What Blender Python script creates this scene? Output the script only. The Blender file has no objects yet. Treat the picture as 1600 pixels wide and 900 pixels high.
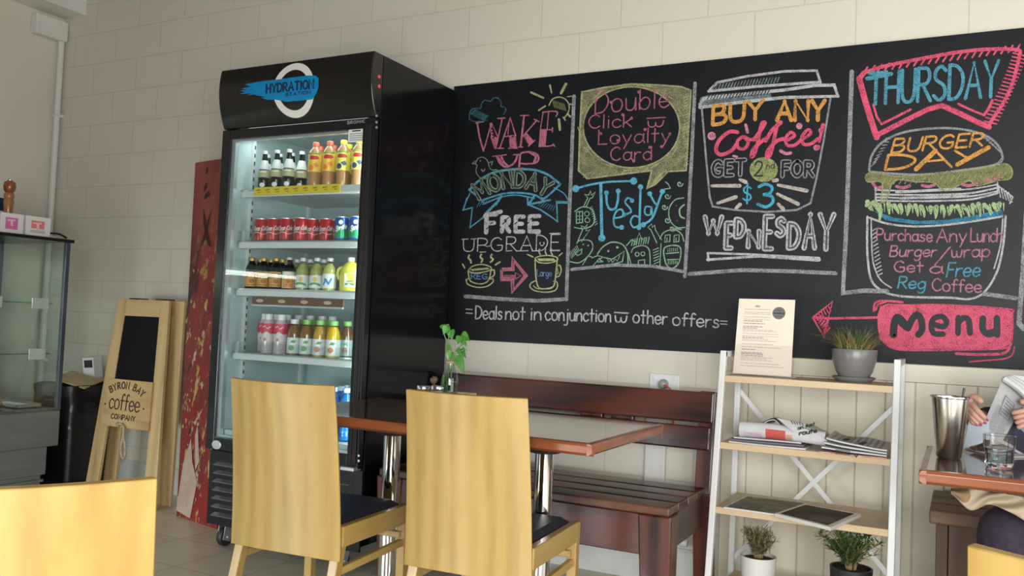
import bpy, bmesh, math, random
from math import sin, cos, pi, radians, atan2, hypot
from mathutils import Vector, Matrix, geometry, noise

SC = bpy.context.scene
COL = SC.collection
rnd = random.Random(7)

# ------------------------------------------------------------------ camera
F_PX, YAW, PITCH, ROLL, CAM_H = 1356.2, 27.465, 2.265, 2.379, 1.08
_y, _p, _r = radians(YAW), radians(PITCH), radians(ROLL)
FWD = Vector((-sin(_y)*cos(_p), cos(_y)*cos(_p), sin(_p)))
_rt = Vector((cos(_y), sin(_y), 0)); _up = _rt.cross(FWD)
RGT = _rt*cos(_r) + _up*sin(_r)
UPV = -_rt*sin(_r) + _up*cos(_r)
CAM_O = Vector((0, 0, CAM_H))
cam_d = bpy.data.cameras.new('camera'); cam = bpy.data.objects.new('camera', cam_d); COL.objects.link(cam)
cam_d.sensor_width = 36.0; cam_d.lens = F_PX/1600*36.0; cam_d.clip_start = 0.02
cam.matrix_world = Matrix(((RGT.x, UPV.x, -FWD.x, 0), (RGT.y, UPV.y, -FWD.y, 0), (RGT.z, UPV.z, -FWD.z, CAM_H), (0, 0, 0, 1)))
SC.camera = cam
def ray(px, py): return FWD*F_PX + RGT*(px-800) - UPV*(py-450)
def at_y(px, py, Y): v = ray(px, py); return CAM_O + v*(Y/v.y)          # where the sight line meets the plane y = Y
def at_x(px, py, X): v = ray(px, py); return CAM_O + v*(X/v.x)
def at_z(px, py, Z): v = ray(px, py); return CAM_O + v*((Z-CAM_H)/v.z)

# ------------------------------------------------------------------ exposure, world, lights
vs = SC.view_settings
vs.view_transform = 'Standard'; vs.look = 'None'; vs.exposure = 0.6; vs.gamma = 1.0; vs.use_curve_mapping = False
SC.cycles.use_denoising = True
SC.cycles.max_bounces = 10; SC.cycles.transparent_max_bounces = 24
SC.cycles.caustics_reflective = False; SC.cycles.caustics_refractive = False
SC.cycles.sample_clamp_indirect = 6.0
W = bpy.data.worlds.new('daylight'); SC.world = W; W.use_nodes = True
W.node_tree.nodes['Background'].inputs[0].default_value = (0.75, 0.85, 1.0, 1)
W.node_tree.nodes['Background'].inputs[1].default_value = 0.2
def area(name, loc, target, sx, sy, power, col):
    l = bpy.data.lights.new(name, 'AREA'); l.shape = 'RECTANGLE'; l.size = sx; l.size_y = sy; l.energy = power; l.color = col
    o = bpy.data.objects.new(name, l); COL.objects.link(o); o.location = loc
    o.rotation_euler = (Vector(target)-Vector(loc)).to_track_quat('-Z', 'Y').to_euler()
    return o
# daylight through the side window and the shopfront behind the camera
area('daylight_side_window', (2.54, .75, 1.05), (0, .75, 1.0), 3.5, 1.7, 40, (1.0, 0.965, 0.90))
area('daylight_shopfront', (1.1, -1.24, 1.05), (1.1, 1, 1.0), 2.8, 1.8, 150, (0.98, 0.99, 0.98))
area('low_left_fill', (-3.0, -1.24, .55), (-2.7, 1.3, -.75), 2.2, .7, 30, (0.88, 0.96, 1.0)).data.spread = radians(95)  # added fill light, lifts the floor and the low left wall

# ------------------------------------------------------------------ materials
MATS = {}
def _n(nt, t, **kw):
    n = nt.nodes.new(t)
    for k, v in kw.items(): setattr(n, k, v)
    return n
def mat(name, col, rough=0.5, metal=0.0, col2=None, scale=8.0, stretch=(1, 1, 1), detail=3.0, lo=0.35, hi=0.65,
        bump=0.0, bscale=None, spec=0.5, coat=0.0, emit=None, estr=0.0, trans=0.0, sheen=0.0):
    if name in MATS: return MATS[name]
    m = bpy.data.materials.new(name); m.use_nodes = True; nt = m.node_tree
    b = nt.nodes['Principled BSDF']
    b.inputs['Base Color'].default_value = (*col, 1); b.inputs['Roughness'].default_value = rough; b.inputs['Metallic'].default_value = metal
    b.inputs['Specular IOR Level'].default_value = spec; b.inputs['Coat Weight'].default_value = coat; b.inputs['Coat Roughness'].default_value = 0.06
    b.inputs['Transmission Weight'].default_value = trans; b.inputs['Sheen Weight'].default_value = sheen
    if emit: b.inputs['Emission Color'].default_value = (*emit, 1); b.inputs['Emission Strength'].default_value = estr
    if col2 or bump:
        tc = _n(nt, 'ShaderNodeTexCoord'); mp = _n(nt, 'ShaderNodeMapping'); mp.inputs['Scale'].default_value = stretch
        nt.links.new(tc.outputs['Object'], mp.inputs[0])
        nz = _n(nt, 'ShaderNodeTexNoise'); nz.inputs['Scale'].default_value = scale; nz.inputs['Detail'].default_value = detail
        nt.links.new(mp.outputs[0], nz.inputs['Vector'])
        if col2:
            rp = _n(nt, 'ShaderNodeValToRGB'); rp.color_ramp.elements[0].position = lo; rp.color_ramp.elements[1].position = hi
            rp.color_ramp.elements[0].color = (*col, 1); rp.color_ramp.elements[1].color = (*col2, 1)
            nt.links.new(nz.outputs['Fac'], rp.inputs[0]); nt.links.new(rp.outputs[0], b.inputs['Base Color'])
        if bump:
            n2 = nz
            if bscale:
                n2 = _n(nt, 'ShaderNodeTexNoise'); n2.inputs['Scale'].default_value = bscale; n2.inputs['Detail'].default_value = 3
                nt.links.new(mp.outputs[0], n2.inputs['Vector'])
            bp = _n(nt, 'ShaderNodeBump'); bp.inputs['Strength'].default_value = bump; bp.inputs['Distance'].default_value = 0.01
            nt.links.new(n2.outputs['Fac'], bp.inputs['Height']); nt.links.new(bp.outputs[0], b.inputs['Normal'])
    MATS[name] = m; return m
def thin_glass(name, tint=(0.95, 0.98, 0.97), rough=0.02, gl=1.0, ior=1.45, base=0.0):
    """tinted clear glass: fresnel mix of transparency and a sharp reflection"""
    if name in MATS: return MATS[name]
    m = bpy.data.materials.new(name); m.use_nodes = True; nt = m.node_tree
    nt.nodes.remove(nt.nodes['Principled BSDF']); out = nt.nodes['Material Output']
    t = _n(nt, 'ShaderNodeBsdfTransparent'); t.inputs[0].default_value = (*tint, 1)
    g = _n(nt, 'ShaderNodeBsdfGlossy'); g.inputs['Color'].default_value = (gl, gl, gl, 1); g.inputs['Roughness'].default_value = rough
    f = _n(nt, 'ShaderNodeFresnel'); ge = _n(nt, 'ShaderNodeNewGeometry')
    mi = _n(nt, 'ShaderNodeMix'); mi.inputs[2].default_value = ior; mi.inputs[3].default_value = 1/ior    # same reflectance from either side of the sheet
    nt.links.new(ge.outputs['Backfacing'], mi.inputs[0]); nt.links.new(mi.outputs[0], f.inputs[0])
    ad = _n(nt, 'ShaderNodeMath', operation='ADD', use_clamp=True); ad.inputs[1].default_value = base
    mx = _n(nt, 'ShaderNodeMixShader')
    nt.links.new(f.outputs[0], ad.inputs[0]); nt.links.new(ad.outputs[0], mx.inputs[0]); nt.links.new(t.outputs[0], mx.inputs[1]); nt.links.new(g.outputs[0], mx.inputs[2])
    nt.links.new(mx.outputs[0], out.inputs[0]); MATS[name] = m; return m
def wood(name, c1, c2, axis='Z', rough=0.4, scale=6.0, coat=0.0, ring=0.35, c3=None, bump=0.08, spec=0.5, st=0.12):
    """grain running along one axis of the object: stretched noise plus a distorted wave"""
    if name in MATS: return MATS[name]
    m = bpy.data.materials.new(name); m.use_nodes = True; nt = m.node_tree; b = nt.nodes['Principled BSDF']
    b.inputs['Roughness'].default_value = rough; b.inputs['Coat Weight'].default_value = coat; b.inputs['Coat Roughness'].default_value = 0.12
    b.inputs['Specular IOR Level'].default_value = spec
    tc = _n(nt, 'ShaderNodeTexCoord'); mp = _n(nt, 'ShaderNodeMapping')
    mp.inputs['Scale'].default_value = {'X': (st, 1, 1), 'Y': (1, st, 1), 'Z': (1, 1, st)}[axis]
    oi = _n(nt, 'ShaderNodeObjectInfo'); nt.links.new(tc.outputs['Object'], mp.inputs[0])
    ml = _n(nt, 'ShaderNodeMath', operation='MULTIPLY'); ml.inputs[1].default_value = 7.0; nt.links.new(oi.outputs['Random'], ml.inputs[0])
    nt.links.new(ml.outputs[0], mp.inputs['Location'])
    n1 = _n(nt, 'ShaderNodeTexNoise'); n1.inputs['Scale'].default_value = scale*4; n1.inputs['Detail'].default_value = 6; n1.inputs['Roughness'].default_value = 0.6
    n2 = _n(nt, 'ShaderNodeTexNoise'); n2.inputs['Scale'].default_value = scale; n2.inputs['Detail'].default_value = 2; n2.inputs['Distortion'].default_value = 1.2
    wv = _n(nt, 'ShaderNodeTexWave'); wv.inputs['Scale'].default_value = scale*0.55; wv.inputs['Distortion'].default_value = 6.0; wv.inputs['Detail'].default_value = 2.0
    for n in (n1, n2, wv): nt.links.new(mp.outputs[0], n.inputs['Vector'])
    a = _n(nt, 'ShaderNodeMixRGB'); a.inputs[0].default_value = ring; nt.links.new(n1.outputs['Fac'], a.inputs[1]); nt.links.new(wv.outputs['Fac'], a.inputs[2])
    a2 = _n(nt, 'ShaderNodeMixRGB'); a2.inputs[0].default_value = 0.4; nt.links.new(a.outputs[0], a2.inputs[1]); nt.links.new(n2.outputs['Fac'], a2.inputs[2])
    rp = _n(nt, 'ShaderNodeValToRGB'); e = rp.color_ramp.elements
    e[0].position = 0.38; e[1].position = 0.62; e[0].color = (*c1, 1); e[1].color = (*c2, 1)
    if c3: x = e.new(0.30); x.color = (*c3, 1)
    nt.links.new(a2.outputs[0], rp.inputs[0]); nt.links.new(rp.outputs[0], b.inputs['Base Color'])
    if bump:
        bp = _n(nt, 'ShaderNodeBump'); bp.inputs['Strength'].default_value = bump; bp.inputs['Distance'].default_value = 0.004
        nt.links.new(a.outputs[0], bp.inputs['Height']); nt.links.new(bp.outputs[0], b.inputs['Normal'])
    MATS[name] = m; return m

# ------------------------------------------------------------------ mesh building
def catmull(pts, n=6, closed=False):
    P = [Vector(p) for p in pts]
    if len(P) < 3 and not closed: return P
    out = []; L = len(P); segs = L if closed else L-1
    for i in range(segs):
        if closed: p0, p1, p2, p3 = P[(i-1) % L], P[i], P[(i+1) % L], P[(i+2) % L]
        else: p0, p1, p2, p3 = P[max(i-1, 0)], P[i], P[i+1], P[min(i+2, L-1)]
        for k in range(n):
            t = k/n
            out.append(0.5*((2*p1)+(p2-p0)*t+(2*p0-5*p1+4*p2-p3)*t*t+(3*p1-p0-3*p2+p3)*t*t*t))
    if not closed: out.append(P[-1])
    return out
class MB:
    def __init__(s): s.v = []; s.f = []; s.m = []
    def add(s, vs_, fs, mi=0):
        o = len(s.v); s.v += [tuple(v) for v in vs_]; s.f += [tuple(o+i for i in f) for f in fs]; s.m += [mi]*len(fs); return s
    def box(s, x0, x1, y0, y1, z0, z1, mi=0, M=None):
        vs_ = [Vector((x, y, z)) for z in (z0, z1) for y in (y0, y1) for x in (x0, x1)]
        if M: vs_ = [M @ v for v in vs_]
        return s.add(vs_, [(0, 2, 3, 1), (4, 5, 7, 6), (0, 1, 5, 4), (2, 6, 7, 3), (0, 4, 6, 2), (1, 3, 7, 5)], mi)
    def bar(s, p, q, w, d, up=(0, 0, 1), w2=None, d2=None, mi=0):
        """rectangular beam from p to q; w along the side, d along up; can taper"""
        p, q = Vector(p), Vector(q); z = (q-p).normalized(); u = Vector(up); x = u.cross(z)
        if x.length < 1e-4: x = Vector((1, 0, 0)).cross(z)
        x.normalize(); y = z.cross(x); w2 = w if w2 is None else w2; d2 = d if d2 is None else d2
        vs_ = [c + x*a*ww/2 + y*b*dd/2 for c, ww, dd in ((p, w, d), (q, w2, d2)) for a, b in ((-1, -1), (1, -1), (1, 1), (-1, 1))]
        return s.add(vs_, [(3, 2, 1, 0), (4, 5, 6, 7), (0, 1, 5, 4), (1, 2, 6, 5), (2, 3, 7, 6), (3, 0, 4, 7)], mi)
    def lathe(s, prof, c=(0, 0, 0), n=24, mi=0, M=None, cap=True):
        vs_ = []; fs = []; c = Vector(c)
        for r, z in prof:
            for i in range(n):
                a = 2*pi*i/n; v = Vector((r*cos(a), r*sin(a), z)); vs_.append((M @ v if M else v)+c)
        for j in range(len(prof)-1):
            for i in range(n):
                k = (i+1) % n; fs.append((j*n+i, j*n+k, (j+1)*n+k, (j+1)*n+i))
        if cap:
            if prof[0][0] > 1e-5: fs.append(tuple(range(n-1, -1, -1)))
            if prof[-1][0] > 1e-5: fs.append(tuple(range((len(prof)-1)*n, len(prof)*n)))
        return s.add(vs_, fs, mi)
    def tube(s, path, r, n=8, closed=False, mi=0, flat=None):
        P = [Vector(p) for p in path]; L = len(P); R = r if isinstance(r, (list, tuple)) else [r]*L
        vs_ = []; fs = []; nrm = None
        for i in range(L):
            if closed: t = (P[(i+1) % L]-P[i-1]).normalized()
            else: t = (P[min(i+1, L-1)]-P[max(i-1, 0)]).normalized()
            if nrm is None:
                nrm = t.cross(Vector((0, 0, 1)))
                if nrm.length < 1e-3: nrm = t.cross(Vector((1, 0, 0)))
            nrm = (nrm - t*nrm.dot(t)).normalized(); bn = t.cross(nrm)
            for k in range(n):
                a = 2*pi*k/n; vs_.append(P[i]+nrm*cos(a)*R[i]+bn*sin(a)*R[i]*(flat or 1))
        for i in range(L if closed else L-1):
            j = (i+1) % L
            for k in range(n): fs.append((i*n+k, i*n+(k+1) % n, j*n+(k+1) % n, j*n+k))
        if not closed: fs += [tuple(range(n-1, -1, -1)), tuple(range((L-1)*n, L*n))]
        return s.add(vs_, fs, mi)
    def sheet(s, fn, nu, nv, th, mi=0):
        """a thick sheet: fn(u, v) -> (point, normal); back face th behind along -normal"""
        A = []; B = []
        for j in range(nv+1):
            for i in range(nu+1):
                p, n_ = fn(i/nu, j/nv); A.append(Vector(p)); B.append(Vector(p)-Vector(n_)*th)
        w = nu+1; N = len(A); fs = []
        for j in range(nv):
            for i in range(nu):
                a = j*w+i; fs.append((a, a+1, a+1+w, a+w)); fs.append((N+a, N+a+w, N+a+1+w, N+a+1))
        ring = [i for i in range(w)] + [j*w+nu for j in range(1, nv+1)] + [nv*w+i for i in range(nu-1, -1, -1)] + [j*w for j in range(nv-1, 0, -1)]
        for k in range(len(ring)):
            a, b = ring[k], ring[(k+1) % len(ring)]; fs.append((b, a, N+a, N+b))
        return s.add(A+B, fs, mi)
    def prism(s, poly, a0, a1, axis='X', mi=0, M=None):
        """polygon (list of 2D) extruded along an axis; poly in the other two axes in order"""
        def P(u, v, a):
            q = {'X': (a, u, v), 'Y': (u, a, v), 'Z': (u, v, a)}[axis]; q = Vector(q); return M @ q if M else q
        n = len(poly); vs_ = [P(u, v, a0) for u, v in poly]+[P(u, v, a1) for u, v in poly]
        fs = [(i, (i+1) % n, n+(i+1) % n, n+i) for i in range(n)]
        tri = geometry.tessellate_polygon([[Vector((u, v, 0)) for u, v in poly]])
        for t in tri: fs.append(tuple(t)); fs.append(tuple(n+i for i in reversed(t)))
        return s.add(vs_, fs, mi)
    def ball(s, c, r, n=12, m=8, sx=1, sy=1, sz=1, mi=0):
        return s.lathe([(max(r*sin(pi*j/m), 1e-6), -r*cos(pi*j/m)) for j in range(m+1)], c, n, mi, Matrix.Diagonal((sx, sy, sz)), cap=False)
    def build(s, name, mats, parent=None, smooth=False, bevel=0, seg=2, loc=None, rot=None, subd=0, fix=True):
        me = bpy.data.meshes.new(name); me.from_pydata(s.v, [], s.f)
        for m in (mats if isinstance(mats, (list, tuple)) else [mats]): me.materials.append(m)
        me.polygons.foreach_set('material_index', s.m)
        if fix:
            bm = bmesh.new(); bm.from_mesh(me); bmesh.ops.recalc_face_normals(bm, faces=bm.faces); bm.to_mesh(me); bm.free()
        if smooth:
            me.polygons.foreach_set('use_smooth', [True]*len(me.polygons))
            if smooth != 'all': me.set_sharp_from_angle(angle=radians(38))
        o = bpy.data.objects.new(name, me); COL.objects.link(o)
        if parent: o.parent = parent
        if loc: o.location = loc
        if rot: o.rotation_euler = rot
        if bevel:
            b = o.modifiers.new('bevel', 'BEVEL'); b.width = bevel; b.segments = seg; b.limit_method = 'ANGLE'; b.angle_limit = radians(40)
        if subd:
            q = o.modifiers.new('subd', 'SUBSURF'); q.levels = subd; q.render_levels = subd
        return o
def tag(o, label=None, cat=None, group=None, kind=None):
    if label: o['label'] = label
    if cat: o['category'] = cat
    if group: o['group'] = group
    if kind: o['kind'] = kind
    return o
def thing(name, label, cat, loc=(0, 0, 0), rz=0.0, group=None):
    o = bpy.data.objects.new(name, None); COL.objects.link(o); o.empty_display_size = 0.1
    o.location = loc; o.rotation_euler = (0, 0, rz)
    return tag(o, label, cat, group)
def struct(o): o['kind'] = 'structure'; return o
def dup(root, loc, rz=0.0, label=None, group=None):
    """copy a thing with copies of its parts and their sub-parts"""
    kids = {}
    for o in list(COL.objects):
        if o.parent: kids.setdefault(o.parent.name, []).append(o)
    def cp(o, par):
        c = o.copy(); COL.objects.link(c)
        if par: c.parent = par
        for ch in kids.get(o.name, []): cp(ch, c)
        return c
    c = cp(root, None); c.location = loc; c.rotation_euler = (0, 0, rz)
    return tag(c, label, None, group)
# ------------------------------------------------------------------ ink: strokes, lettering and fills laid on a surface
GLYPH = {
'A': (.62, "0,0 .31,1 .62,0|.12,.36 .5,.36"), 'B': (.5, "0,0 0,1|~0,1 .35,.97 .42,.77 .3,.55 0,.53|~0,.53 .38,.5 .5,.27 .36,.03 0,0"),
'C': (.55, "~.52,.85 .35,1 .12,.88 0,.5 .12,.12 .35,0 .54,.15"), 'D': (.55, "0,0 0,1|~0,1 .3,.95 .53,.7 .53,.35 .32,.05 0,0"),
'E': (.45, "0,0 0,1|0,1 .45,1|0,.52 .36,.52|0,0 .45,0"), 'F': (.42, "0,0 0,1|0,1 .42,1|0,.52 .34,.52"),
'G': (.6, "~.52,.85 .35,1 .12,.88 0,.5 .12,.12 .35,0 .56,.12 .57,.44|.57,.44 .32,.44"), 'H': (.52, "0,0 0,1|.52,0 .52,1|0,.5 .52,.5"),
'I': (.1, ".05,0 .05,1"), 'K': (.5, "0,0 0,1|.48,1 0,.45|.15,.58 .5,0"), 'L': (.42, "0,1 0,0 .42,0"),
'M': (.74, "0,0 .06,1 .37,.3 .68,1 .74,0"), 'N': (.56, "0,0 0,1 .56,0 .56,1"), 'O': (.62, "@.31,1 .06,.8 .0,.5 .08,.18 .31,0 .54,.18 .62,.5 .56,.8"),
'P': (.48, "0,0 0,1|~0,1 .36,.97 .48,.74 .36,.5 0,.46"), 'R': (.52, "0,0 0,1|~0,1 .36,.97 .46,.75 .34,.53 0,.5|.18,.5 .52,0"),
'S': (.5, "~.47,.86 .28,1 .06,.86 .08,.62 .4,.42 .46,.16 .24,0 0,.14"), 'T': (.56, "0,1 .56,1|.28,1 .28,0"), 'U': (.54, "~0,1 .02,.3 .12,.05 .27,0 .42,.05 .52,.3 .54,1"),
'V': (.56, "0,1 .28,0 .56,1"), 'W': (.84, "0,1 .2,0 .42,.75 .64,0 .84,1"), 'Y': (.56, "0,1 .28,.5 .56,1|.28,.5 .28,0"), 'X': (.5, "0,0 .5,1|0,1 .5,0"),
'a': (.46, "@.44,.42 .3,.6 .1,.55 0,.3 .08,.05 .24,0 .4,.16|~.45,.62 .43,.2 .5,0"), 'b': (.44, "0,1 0,0|@0,.36 .2,.6 .4,.5 .44,.28 .34,.04 .16,0 0,.15"),
'c': (.4, "~.4,.5 .24,.62 .05,.5 0,.28 .1,.04 .26,0 .42,.12"), 'd': (.46, ".44,1 .44,0|@.44,.4 .28,.6 .08,.52 0,.28 .1,.04 .26,0 .44,.18"),
'e': (.44, "~.02,.3 .42,.34 .36,.56 .2,.62 .05,.5 0,.28 .1,.05 .26,0 .44,.12"), 'f': (.32, "~.36,.92 .26,1 .15,.88 .13,.5 .12,0|0,.58 .32,.58"),
'g': (.46, "@.44,.42 .28,.62 .08,.52 0,.3 .1,.06 .26,.02 .44,.2|~.44,.6 .44,-.1 .34,-.34 .16,-.36 .04,-.24"), 'h': (.42, "0,1 0,0|~0,.36 .16,.6 .36,.54 .4,.3 .42,0"),
'i': (.1, ".05,.6 .05,0|.05,.82 .05,.85"), 'j': (.2, "~.16,.6 .16,-.1 .1,-.32 -.1,-.34|.16,.82 .16,.85"), 'k': (.4, "0,1 0,0|.36,.6 0,.26|.12,.36 .4,0"),
'l': (.08, ".04,1 .04,0"), 'm': (.66, "0,.6 0,0|~0,.36 .14,.6 .3,.52 .33,0|~.33,.36 .47,.6 .62,.52 .66,0"), 'n': (.42, "0,.6 0,0|~0,.36 .16,.6 .36,.54 .4,.3 .42,0"),
'o': (.46, "@.23,.62 .05,.52 0,.3 .08,.06 .23,0 .4,.08 .46,.32 .4,.52"), 'p': (.44, "0,.62 0,-.36|@0,.36 .2,.62 .4,.5 .44,.28 .34,.04 .16,0 0,.15"),
'r': (.32, "0,.6 0,0|~0,.34 .12,.56 .32,.58"), 's': (.36, "~.34,.52 .2,.62 .05,.52 .1,.36 .3,.26 .32,.08 .16,0 0,.08"), 't': (.34, ".15,.95 .15,0|0,.6 .34,.6"),
'u': (.44, "~0,.6 .02,.16 .12,.02 .26,.02 .38,.16 .42,.6|.42,.6 .44,0"), 'v': (.4, "0,.6 .2,0 .4,.6"), 'w': (.6, "~0,.6 .04,.12 .16,0 .28,.12 .3,.5 .32,.12 .44,0 .56,.14 .6,.6"),
'x': (.4, "0,0 .4,.6|0,.6 .4,0"), 'y': (.42, "0,.6 .2,.02|.42,.6 .06,-.38"), 'z': (.4, "0,.6 .4,.6 0,0 .4,0"),
'@': (.6, "~0,.55 .04,.12 .16,0 .28,.12 .3,.4 .32,.12 .44,0 .56,.14 .6,.55|-.04,.82 .66,.82"),
'=': (.4, "0,.42 .4,.42|0,.2 .4,.2"), '/': (.4, "0,-.2 .4,1"), '!': (.12, ".06,1 .06,.3|.06,.05 .06,.0"), '$': (.5, "~.45,.8 .25,.92 .06,.8 .1,.58 .4,.42 .44,.2 .24,.08 .02,.2|.25,1.08 .25,-.1"),
'2': (.5, "~.02,.78 .14,.97 .36,.97 .46,.76 .34,.46 0,0|0,0 .5,0"), '3': (.48, "~.02,.88 .22,1 .42,.86 .38,.62 .18,.54|~.18,.54 .42,.46 .46,.2 .26,0 .0,.12"),
'.': (.1, ".05,.02 .05,.0"), '-': (.3, "0,.35 .3,.35"), '*': (.14, "@.0,.4 .07,.47 .14,.4 .07,.33"), ' ': (.34, "")}
def glyph_strokes(ch, n=5):
    w, d = GLYPH[ch]; out = []
    for s in d.split('|'):
        if not s: continue
        k = s[0] if s[0] in '~@' else ''
        pts = [tuple(float(t) for t in q.split(',')) for q in s.lstrip('~@').split()]
        if k == '~': pts = [tuple(p) for p in catmull([(*p, 0) for p in pts], n)]
        if k == '@': pts = [tuple(p) for p in catmull([(*p, 0) for p in pts], n, True)]; pts.append(pts[0])
        out.append(([(p[0], p[1]) for p in pts], bool(k)))
    return w, out
class Ink:
    """strokes drawn in flat 2D coordinates (y down) and carried onto a surface by mapf(x, y, lift)"""
    def __init__(s, mapf, lift=0.0): s.f0 = mapf; s.mb = MB(); s.lift = lift; s.k = 0; s.sub = None
    def f(s, x, y, l): return s.f0(x, y, l+(s.k % 14)*1.8e-5)     # strokes lie over one another, never in one plane
    def poly(s, pts, holes=()):
        s.k += 1
        loops = [[Vector((p[0], p[1], 0)) for p in pts]]+[[Vector((p[0], p[1], 0)) for p in h] for h in holes]
        flat = [v for l in loops for v in l]
        if s.sub:                                   # cut small enough to follow a curved surface
            bm = bmesh.new(); vs_ = [bm.verts.new(v) for v in flat]
            for t in geometry.tessellate_polygon(loops): bm.faces.new([vs_[i] for i in t])
            for _ in range(4):
                lg = [e for e in bm.edges if e.calc_length() > s.sub]
                if not lg: break
                bmesh.ops.subdivide_edges(bm, edges=lg, cuts=1); bmesh.ops.triangulate(bm, faces=bm.faces[:])
            bm.verts.index_update(); s.mb.add([s.f(v.co.x, v.co.y, s.lift) for v in bm.verts], [tuple(v.index for v in f.verts) for f in bm.faces]); bm.free(); return s
        s.mb.add([s.f(v.x, v.y, s.lift) for v in flat], [tuple(t) for t in geometry.tessellate_polygon(loops)]); return s
    def disc(s, x, y, r, n=10, ry=None):
        s.k += 1
        pts = [(x+r*cos(2*pi*i/n), y+(ry or r)*sin(2*pi*i/n)) for i in range(n)]
        if s.sub and r > s.sub: return s.poly(pts)
        s.mb.add([s.f(px, py, s.lift) for px, py in pts], [tuple(range(n))]); return s
    def line(s, pts, w, smooth=False, closed=False, w2=None, caps=True, n=5):
        s.k += 1
        P = [Vector((p[0], p[1], 0)) for p in pts]
        if smooth or closed and len(P) > 4 and smooth is not None and smooth:
            P = catmull(P, n, closed)
        if closed: P = list(P)+[P[0]]
        if s.sub:
            Q = [P[0]]
            for a, b in zip(P, P[1:]):
                m_ = max(1, int((b-a).length/s.sub)); Q += [a.lerp(b, (i+1)/m_) for i in range(m_)]
            P = Q
        L = len(P); W0 = w; W1 = w if w2 is None else w2
        if L < 2: return s.disc(P[0].x, P[0].y, w/2)
        seg = [(P[i+1]-P[i]) for i in range(L-1)]
        seg = [d.normalized() if d.length > 1e-9 else Vector((1, 0, 0)) for d in seg]
        A = []; B = []; sharp = []
        for i in range(L):
            if closed and i in (0, L-1): d0, d1 = seg[-1], seg[0]
            else: d0, d1 = seg[max(i-1, 0)], seg[min(i, L-2)]
            if d0.dot(d1) < 0.6: sharp.append(i)
            t = (d0+d1); t = t.normalized() if t.length > 1e-6 else d1
            nx = Vector((-t.y, t.x, 0)); k = 1/max(0.55, abs(nx.dot(Vector((-d1.y, d1.x, 0)))))
            h = (W0+(W1-W0)*i/(L-1))/2*min(k, 1.35); A.append(P[i]+nx*h); B.append(P[i]-nx*h)
        k0 = s.k; V = []
        for row in (A, B):
            for i, v in enumerate(row): s.k = k0+.45*i/(L-1); V.append(s.f(v.x, v.y, s.lift))
        s.k = k0
        s.mb.add(V, [(i, i+1, L+i+1, L+i) for i in range(L-1)])
        k0 = s.k
        for i in sharp+([0, L-1] if caps and not closed else []): s.k = k0-.5; s.disc(P[i].x, P[i].y, (W0+(W1-W0)*i/(L-1))/2*0.98, 8)
        s.k = k0
        return s
    def text(s, txt, p0, p1, h, w, h1=None, slant=0.0, track=0.16, up=None, path=None, jit=0.0, only=None, fat=None, xs=None):
        """letters spread from p0 to p1 along the baseline, cap height h (to h1); or along a smooth path"""
        adv = []; x = 0
        for c in txt: adv.append(x); x += GLYPH[c][0]+track
        tot = max(x-track, 1e-3)
        if path: Q = catmull([Vector((p[0], p[1], 0)) for p in path], 8)
        else: Q = [Vector((p0[0], p0[1], 0)), Vector((p1[0], p1[1], 0))]
        cum = [0]
        for a, b in zip(Q, Q[1:]): cum.append(cum[-1]+(b-a).length)
        LN = cum[-1]
        def base(t):
            q = min(max(t, 0), 1)*LN
            for i in range(len(Q)-1):
                if q <= cum[i+1] or i == len(Q)-2:
                    k = (q-cum[i])/max(cum[i+1]-cum[i], 1e-9); return Q[i].lerp(Q[i+1], k), (Q[i+1]-Q[i]).normalized()
        for c, a in zip(txt, adv):
            gw, st = glyph_strokes(c)
            o, tv = base((a+gw/2)/tot); hh = h+((h1 if h1 is not None else h)-h)*(a/tot)
            u = Vector((tv.y, -tv.x, 0)) if (path and up is None) else Vector(((up or (0.035, -1))[0], (up or (0.035, -1))[1], 0))
            sx = LN/tot; jy = rnd.uniform(-jit, jit)*hh
            for pts, sm in st:
                pp = [o+tv*((px-gw/2)*sx+slant*py*hh)+u*(py*hh+jy) for px, py in pts]
                s.line([(p.x, p.y) for p in pp], w)
        return s
    def build(s, name, m, parent=None, wc=True):
        return put(s.mb, name, m, parent, wc=wc)
def origin_of(o):
    v = Vector((0, 0, 0))
    while o: v += o.location; o = o.parent
    return v
def put(mb, name, m, parent=None, wc=True, **kw):
    """build a part whose vertices are given in room coordinates under an unrotated parent"""
    if wc and parent:
        v = origin_of(parent); mb.v = [(a-v.x, b-v.y, c-v.z) for a, b, c in mb.v]
    return mb.build(name, m, parent, **kw)
def on_cyl(r, a_mid=-1.12):
    """flat label coordinates (metres, y up from the base as negative y-down) wrapped on a cylinder"""
    def f(x, y, lift): a = a_mid+x/r; return Vector(((r+lift)*cos(a), (r+lift)*sin(a), -y))
    return f
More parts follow.
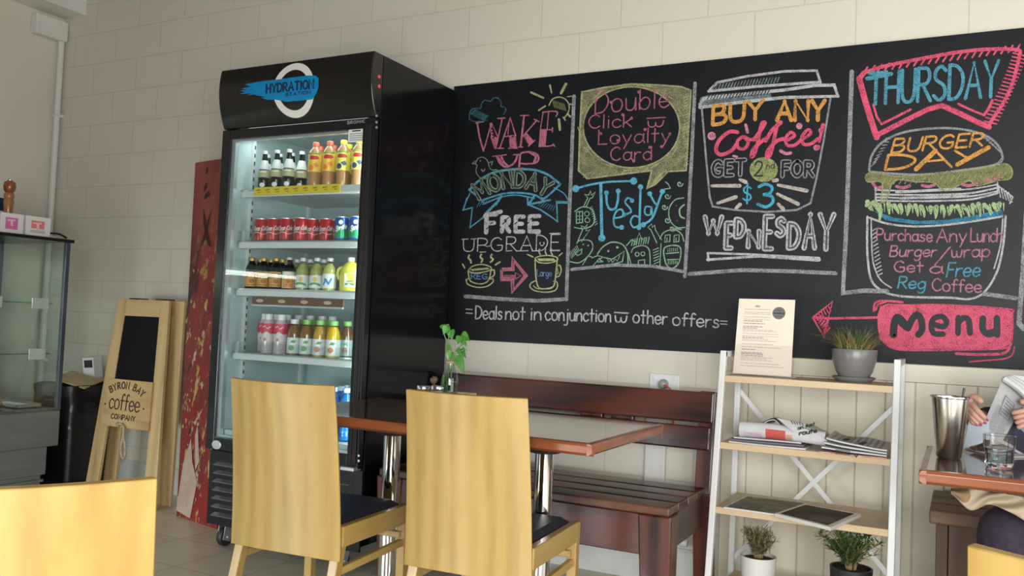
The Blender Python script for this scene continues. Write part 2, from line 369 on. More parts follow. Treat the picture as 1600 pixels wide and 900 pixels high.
# ================================================================== the room
D = 3.65                     # back wall
XL, XR, YB, ZC = -5.33, 2.62, -1.3, 3.15
def block_mat(name, swap):
    m = bpy.data.materials.new(name); m.use_nodes = True; nt = m.node_tree; b = nt.nodes['Principled BSDF']
    tc = _n(nt, 'ShaderNodeTexCoord'); sp = _n(nt, 'ShaderNodeSeparateXYZ'); cb = _n(nt, 'ShaderNodeCombineXYZ')
    nt.links.new(tc.outputs['Object'], sp.inputs[0]); nt.links.new(sp.outputs[1 if swap else 0], cb.inputs[0])
    az = _n(nt, 'ShaderNodeMath', operation='ADD'); az.inputs[1].default_value = -0.033
    nt.links.new(sp.outputs[2], az.inputs[0]); nt.links.new(az.outputs[0], cb.inputs[1])
    br = _n(nt, 'ShaderNodeTexBrick'); br.offset = 0.5; br.inputs['Scale'].default_value = 1.0
    br.inputs['Brick Width'].default_value = 0.4; br.inputs['Row Height'].default_value = 0.2; br.inputs['Mortar Size'].default_value = 0.004; br.inputs['Mortar Smooth'].default_value = 0.6
    nt.links.new(cb.outputs[0], br.inputs['Vector'])
    nz = _n(nt, 'ShaderNodeTexNoise'); nz.inputs['Scale'].default_value = 1.3; nz.inputs['Detail'].default_value = 4
    nt.links.new(tc.outputs['Object'], nz.inputs['Vector'])
    rp = _n(nt, 'ShaderNodeValToRGB'); rp.color_ramp.elements[0].color = (0.68, 0.64, 0.545, 1); rp.color_ramp.elements[1].color = (0.74, 0.70, 0.605, 1)
    nt.links.new(nz.outputs['Fac'], rp.inputs[0])
    mx = _n(nt, 'ShaderNodeMixRGB'); mx.inputs[2].default_value = (0.63, 0.58, 0.48, 1); nt.links.new(br.outputs['Fac'], mx.inputs[0]); nt.links.new(rp.outputs[0], mx.inputs[1])
    nt.links.new(mx.outputs[0], b.inputs['Base Color']); b.inputs['Roughness'].default_value = 0.55
    iv = _n(nt, 'ShaderNodeMath', operation='SUBTRACT'); iv.inputs[0].default_value = 1.0; nt.links.new(br.outputs['Fac'], iv.inputs[1])
    n2 = _n(nt, 'ShaderNodeTexNoise'); n2.inputs['Scale'].default_value = 60; n2.inputs['Detail'].default_value = 3; nt.links.new(tc.outputs['Object'], n2.inputs['Vector'])
    m2 = _n(nt, 'ShaderNodeMath', operation='MULTIPLY_ADD'); m2.inputs[1].default_value = 0.25; nt.links.new(n2.outputs['Fac'], m2.inputs[0]); nt.links.new(iv.outputs[0], m2.inputs[2])
    bp = _n(nt, 'ShaderNodeBump'); bp.inputs['Strength'].default_value = 0.3; bp.inputs['Distance'].default_value = 0.004
    nt.links.new(m2.outputs[0], bp.inputs['Height']); nt.links.new(bp.outputs[0], b.inputs['Normal'])
    return m
M_block = block_mat('painted_block', False); M_block_side = block_mat('painted_block_side', True)
M_plaster = mat('cream_paint', (0.68, 0.64, 0.55), 0.6, col2=(0.72, 0.68, 0.59), scale=2)
M_cream = mat('cream_gloss_paint', (0.76, 0.70, 0.57), 0.4, col2=(0.80, 0.75, 0.62), scale=3, bump=0.05)
M_white = mat('white_paint', (0.72, 0.70, 0.66), 0.4, col2=(0.76, 0.75, 0.71), scale=4)
M_ceil = mat('ceiling_paint', (0.20, 0.185, 0.16), 0.8, col2=(0.22, 0.205, 0.18), scale=3)
def tile_mat():
    m = bpy.data.materials.new('beige_floor_tile'); m.use_nodes = True; nt = m.node_tree; b = nt.nodes['Principled BSDF']
    tc = _n(nt, 'ShaderNodeTexCoord'); mp = _n(nt, 'ShaderNodeMapping'); mp.inputs['Location'].default_value = (2.912, -2.637, 0)
    nt.links.new(tc.outputs['Object'], mp.inputs[0])
    br = _n(nt, 'ShaderNodeTexBrick'); br.offset = 0.0; br.inputs['Scale'].default_value = 1.0
    br.inputs['Brick Width'].default_value = 0.33; br.inputs['Row Height'].default_value = 0.33; br.inputs['Mortar Size'].default_value = 0.0022
    br.inputs['Color1'].default_value = (0.70, 0.60, 0.46, 1); br.inputs['Color2'].default_value = (0.76, 0.66, 0.52, 1); br.inputs['Mortar'].default_value = (0.32, 0.27, 0.2, 1)
    nt.links.new(mp.outputs[0], br.inputs['Vector'])
    nz = _n(nt, 'ShaderNodeTexNoise'); nz.inputs['Scale'].default_value = 5; nz.inputs['Detail'].default_value = 5; nt.links.new(tc.outputs['Object'], nz.inputs['Vector'])
    mx = _n(nt, 'ShaderNodeMixRGB', blend_type='MULTIPLY'); mx.inputs[0].default_value = 0.35; nt.links.new(br.outputs['Color'], mx.inputs[1]); nt.links.new(nz.outputs['Color'], mx.inputs[2])
    hs = _n(nt, 'ShaderNodeRGBToBW'); nt.links.new(nz.outputs['Color'], hs.inputs[0]); nt.links.new(hs.outputs[0], mx.inputs[2])
    nt.links.new(mx.outputs[0], b.inputs['Base Color']); b.inputs['Roughness'].default_value = 0.3
    return m
struct(MB().box(XL-.1, XR+.1, YB-.1, D+.1, -0.1, 0).build('floor', tile_mat()))
struct(MB().box(XL-.1, XR+.1, YB-.1, D+.1, ZC, ZC+.1).build('ceiling', M_ceil))
struct(MB().box(XL-.1, XR+.1, D, D+.1, 0, ZC).build('wall_back', M_block))
# left wall with a door opening at its near end
w = MB(); w.box(XL-.1, XL, 2.55, D, 0, ZC); w.box(XL-.1, XL, YB, 1.5, 0, ZC); w.box(XL-.1, XL, 1.5, 2.55, 2.1, ZC)
struct(w.build('wall_left', M_plaster))
d = struct(MB().box(XL-.075, XL-.035, 1.55, 2.50, 0.0, 2.05).build('door_1', mat('door_brown', (0.16, 0.10, 0.06), 0.45, col2=(0.22, 0.14, 0.08), scale=12, stretch=(1, 1, .1))))
w = MB(); w.box(XL-.1, XL+.015, 2.50, 2.57, 0, 2.1); w.box(XL-.1, XL+.015, 1.48, 1.55, 0, 2.1); w.box(XL-.1, XL+.015, 1.48, 2.57, 2.05, 2.12)
struct(w.build('trim_1', mat('door_frame_cream', (0.50, 0.46, 0.36), 0.45), bevel=.004))
# right wall with the side window, back-of-room wall with the shopfront glass
w = MB(); w.box(XR, XR+.1, YB, -1.0, 0, ZC); w.box(XR, XR+.1, 2.6, D, 0, ZC); w.box(XR, XR+.1, -1.0, 2.6, 0, .15); w.box(XR, XR+.1, -1.0, 2.6, 2.1, ZC)
M_shop = mat('shopfront_charcoal', (.10, .095, .09), .6, col2=(.12, .115, .11), scale=4)
struct(w.build('wall_right', M_shop))
w = MB(); w.box(XL-.1, -4.15, YB-.1, YB, 0, ZC); w.box(-1.85, -.35, YB-.1, YB, 0, ZC); w.box(2.55, XR+.1, YB-.1, YB, 0, ZC); w.box(-4.15, -1.85, YB-.1, YB, 0, .18); w.box(-4.15, -1.85, YB-.1, YB, .92, ZC); w.box(-.35, 2.55, YB-.1, YB, 0, .12); w.box(-.35, 2.55, YB-.1, YB, 1.98, ZC)
struct(w.build('wall_front', M_shop))
M_alu = mat('window_frame_metal', (0.25, 0.25, 0.25), 0.4, 0.8)
w = MB()
for y0 in (-1.0, .8, 2.55): w.box(XR+.02, XR+.08, y0, y0+.05, .15, 2.1)
w.box(XR+.02, XR+.08, -1.0, 2.6, .15, .2); w.box(XR+.02, XR+.08, -1.0, 2.6, 2.05, 2.1)
struct(w.build('window_1', M_alu))
w = MB()
for x0 in (-.35, 1.1, 2.5): w.box(x0, x0+.05, YB-.08, YB-.02, .12, 1.98)
w.box(-.35, 2.55, YB-.08, YB-.02, .12, .17); w.box(-.35, 2.55, YB-.08, YB-.02, 1.93, 1.98); w.box(-4.15, -1.85, YB-.08, YB-.02, .18, .22); w.box(-4.15, -1.85, YB-.08, YB-.02, .88, .92)
struct(w.build('window_2', M_alu))
# beam, conduit and junction box in the top left corner
struct(MB().box(XL, -5.11, 2.0, D, 2.965, ZC).build('trim_2', M_white, bevel=.004))
# skirting along the block wall, lined boards and rail on the right
struct(MB().prism([(D-.022, 0), (D, 0), (D, .155), (D-.012, .155), (D-.022, .14)], XL, -.9, 'X').build('baseboard_back', mat('skirting_grey', (0.60, 0.60, 0.56), 0.4, col2=(.66, .66, .62), scale=6)))
b = MB(); x = -.88
while x < XR:
    x1 = min(x+.104, XR); b.prism([(x+.0015, D), (x+.0015, D-.011), (x+.004, D-.014), (x1-.004, D-.014), (x1-.0015, D-.011), (x1-.0015, D)], 0.0, .915, 'Z'); x = x1
b.box(-.88, XR, D-.004, D, 0, .915)
struct(b.build('trim_3', M_cream))
struct(MB().box(-.88, XR, D-.018, D, .916, .984).build('trim_4', M_cream, bevel=.003))
t = thing('wall_conduit', 'white electrical conduit with junction box running down the left corner', 'conduit', (XL+.03, D-.03, 0))
MB().tube([(0, 0, .16), (0, 0, 2.86)], .020, 12).build('conduit_pipe', M_white, t, smooth=True)
MB().box(-.025, .035, -.20, .02, 2.80, 2.93).build('junction_box', M_white, t, bevel=.006)
for z in (.7, 1.5, 2.3): MB().box(-.028, .024, -.024, .03, z, z+.02).build('pipe_clip', M_white, t)
# bench-side electrics
t = thing('power_outlet', 'white double power outlet above the dark bench with grey plug and orange lead', 'power outlet', (-1.135, D, .845))
MB().box(-.067, .067, -.010, 0, -.040, .040).build('face_plate', mat('outlet_plastic', (.78, .78, .77), .3), t, bevel=.004)
MB().lathe([(.021, 0), (.021, .012), (.016, .030), (.010, .034)], (0.0, -.01, -.003), 16, M=Matrix.Rotation(radians(90), 3, 'X')).build('plug', mat('plug_grey', (.35, .35, .35), .4), t, smooth=True)
MB().tube(catmull([(.01, -.042, -.006), (.03, -.05, -.012), (.05, -.045, -.04), (.052, -.03, -.12), (.05, -.02, -.25)]), .004, 8).build('lead', mat('orange_lead', (.70, .12, .05), .4), t, smooth=True)
for k in (-1, 1): MB().box(k*.045-.008, k*.045+.008, -.013, -.009, .012, .032).build('switch', MATS['outlet_plastic'], t, bevel=.001)
tag(MB().box(-1.205, -1.115, D-.028, D, .158, .80).build('cable_duct', M_white, bevel=.004), 'white vertical cable duct on the wall below the power outlet behind the bench', 'cable duct')
t = tag(MB().tube([(-2.0, D-.04, .19), (-1.0, D-.04, .19)], .018, 10).build('water_pipe', mat('pipe_white', (.74, .75, .74), .35), smooth=True), 'white horizontal pipe along the wall low down behind the bench', 'pipe')
# ================================================================== drinks fridge
FX0, FX1, FY0, FY1 = -3.07, -2.20, 2.965, 3.565
M_fblack = mat('fridge_black_gloss', (0.005, 0.0055, 0.007), 0.14, spec=0.26)
M_fdoor = mat('fridge_door_black', (0.010, 0.010, 0.011), 0.22)
M_liner = mat('fridge_liner', (0.48, 0.60, 0.60), 0.35)
M_alum = mat('brushed_aluminium', (0.62, 0.66, 0.68), 0.35, 0.7)
M_chrome = mat('chrome', (0.85, 0.85, 0.86), 0.06, 1.0)
M_shelf = mat('fridge_shelf_white', (0.66, 0.70, 0.69), 0.4)
M_pane = thin_glass('fridge_door_glass', (0.93, 0.96, 0.96), 0.01, 0.9, 1.5)
fr = thing('drinks_fridge', 'tall black glass door drinks fridge on castors with a blue brush stroke sign', 'fridge', (-2.635, 3.26, 0))
b = MB(); b.box(FX0, FX0+.04, FY0, FY1, .12, 2.19); b.box(FX1-.04, FX1, FY0, FY1, .12, 2.19)
b.box(FX0+.04, FX1-.04, FY1-.03, FY1, .12, 2.19); b.box(FX0+.04, FX1-.04, FY0, FY1-.03, 1.94, 2.19); b.box(FX0+.04, FX1-.04, FY0, FY1-.03, .12, .46)
body = put(b, 'cabinet_body', M_fblack, fr, bevel=.003)
b = MB(); IX0, IX1, IY1, IZ0, IZ1 = FX0+.04, FX1-.04, FY1-.03, .46, 1.94
b.box(IX0, IX0+.012, FY0+.002, IY1, IZ0, IZ1); b.box(IX1-.012, IX1, FY0+.002, IY1, IZ0, IZ1); b.box(IX0+.012, IX1-.012, IY1-.012, IY1, IZ0, IZ1)
b.box(IX0+.012, IX1-.012, FY0+.002, IY1-.012, IZ0, IZ0+.074); b.box(IX0+.012, IX1-.012, FY0+.002, IY1-.012, IZ1-.012, IZ1)
liner = put(b, 'inner_lining', M_liner, fr)
for x in (IX0+.02, IX1-.02, -2.635):
    for yy in ((FY0+.10, IY1-.06) if x != -2.635 else (IY1-.016,)):
        s = MB(); s.box(x-.010, x+.010, yy-.008, yy+.008, IZ0+.03, IZ1-.012)
        st = put(s, 'shelf_rail', M_shelf, fr)
        if x == IX0+.02 and yy < 3.2:
            s = MB()
            for k in range(36): s.box(x+.009, x+.0112, yy-.004, yy+.004, IZ0+.06+k*.038, IZ0+.078+k*.038)
            put(s, 'slots', mat('slot_dark', (.05, .06, .06), .6), st)
# lit header box with a bowed front
def hdr_y(z):
    t = (z-1.92)/(2.19-1.92); return 2.932-.026*sin(pi*min(max(t, 0), 1))**0.8 - .034*t
prof = [(hdr_y(1.92+.27*i/14), 1.92+.27*i/14) for i in range(15)]
b = MB(); b.prism([(FY0+.001, 1.92)]+prof+[(FY0+.001, 2.19)], FX0, FX1, 'X')
hd = put(b, 'header_sign', mat('fridge_header_black', (0.012, 0.011, 0.010), 0.22), fr, smooth=True, bevel=.004)
def hmap(px, py, lift):
    p = at_y(px, py, 2.895)
    for _ in range(4): p = at_y(px, py, hdr_y(p.z))
    return Vector((p.x, p.y-.0015-lift, p.z))
def hcrop(x, y): return (370+x/9, 100+y/9)
c0 = hmap(*hcrop(800, 360), 0)
class _H:  # ring in true circle coordinates on the header face
    pass
ik = Ink(lambda x, y, l: Vector((c0.x+x, hdr_y(c0.z+y)-.0015-l, c0.z+y)))
ik.line([(.103*cos(2*pi*i/48), .103*sin(2*pi*i/48)) for i in range(48)], .031, closed=True)
ik.build('ring_emblem', mat('emblem_white', (.75, .74, .70), .4), hd)
ik = Ink(hmap, .0015)
edge = [(1158, 200), (1155, 330), (1125, 420), (1070, 500), (880, 520), (700, 533), (560, 505), (430, 505), (350, 478), (420, 468), (260, 440), (330, 428), (150, 440), (230, 415), (40, 425), (130, 395), (50, 380), (150, 365), (70, 350), (200, 320), (120, 290), (260, 262), (400, 238), (600, 218), (800, 190), (1000, 163), (1110, 165)]
ik.poly([hcrop(*p) for p in edge]); 
# finer subdivision so that the paint follows the bowed header
bmx = bmesh.new(); me = bpy.data.meshes.new('tmp'); me.from_pydata(ik.mb.v, [], ik.mb.f); bmx.from_mesh(me)
bmesh.ops.subdivide_edges(bmx, edges=bmx.edges[:], cuts=5, use_grid_fill=True)
bmesh.ops.triangulate(bmx, faces=bmx.faces[:])
ik.mb.v = [(v.co.x, hdr_y(v.co.z)-.003, v.co.z) for v in bmx.verts]; ik.mb.f = [tuple(v.index for v in f.verts) for f in bmx.faces]; ik.mb.m = [0]*len(ik.mb.f); bmx.free()
ik.build('brush_stroke', mat('sign_blue', (0.0, 0.20, 0.46), .4, col2=(0.0, .25, .55), scale=30), hd)
ik = Ink(hmap, .003); ik.text('HYDRATION', hcrop(425, 412), hcrop(1085, 345), 13.2, 2.6, track=.2); ik.text('STATION', hcrop(695, 458), hcrop(1045, 420), 4.8, 1.1, track=.2)
ik.build('sign_lettering', mat('sign_navy', (0.006, .02, .07), .5), hd)
# door
dr = put(MB(), 'door', M_fdoor, fr) if False else None
DX0, DX1, DZ0, DZ1, DYF, DYB = -3.072, -2.205, .445, 1.915, 2.925, 2.960
b = MB(); b.box(DX0, -3.022, DYF, DYB, DZ0, DZ1); b.box(-2.262, DX1, DYF, DYB, DZ0, DZ1); b.box(-3.022, -2.262, DYF, DYB, 1.872, DZ1); b.box(-3.022, -2.262, DYF, DYB, DZ0, .503)
door = put(b, 'door', M_fdoor, fr, bevel=.003)
put(MB().box(-3.022, -2.262, 2.934, 2.938, .503, 1.872), 'glass_pane', M_pane, door)
b = MB(); b.box(-3.022, -3.000, 2.940, DYB, .503, 1.872); b.box(-3.0, -2.262, 2.940, DYB, 1.862, 1.872); b.box(-3.0, -2.262, 2.940, DYB, .503, .513)
put(b, 'inner_trim', M_alum, door)
b = MB(); b.box(-2.242, -2.236, 2.917, 2.926, .47, 1.89); b.box(-2.218, -2.212, 2.917, 2.926, .47, 1.89); b.box(-2.237, -2.217, 2.922, 2.926, .47, 1.89)
put(b, 'door_handle', mat('handle_black_satin', (.05, .05, .05), .18, .6), door, bevel=.0015)
st = MB(); p = at_y(557, 211, 2.9335)
st.box(p.x-.042, p.x+.042, 2.932, 2.934, p.z-.030, p.z+.030); sk = put(st, 'notice_sticker', mat('sticker_grey', (.70, .71, .71), .5), door)
ik = Ink(lambda x, y, l: Vector((p.x+x, 2.9315, p.z-y)))
ik.line([(-.02, -.018), (.02, -.018)], .006)
for k in range(4): ik.line([(-.034, -.006+k*.009), (.034, -.006+k*.009)], .0022)
ik.build('printing', mat('print_dark', (.06, .06, .06), .6), sk)
ik = Ink(lambda px, py, l: at_y(px, py, 2.924)); ik.text('BROMIC', (543, 194.0), (570, 191.4), 4.4, .6, track=.25); ik.build('maker_lettering', mat('silver_print', (.5, .5, .5), .4), door)
b = MB(); c = at_y(339, 695, DYF); b.lathe([(.02, 0), (.02, .004), (.014, .006)], (c.x, DYF, c.z), 20, M=Matrix.Diagonal((1.4, 1, 1)) @ Matrix.Rotation(radians(90), 3, 'X'))
put(b, 'lock_badge', mat('badge_silver', (.6, .6, .58), .3, .5), door, smooth=True)
c = at_y(551, 731, 2.94); put(MB().box(c.x-.035, c.x+.035, 2.90, 2.95, c.z-.008, c.z+.008), 'door_latch', M_alum, door, bevel=.003)
for yy in (712, 720):
    c = at_y(561, yy, DYF); put(MB().lathe([(.005, 0), (.005, .003)], (c.x, DYF, c.z), 10, M=Matrix.Rotation(radians(90), 3, 'X')), 'hinge_screw', M_alum, door)
for yy in (181, 191, 199):
    c = at_x(588, yy, FX1+.0); put(MB().lathe([(.006, 0), (.006, .003)], (FX1-.0005, c.y, c.z), 10, M=Matrix.Rotation(radians(90), 3, 'Y')), 'side_screw', M_alum, fr)
for yy in (120, 135):
    c = at_x(592, yy, FX1); put(MB().lathe([(.0085, 0), (.0085, .004), (.005, .006)], (FX1-.0005, c.y, c.z), 14, M=Matrix.Rotation(radians(90), 3, 'Y')), 'red_side_cap', mat('cap_red', (.75, .10, .12), .35), fr, smooth=True)
# grille below the door
b = MB(); b.box(FX0, FX1, 2.955, FY0+.001, .10, .435)
gr = put(b, 'grille', mat('grille_black', (.008, .008, .009), .3), fr)
for k in range(7):
    z = .150+k*.038
    s = MB(); s.prism([(2.955, z+.008), (2.928, z), (2.930, z-.004), (2.955, z-.004)], FX0+.05, FX1-.05, 'X')
    put(s, 'louvre', mat('louvre_grey', (.22, .22, .22), .2, .5), gr)
for cx, cy in ((FX0+.10, FY0+.045), (FX1-.10, FY0+.045), (FX0+.10, FY1-.06), (FX1-.10, FY1-.06)):
    b = MB(); R90 = Matrix.Rotation(radians(90), 3, 'Y')
    b.lathe([(.012, -.014), (.040, -.014), (.043, -.008), (.043, .008), (.040, .014), (.012, .014)], (cx-.02, cy-.015, .043), 22, M=R90)
    cs = put(b, 'castor', mat('castor_rubber', (.02, .02, .022), .5), fr, smooth=True)
    b = MB()
    for sx in (-1, 1): b.prism([(cy-.045, .035), (cy-.005, .02), (cy+.03, .122), (cy-.03, .122)], cx-.02+sx*.019-.002, cx-.02+sx*.019+.002, 'X')
    b.box(cx-.05, cx+.02, cy-.04, cy+.04, .110, .121)
    b.lathe([(.008, -.026), (.008, .026)], (cx-.02, cy-.015, .043), 10, M=R90)
    put(b, 'bracket', mat('zinc', (.6, .64, .68), .3, .8), cs)
# shelves and strips
SHZ = [1.640, 1.402, 1.182, .888]
for k, z in enumerate(SHZ):
    b = MB(); b.box(IX0+.03, IX1-.02, 3.005, IY1-.02, z-.012, z)
    b.box(IX0+.03, IX1-.02, 2.992, 3.008, z-.030, z+.004)
    sh = put(b, 'wire_shelf', M_shelf, fr, bevel=.002)
    b = MB(); b.box(IX0+.03, IX1-.02, 2.986, 2.992, z-.004, z+.004); put(b, 'shelf_lip', M_alum, sh)
    if k == 0:
        a = at_y(398, 293, 2.985).x; e = at_y(532, 293, 2.985).x
        b = MB(); b.box(a, e, 2.982, 2.988, z-.024, z+.012); ps = put(b, 'price_strip', mat('strip_yellow', (.78, .62, .03), .4), sh)
        ik = Ink(lambda x, y, l: Vector((a+x, 2.9815, z-.006-y)))
        for q in range(9):
            x = (q+.5)*(e-a)/9; ik.line([(x-.012, -.004), (x+.010, -.006)], .006); ik.line([(x-.004, .006), (x+.012, .005)], .004)
        ik.build('price_print', mat('print_brown', (.35, .20, .03), .6), ps)
        a2 = at_y(568, 293, 2.985).x; put(MB().box(e+.005, a2, 2.984, 2.988, z-.022, z+.006), 'clear_strip', mat('strip_clear', (.6, .64, .62), .2), sh)
    if k == 1 or k == 3:
        put(MB().box(IX0+.03, IX1-.02, 2.984, 2.986, z, z+.052), 'clear_guard', thin_glass('clear_plastic', (.93, .95, .95), .03), sh)
    if k == 2:
        a = at_y(396, 466, 2.985).x; e = at_y(538, 468, 2.985).x
        b = MB(); b.box(a, e, 2.978, 2.984, z-.068, z-.034); ps = put(b, 'hanging_strip', mat('strip_brown', (.14, .065, .04), .4), sh)
        put(MB().box(a, e, 2.974, 2.984, z-.076, z-.068), 'strip_lip', M_alum, ps)
        ik = Ink(lambda x, y, l: Vector((a+x, 2.9775, z-.051-y)))
        for q in range(4): ik.disc((q+.35)*(e-a)/4, 0, .022, 16, ry=.008)
        ik.build('strip_badges', mat('badge_cream', (.55, .42, .32), .5), ps)
# fridge lamp behind the header
lt = put(MB().tube([(IX0+.06, 2.995, 1.905), (IX1-.06, 2.995, 1.905)], .011, 10), 'lamp_tube', mat('lamp_white', (1, 1, 1), .5, emit=(.86, .97, 1.0), estr=1.6), fr)
def lamp(name, loc, rot, sx, sy, e, col, parent):
    l = bpy.data.lights.new(name, 'AREA'); l.shape = 'RECTANGLE'; l.size = sx; l.size_y = sy; l.energy = e; l.color = col
    o = bpy.data.objects.new(name, l); COL.objects.link(o); o.parent = parent; o.location = Vector(loc)-origin_of(parent); o.rotation_euler = rot
    return o
lamp('fridge_lamp', (-2.635, 3.03, 1.89), (radians(18), 0, 0), .70, .03, .7, (.86, .97, 1.0), fr)
lamp('fridge_side_lamp', (IX1-.016, 2.985, 1.2), (0, radians(90), radians(-35)), 1.3, .02, 2.6, (.86, .97, 1.0), fr)

# ------------------------------------------------------------------ drinks
M_g_green = thin_glass('green_glass', (.10, .20, .12), .03, .9); M_g_brown = thin_glass('brown_glass', (.10, .045, .02), .03, .9)
M_g_clear = thin_glass('clear_glass', (.90, .94, .93), .02, .9); M_g_blue = thin_glass('blue_plastic', (.25, .62, .90), .04, .9, base=.04)
def lq(name, c): return mat(name, c, .15, spec=.6)
def bottle(name, label, group, body, bmat, cap, cmat, lab=None, lmat=None, liquid=None, qmat=None, decals=(), cat='bottle', n=20):
    t = thing(name, label, cat, (0, 0, 0), 0, group)
    o = MB().lathe(body, n=n).build('container', bmat, t, smooth=True)
    if liquid: MB().lathe(liquid, n=n).build('drink', qmat, t, smooth=True)
    if cap: MB().lathe(cap, n=n).build('cap', cmat, t, smooth=True)
    if lab:
        r, z0, z1 = lab; l = MB().lathe([(r, z0), (r, z1)], n=n, cap=False).build('wrap_label', lmat, t, smooth=True)
        for nm, dm, fn in decals:
            ik = Ink(on_cyl(r+.0006), .0); ik.sub = .007; fn(ik); ik.mb.build(nm, dm, l, fix=False)
    return t
used_first = {}
def place(proto, x, y, z, label, rz=0.0):
    if proto.name not in used_first:
        used_first[proto.name] = 1; proto.location = (x, y, z); proto.rotation_euler = (0, 0, rz); proto['label'] = label; return proto
    return dup(proto, (x, y, z), rz, label)
ORD = ['first', 'second', 'third', 'fourth', 'fifth', 'sixth', 'seventh', 'eighth', 'ninth']
pr = {}
W_paper = mat('label_white', (.72, .74, .72), .45)
# green glass water bottle
pr['green'] = bottle('glass_bottle', 'x', 'green glass bottles on the top shelf',
    [(.002, .001), (.025, .001), (.027, .006), (.027, .095), (.024, .115), (.0135, .150), (.0115, .172), (.0115, .180)], M_g_green,
    [(.0125, .178), (.0128, .192), (.0118, .193)], mat('cap_silver', (.62, .63, .60), .35), (.0275, .066, .100), mat('label_cream_gold', (.42, .42, .24), .5),
    decals=(('neck_label', W_paper, lambda k: k.line([(-.022, -.125), (.022, -.125)], .026, caps=False)), ('label_emblem', W_paper, lambda k: (k.disc(0, -.030, .013, 14, ry=.011), k.line([(-.016, -.092), (.016, -.092)], .006))), ))
# neck label sits on the sloping shoulder: drawn as its own collar instead
for ch in [o for o in COL.objects if o.name.startswith('neck_label')]: bpy.data.objects.remove(ch)
MB().lathe([(.0262, .104), (.0246, .1155), (.0150, .1475)], n=20, cap=False).build('neck_label', W_paper, pr['green'], smooth=True)
pr['green_red'] = None
# iced tea bottle
def tea(capc, capn, leaf, leafn, lab):
    return bottle('tea_bottle', 'x', 'iced tea bottles on the top shelf',
    [(.002, .001), (.028, .001), (.030, .008), (.0275, .045), (.030, .085), (.031, .12), (.031, .155), (.026, .176), (.0145, .192), (.0125, .198)], mat('tea_plastic', (.42, .22, .09), .12, spec=.6),
    [(.0150, .196), (.0152, .214), (.0135, .216)], mat(capn, capc, .4), (.0318, .078, .164), mat(lab[0], lab[1], .4),
    decals=(('brand_patch', mat('patch_red', (.55, .02, .03), .4), lambda k: k.poly([(-.024, -.140), (-.014, -.151), (.016, -.150), (.026, -.141), (.014, -.134), (-.014, -.133)])),
            ('fruit_print', mat(leafn, leaf, .4), lambda k: (k.disc(-.012, -.096, .013, 12), k.poly([(-.004, -.112), (.014, -.122), (.024, -.106), (.010, -.098)]))),
            ('band_print', mat('band_green', (.12, .35, .08), .4), lambda k: k.line([(-.03, -.160), (.03, -.160)], .006, caps=False))))
pr['tea_peach'] = tea((.70, .13, .09), 'cap_coral', (.80, .25, .02), 'print_orange', ('label_gold', (.85, .58, .08)))
pr['tea_lemon'] = tea((.78, .72, .08), 'cap_yellow', (.03, .06, .16), 'print_navy', ('label_lemon', (.82, .74, .10)))
# cans
def can(name, colr, c2, label, squig, sq):
    t = thing(name, label, 'drink can', (0, 0, 0), 0, 'drink cans on the second shelf')
    MB().lathe([(.022, 0), (.029, .006), (.0315, .014), (.0315, .098), (.028, .108)], n=22).build('can_body', colr, t, smooth=True)
    MB().lathe([(.028, .106), (.0285, .111), (.0265, .112), (.025, .108), (.002, .108)], n=22).build('can_lid', M_alum, t, smooth=True)
    ik = Ink(on_cyl(.0318, -1.05)); ik.sub = .007; squig(ik); ik.mb.build('can_lettering', sq, t, fix=False)
    if c2: MB().lathe([(.0317, .016), (.0317, .052)], n=22, cap=False).build('colour_band', c2, t, smooth=True)
    return t
def swash(k):
    k.text('Coca Cola', (-.036, -.052), (.036, -.058), .020, .0034, slant=.3, up=(0, -1)); k.line([(-.036, -.040), (-.01, -.046), (.012, -.038), (.036, -.044)], .004, smooth=True)
pr['red'] = can('soft_drink_can', mat('can_red', (.58, .015, .03), .25, .35), None, 'x', swash, W_paper)
def swash2(k):
    k.text('Sprite', (-.026, -.046), (.026, -.060), .020, .005, slant=.3, up=(0, -1)); k.disc(.0, -.086, .010, 12)
pr['blue'] = can('lemonade_can', mat('can_blue', (.02, .10, .42), .25, .35), mat('can_green', (.02, .38, .16), .25, .35), 'x', swash2, mat('print_white_yellow', (.80, .80, .55), .5))
# third shelf
pr['brown'] = bottle('ginger_beer_bottle', 'x', 'brown bottles on the third shelf', [(.002, .001), (.027, .001), (.0295, .006), (.0295, .085), (.026, .105), (.014, .128), (.0125, .140)], M_g_brown,
    [(.0138, .134), (.0145, .146), (.012, .149)], mat('cap_gold', (.55, .30, .06), .35, .4), (.030, .014, .084), mat('label_orange', (.62, .30, .06), .5), [(.002, .004), (.027, .004), (.027, .085), (.022, .105), (.011, .125)], lq('dark_drink', (.035, .013, .006)),
    decals=(('label_scene', mat('print_amber', (.35, .12, .03), .5), lambda k: (k.line([(-.022, -.075), (0, -.080), (.022, -.072)], .005, smooth=True), k.disc(.004, -.040, .013, 12, ry=.010), k.line([(-.02, -.022), (.02, -.022)], .004))),))
pr['sarsa'] = bottle('swing_top_bottle', 'x', None, [(.002, .001), (.027, .001), (.0295, .006), (.0295, .085), (.026, .105), (.014, .128), (.0125, .140)], M_g_brown,
    [(.012, .138), (.014, .146), (.010, .152)], mat('cap_cream', (.66, .62, .55), .4), (.030, .010, .086), mat('label_white_orange', (.70, .66, .58), .5), [(.002, .004), (.027, .004), (.027, .085), (.022, .105), (.011, .125)], lq('dark_drink', (.035, .013, .006)),
    decals=(('label_panel', mat('print_orange_panel', (.66, .28, .05), .5), lambda k: k.poly([(-.026, -.012), (.026, -.012), (.026, -.058), (0, -.070), (-.026, -.060)])), ('label_mark', mat('print_red_dark', (.30, .03, .02), .5), lambda k: (k.disc(0, -.042, .010, 10), k.line([(-.008, -.025), (.01, -.024)], .006)))))
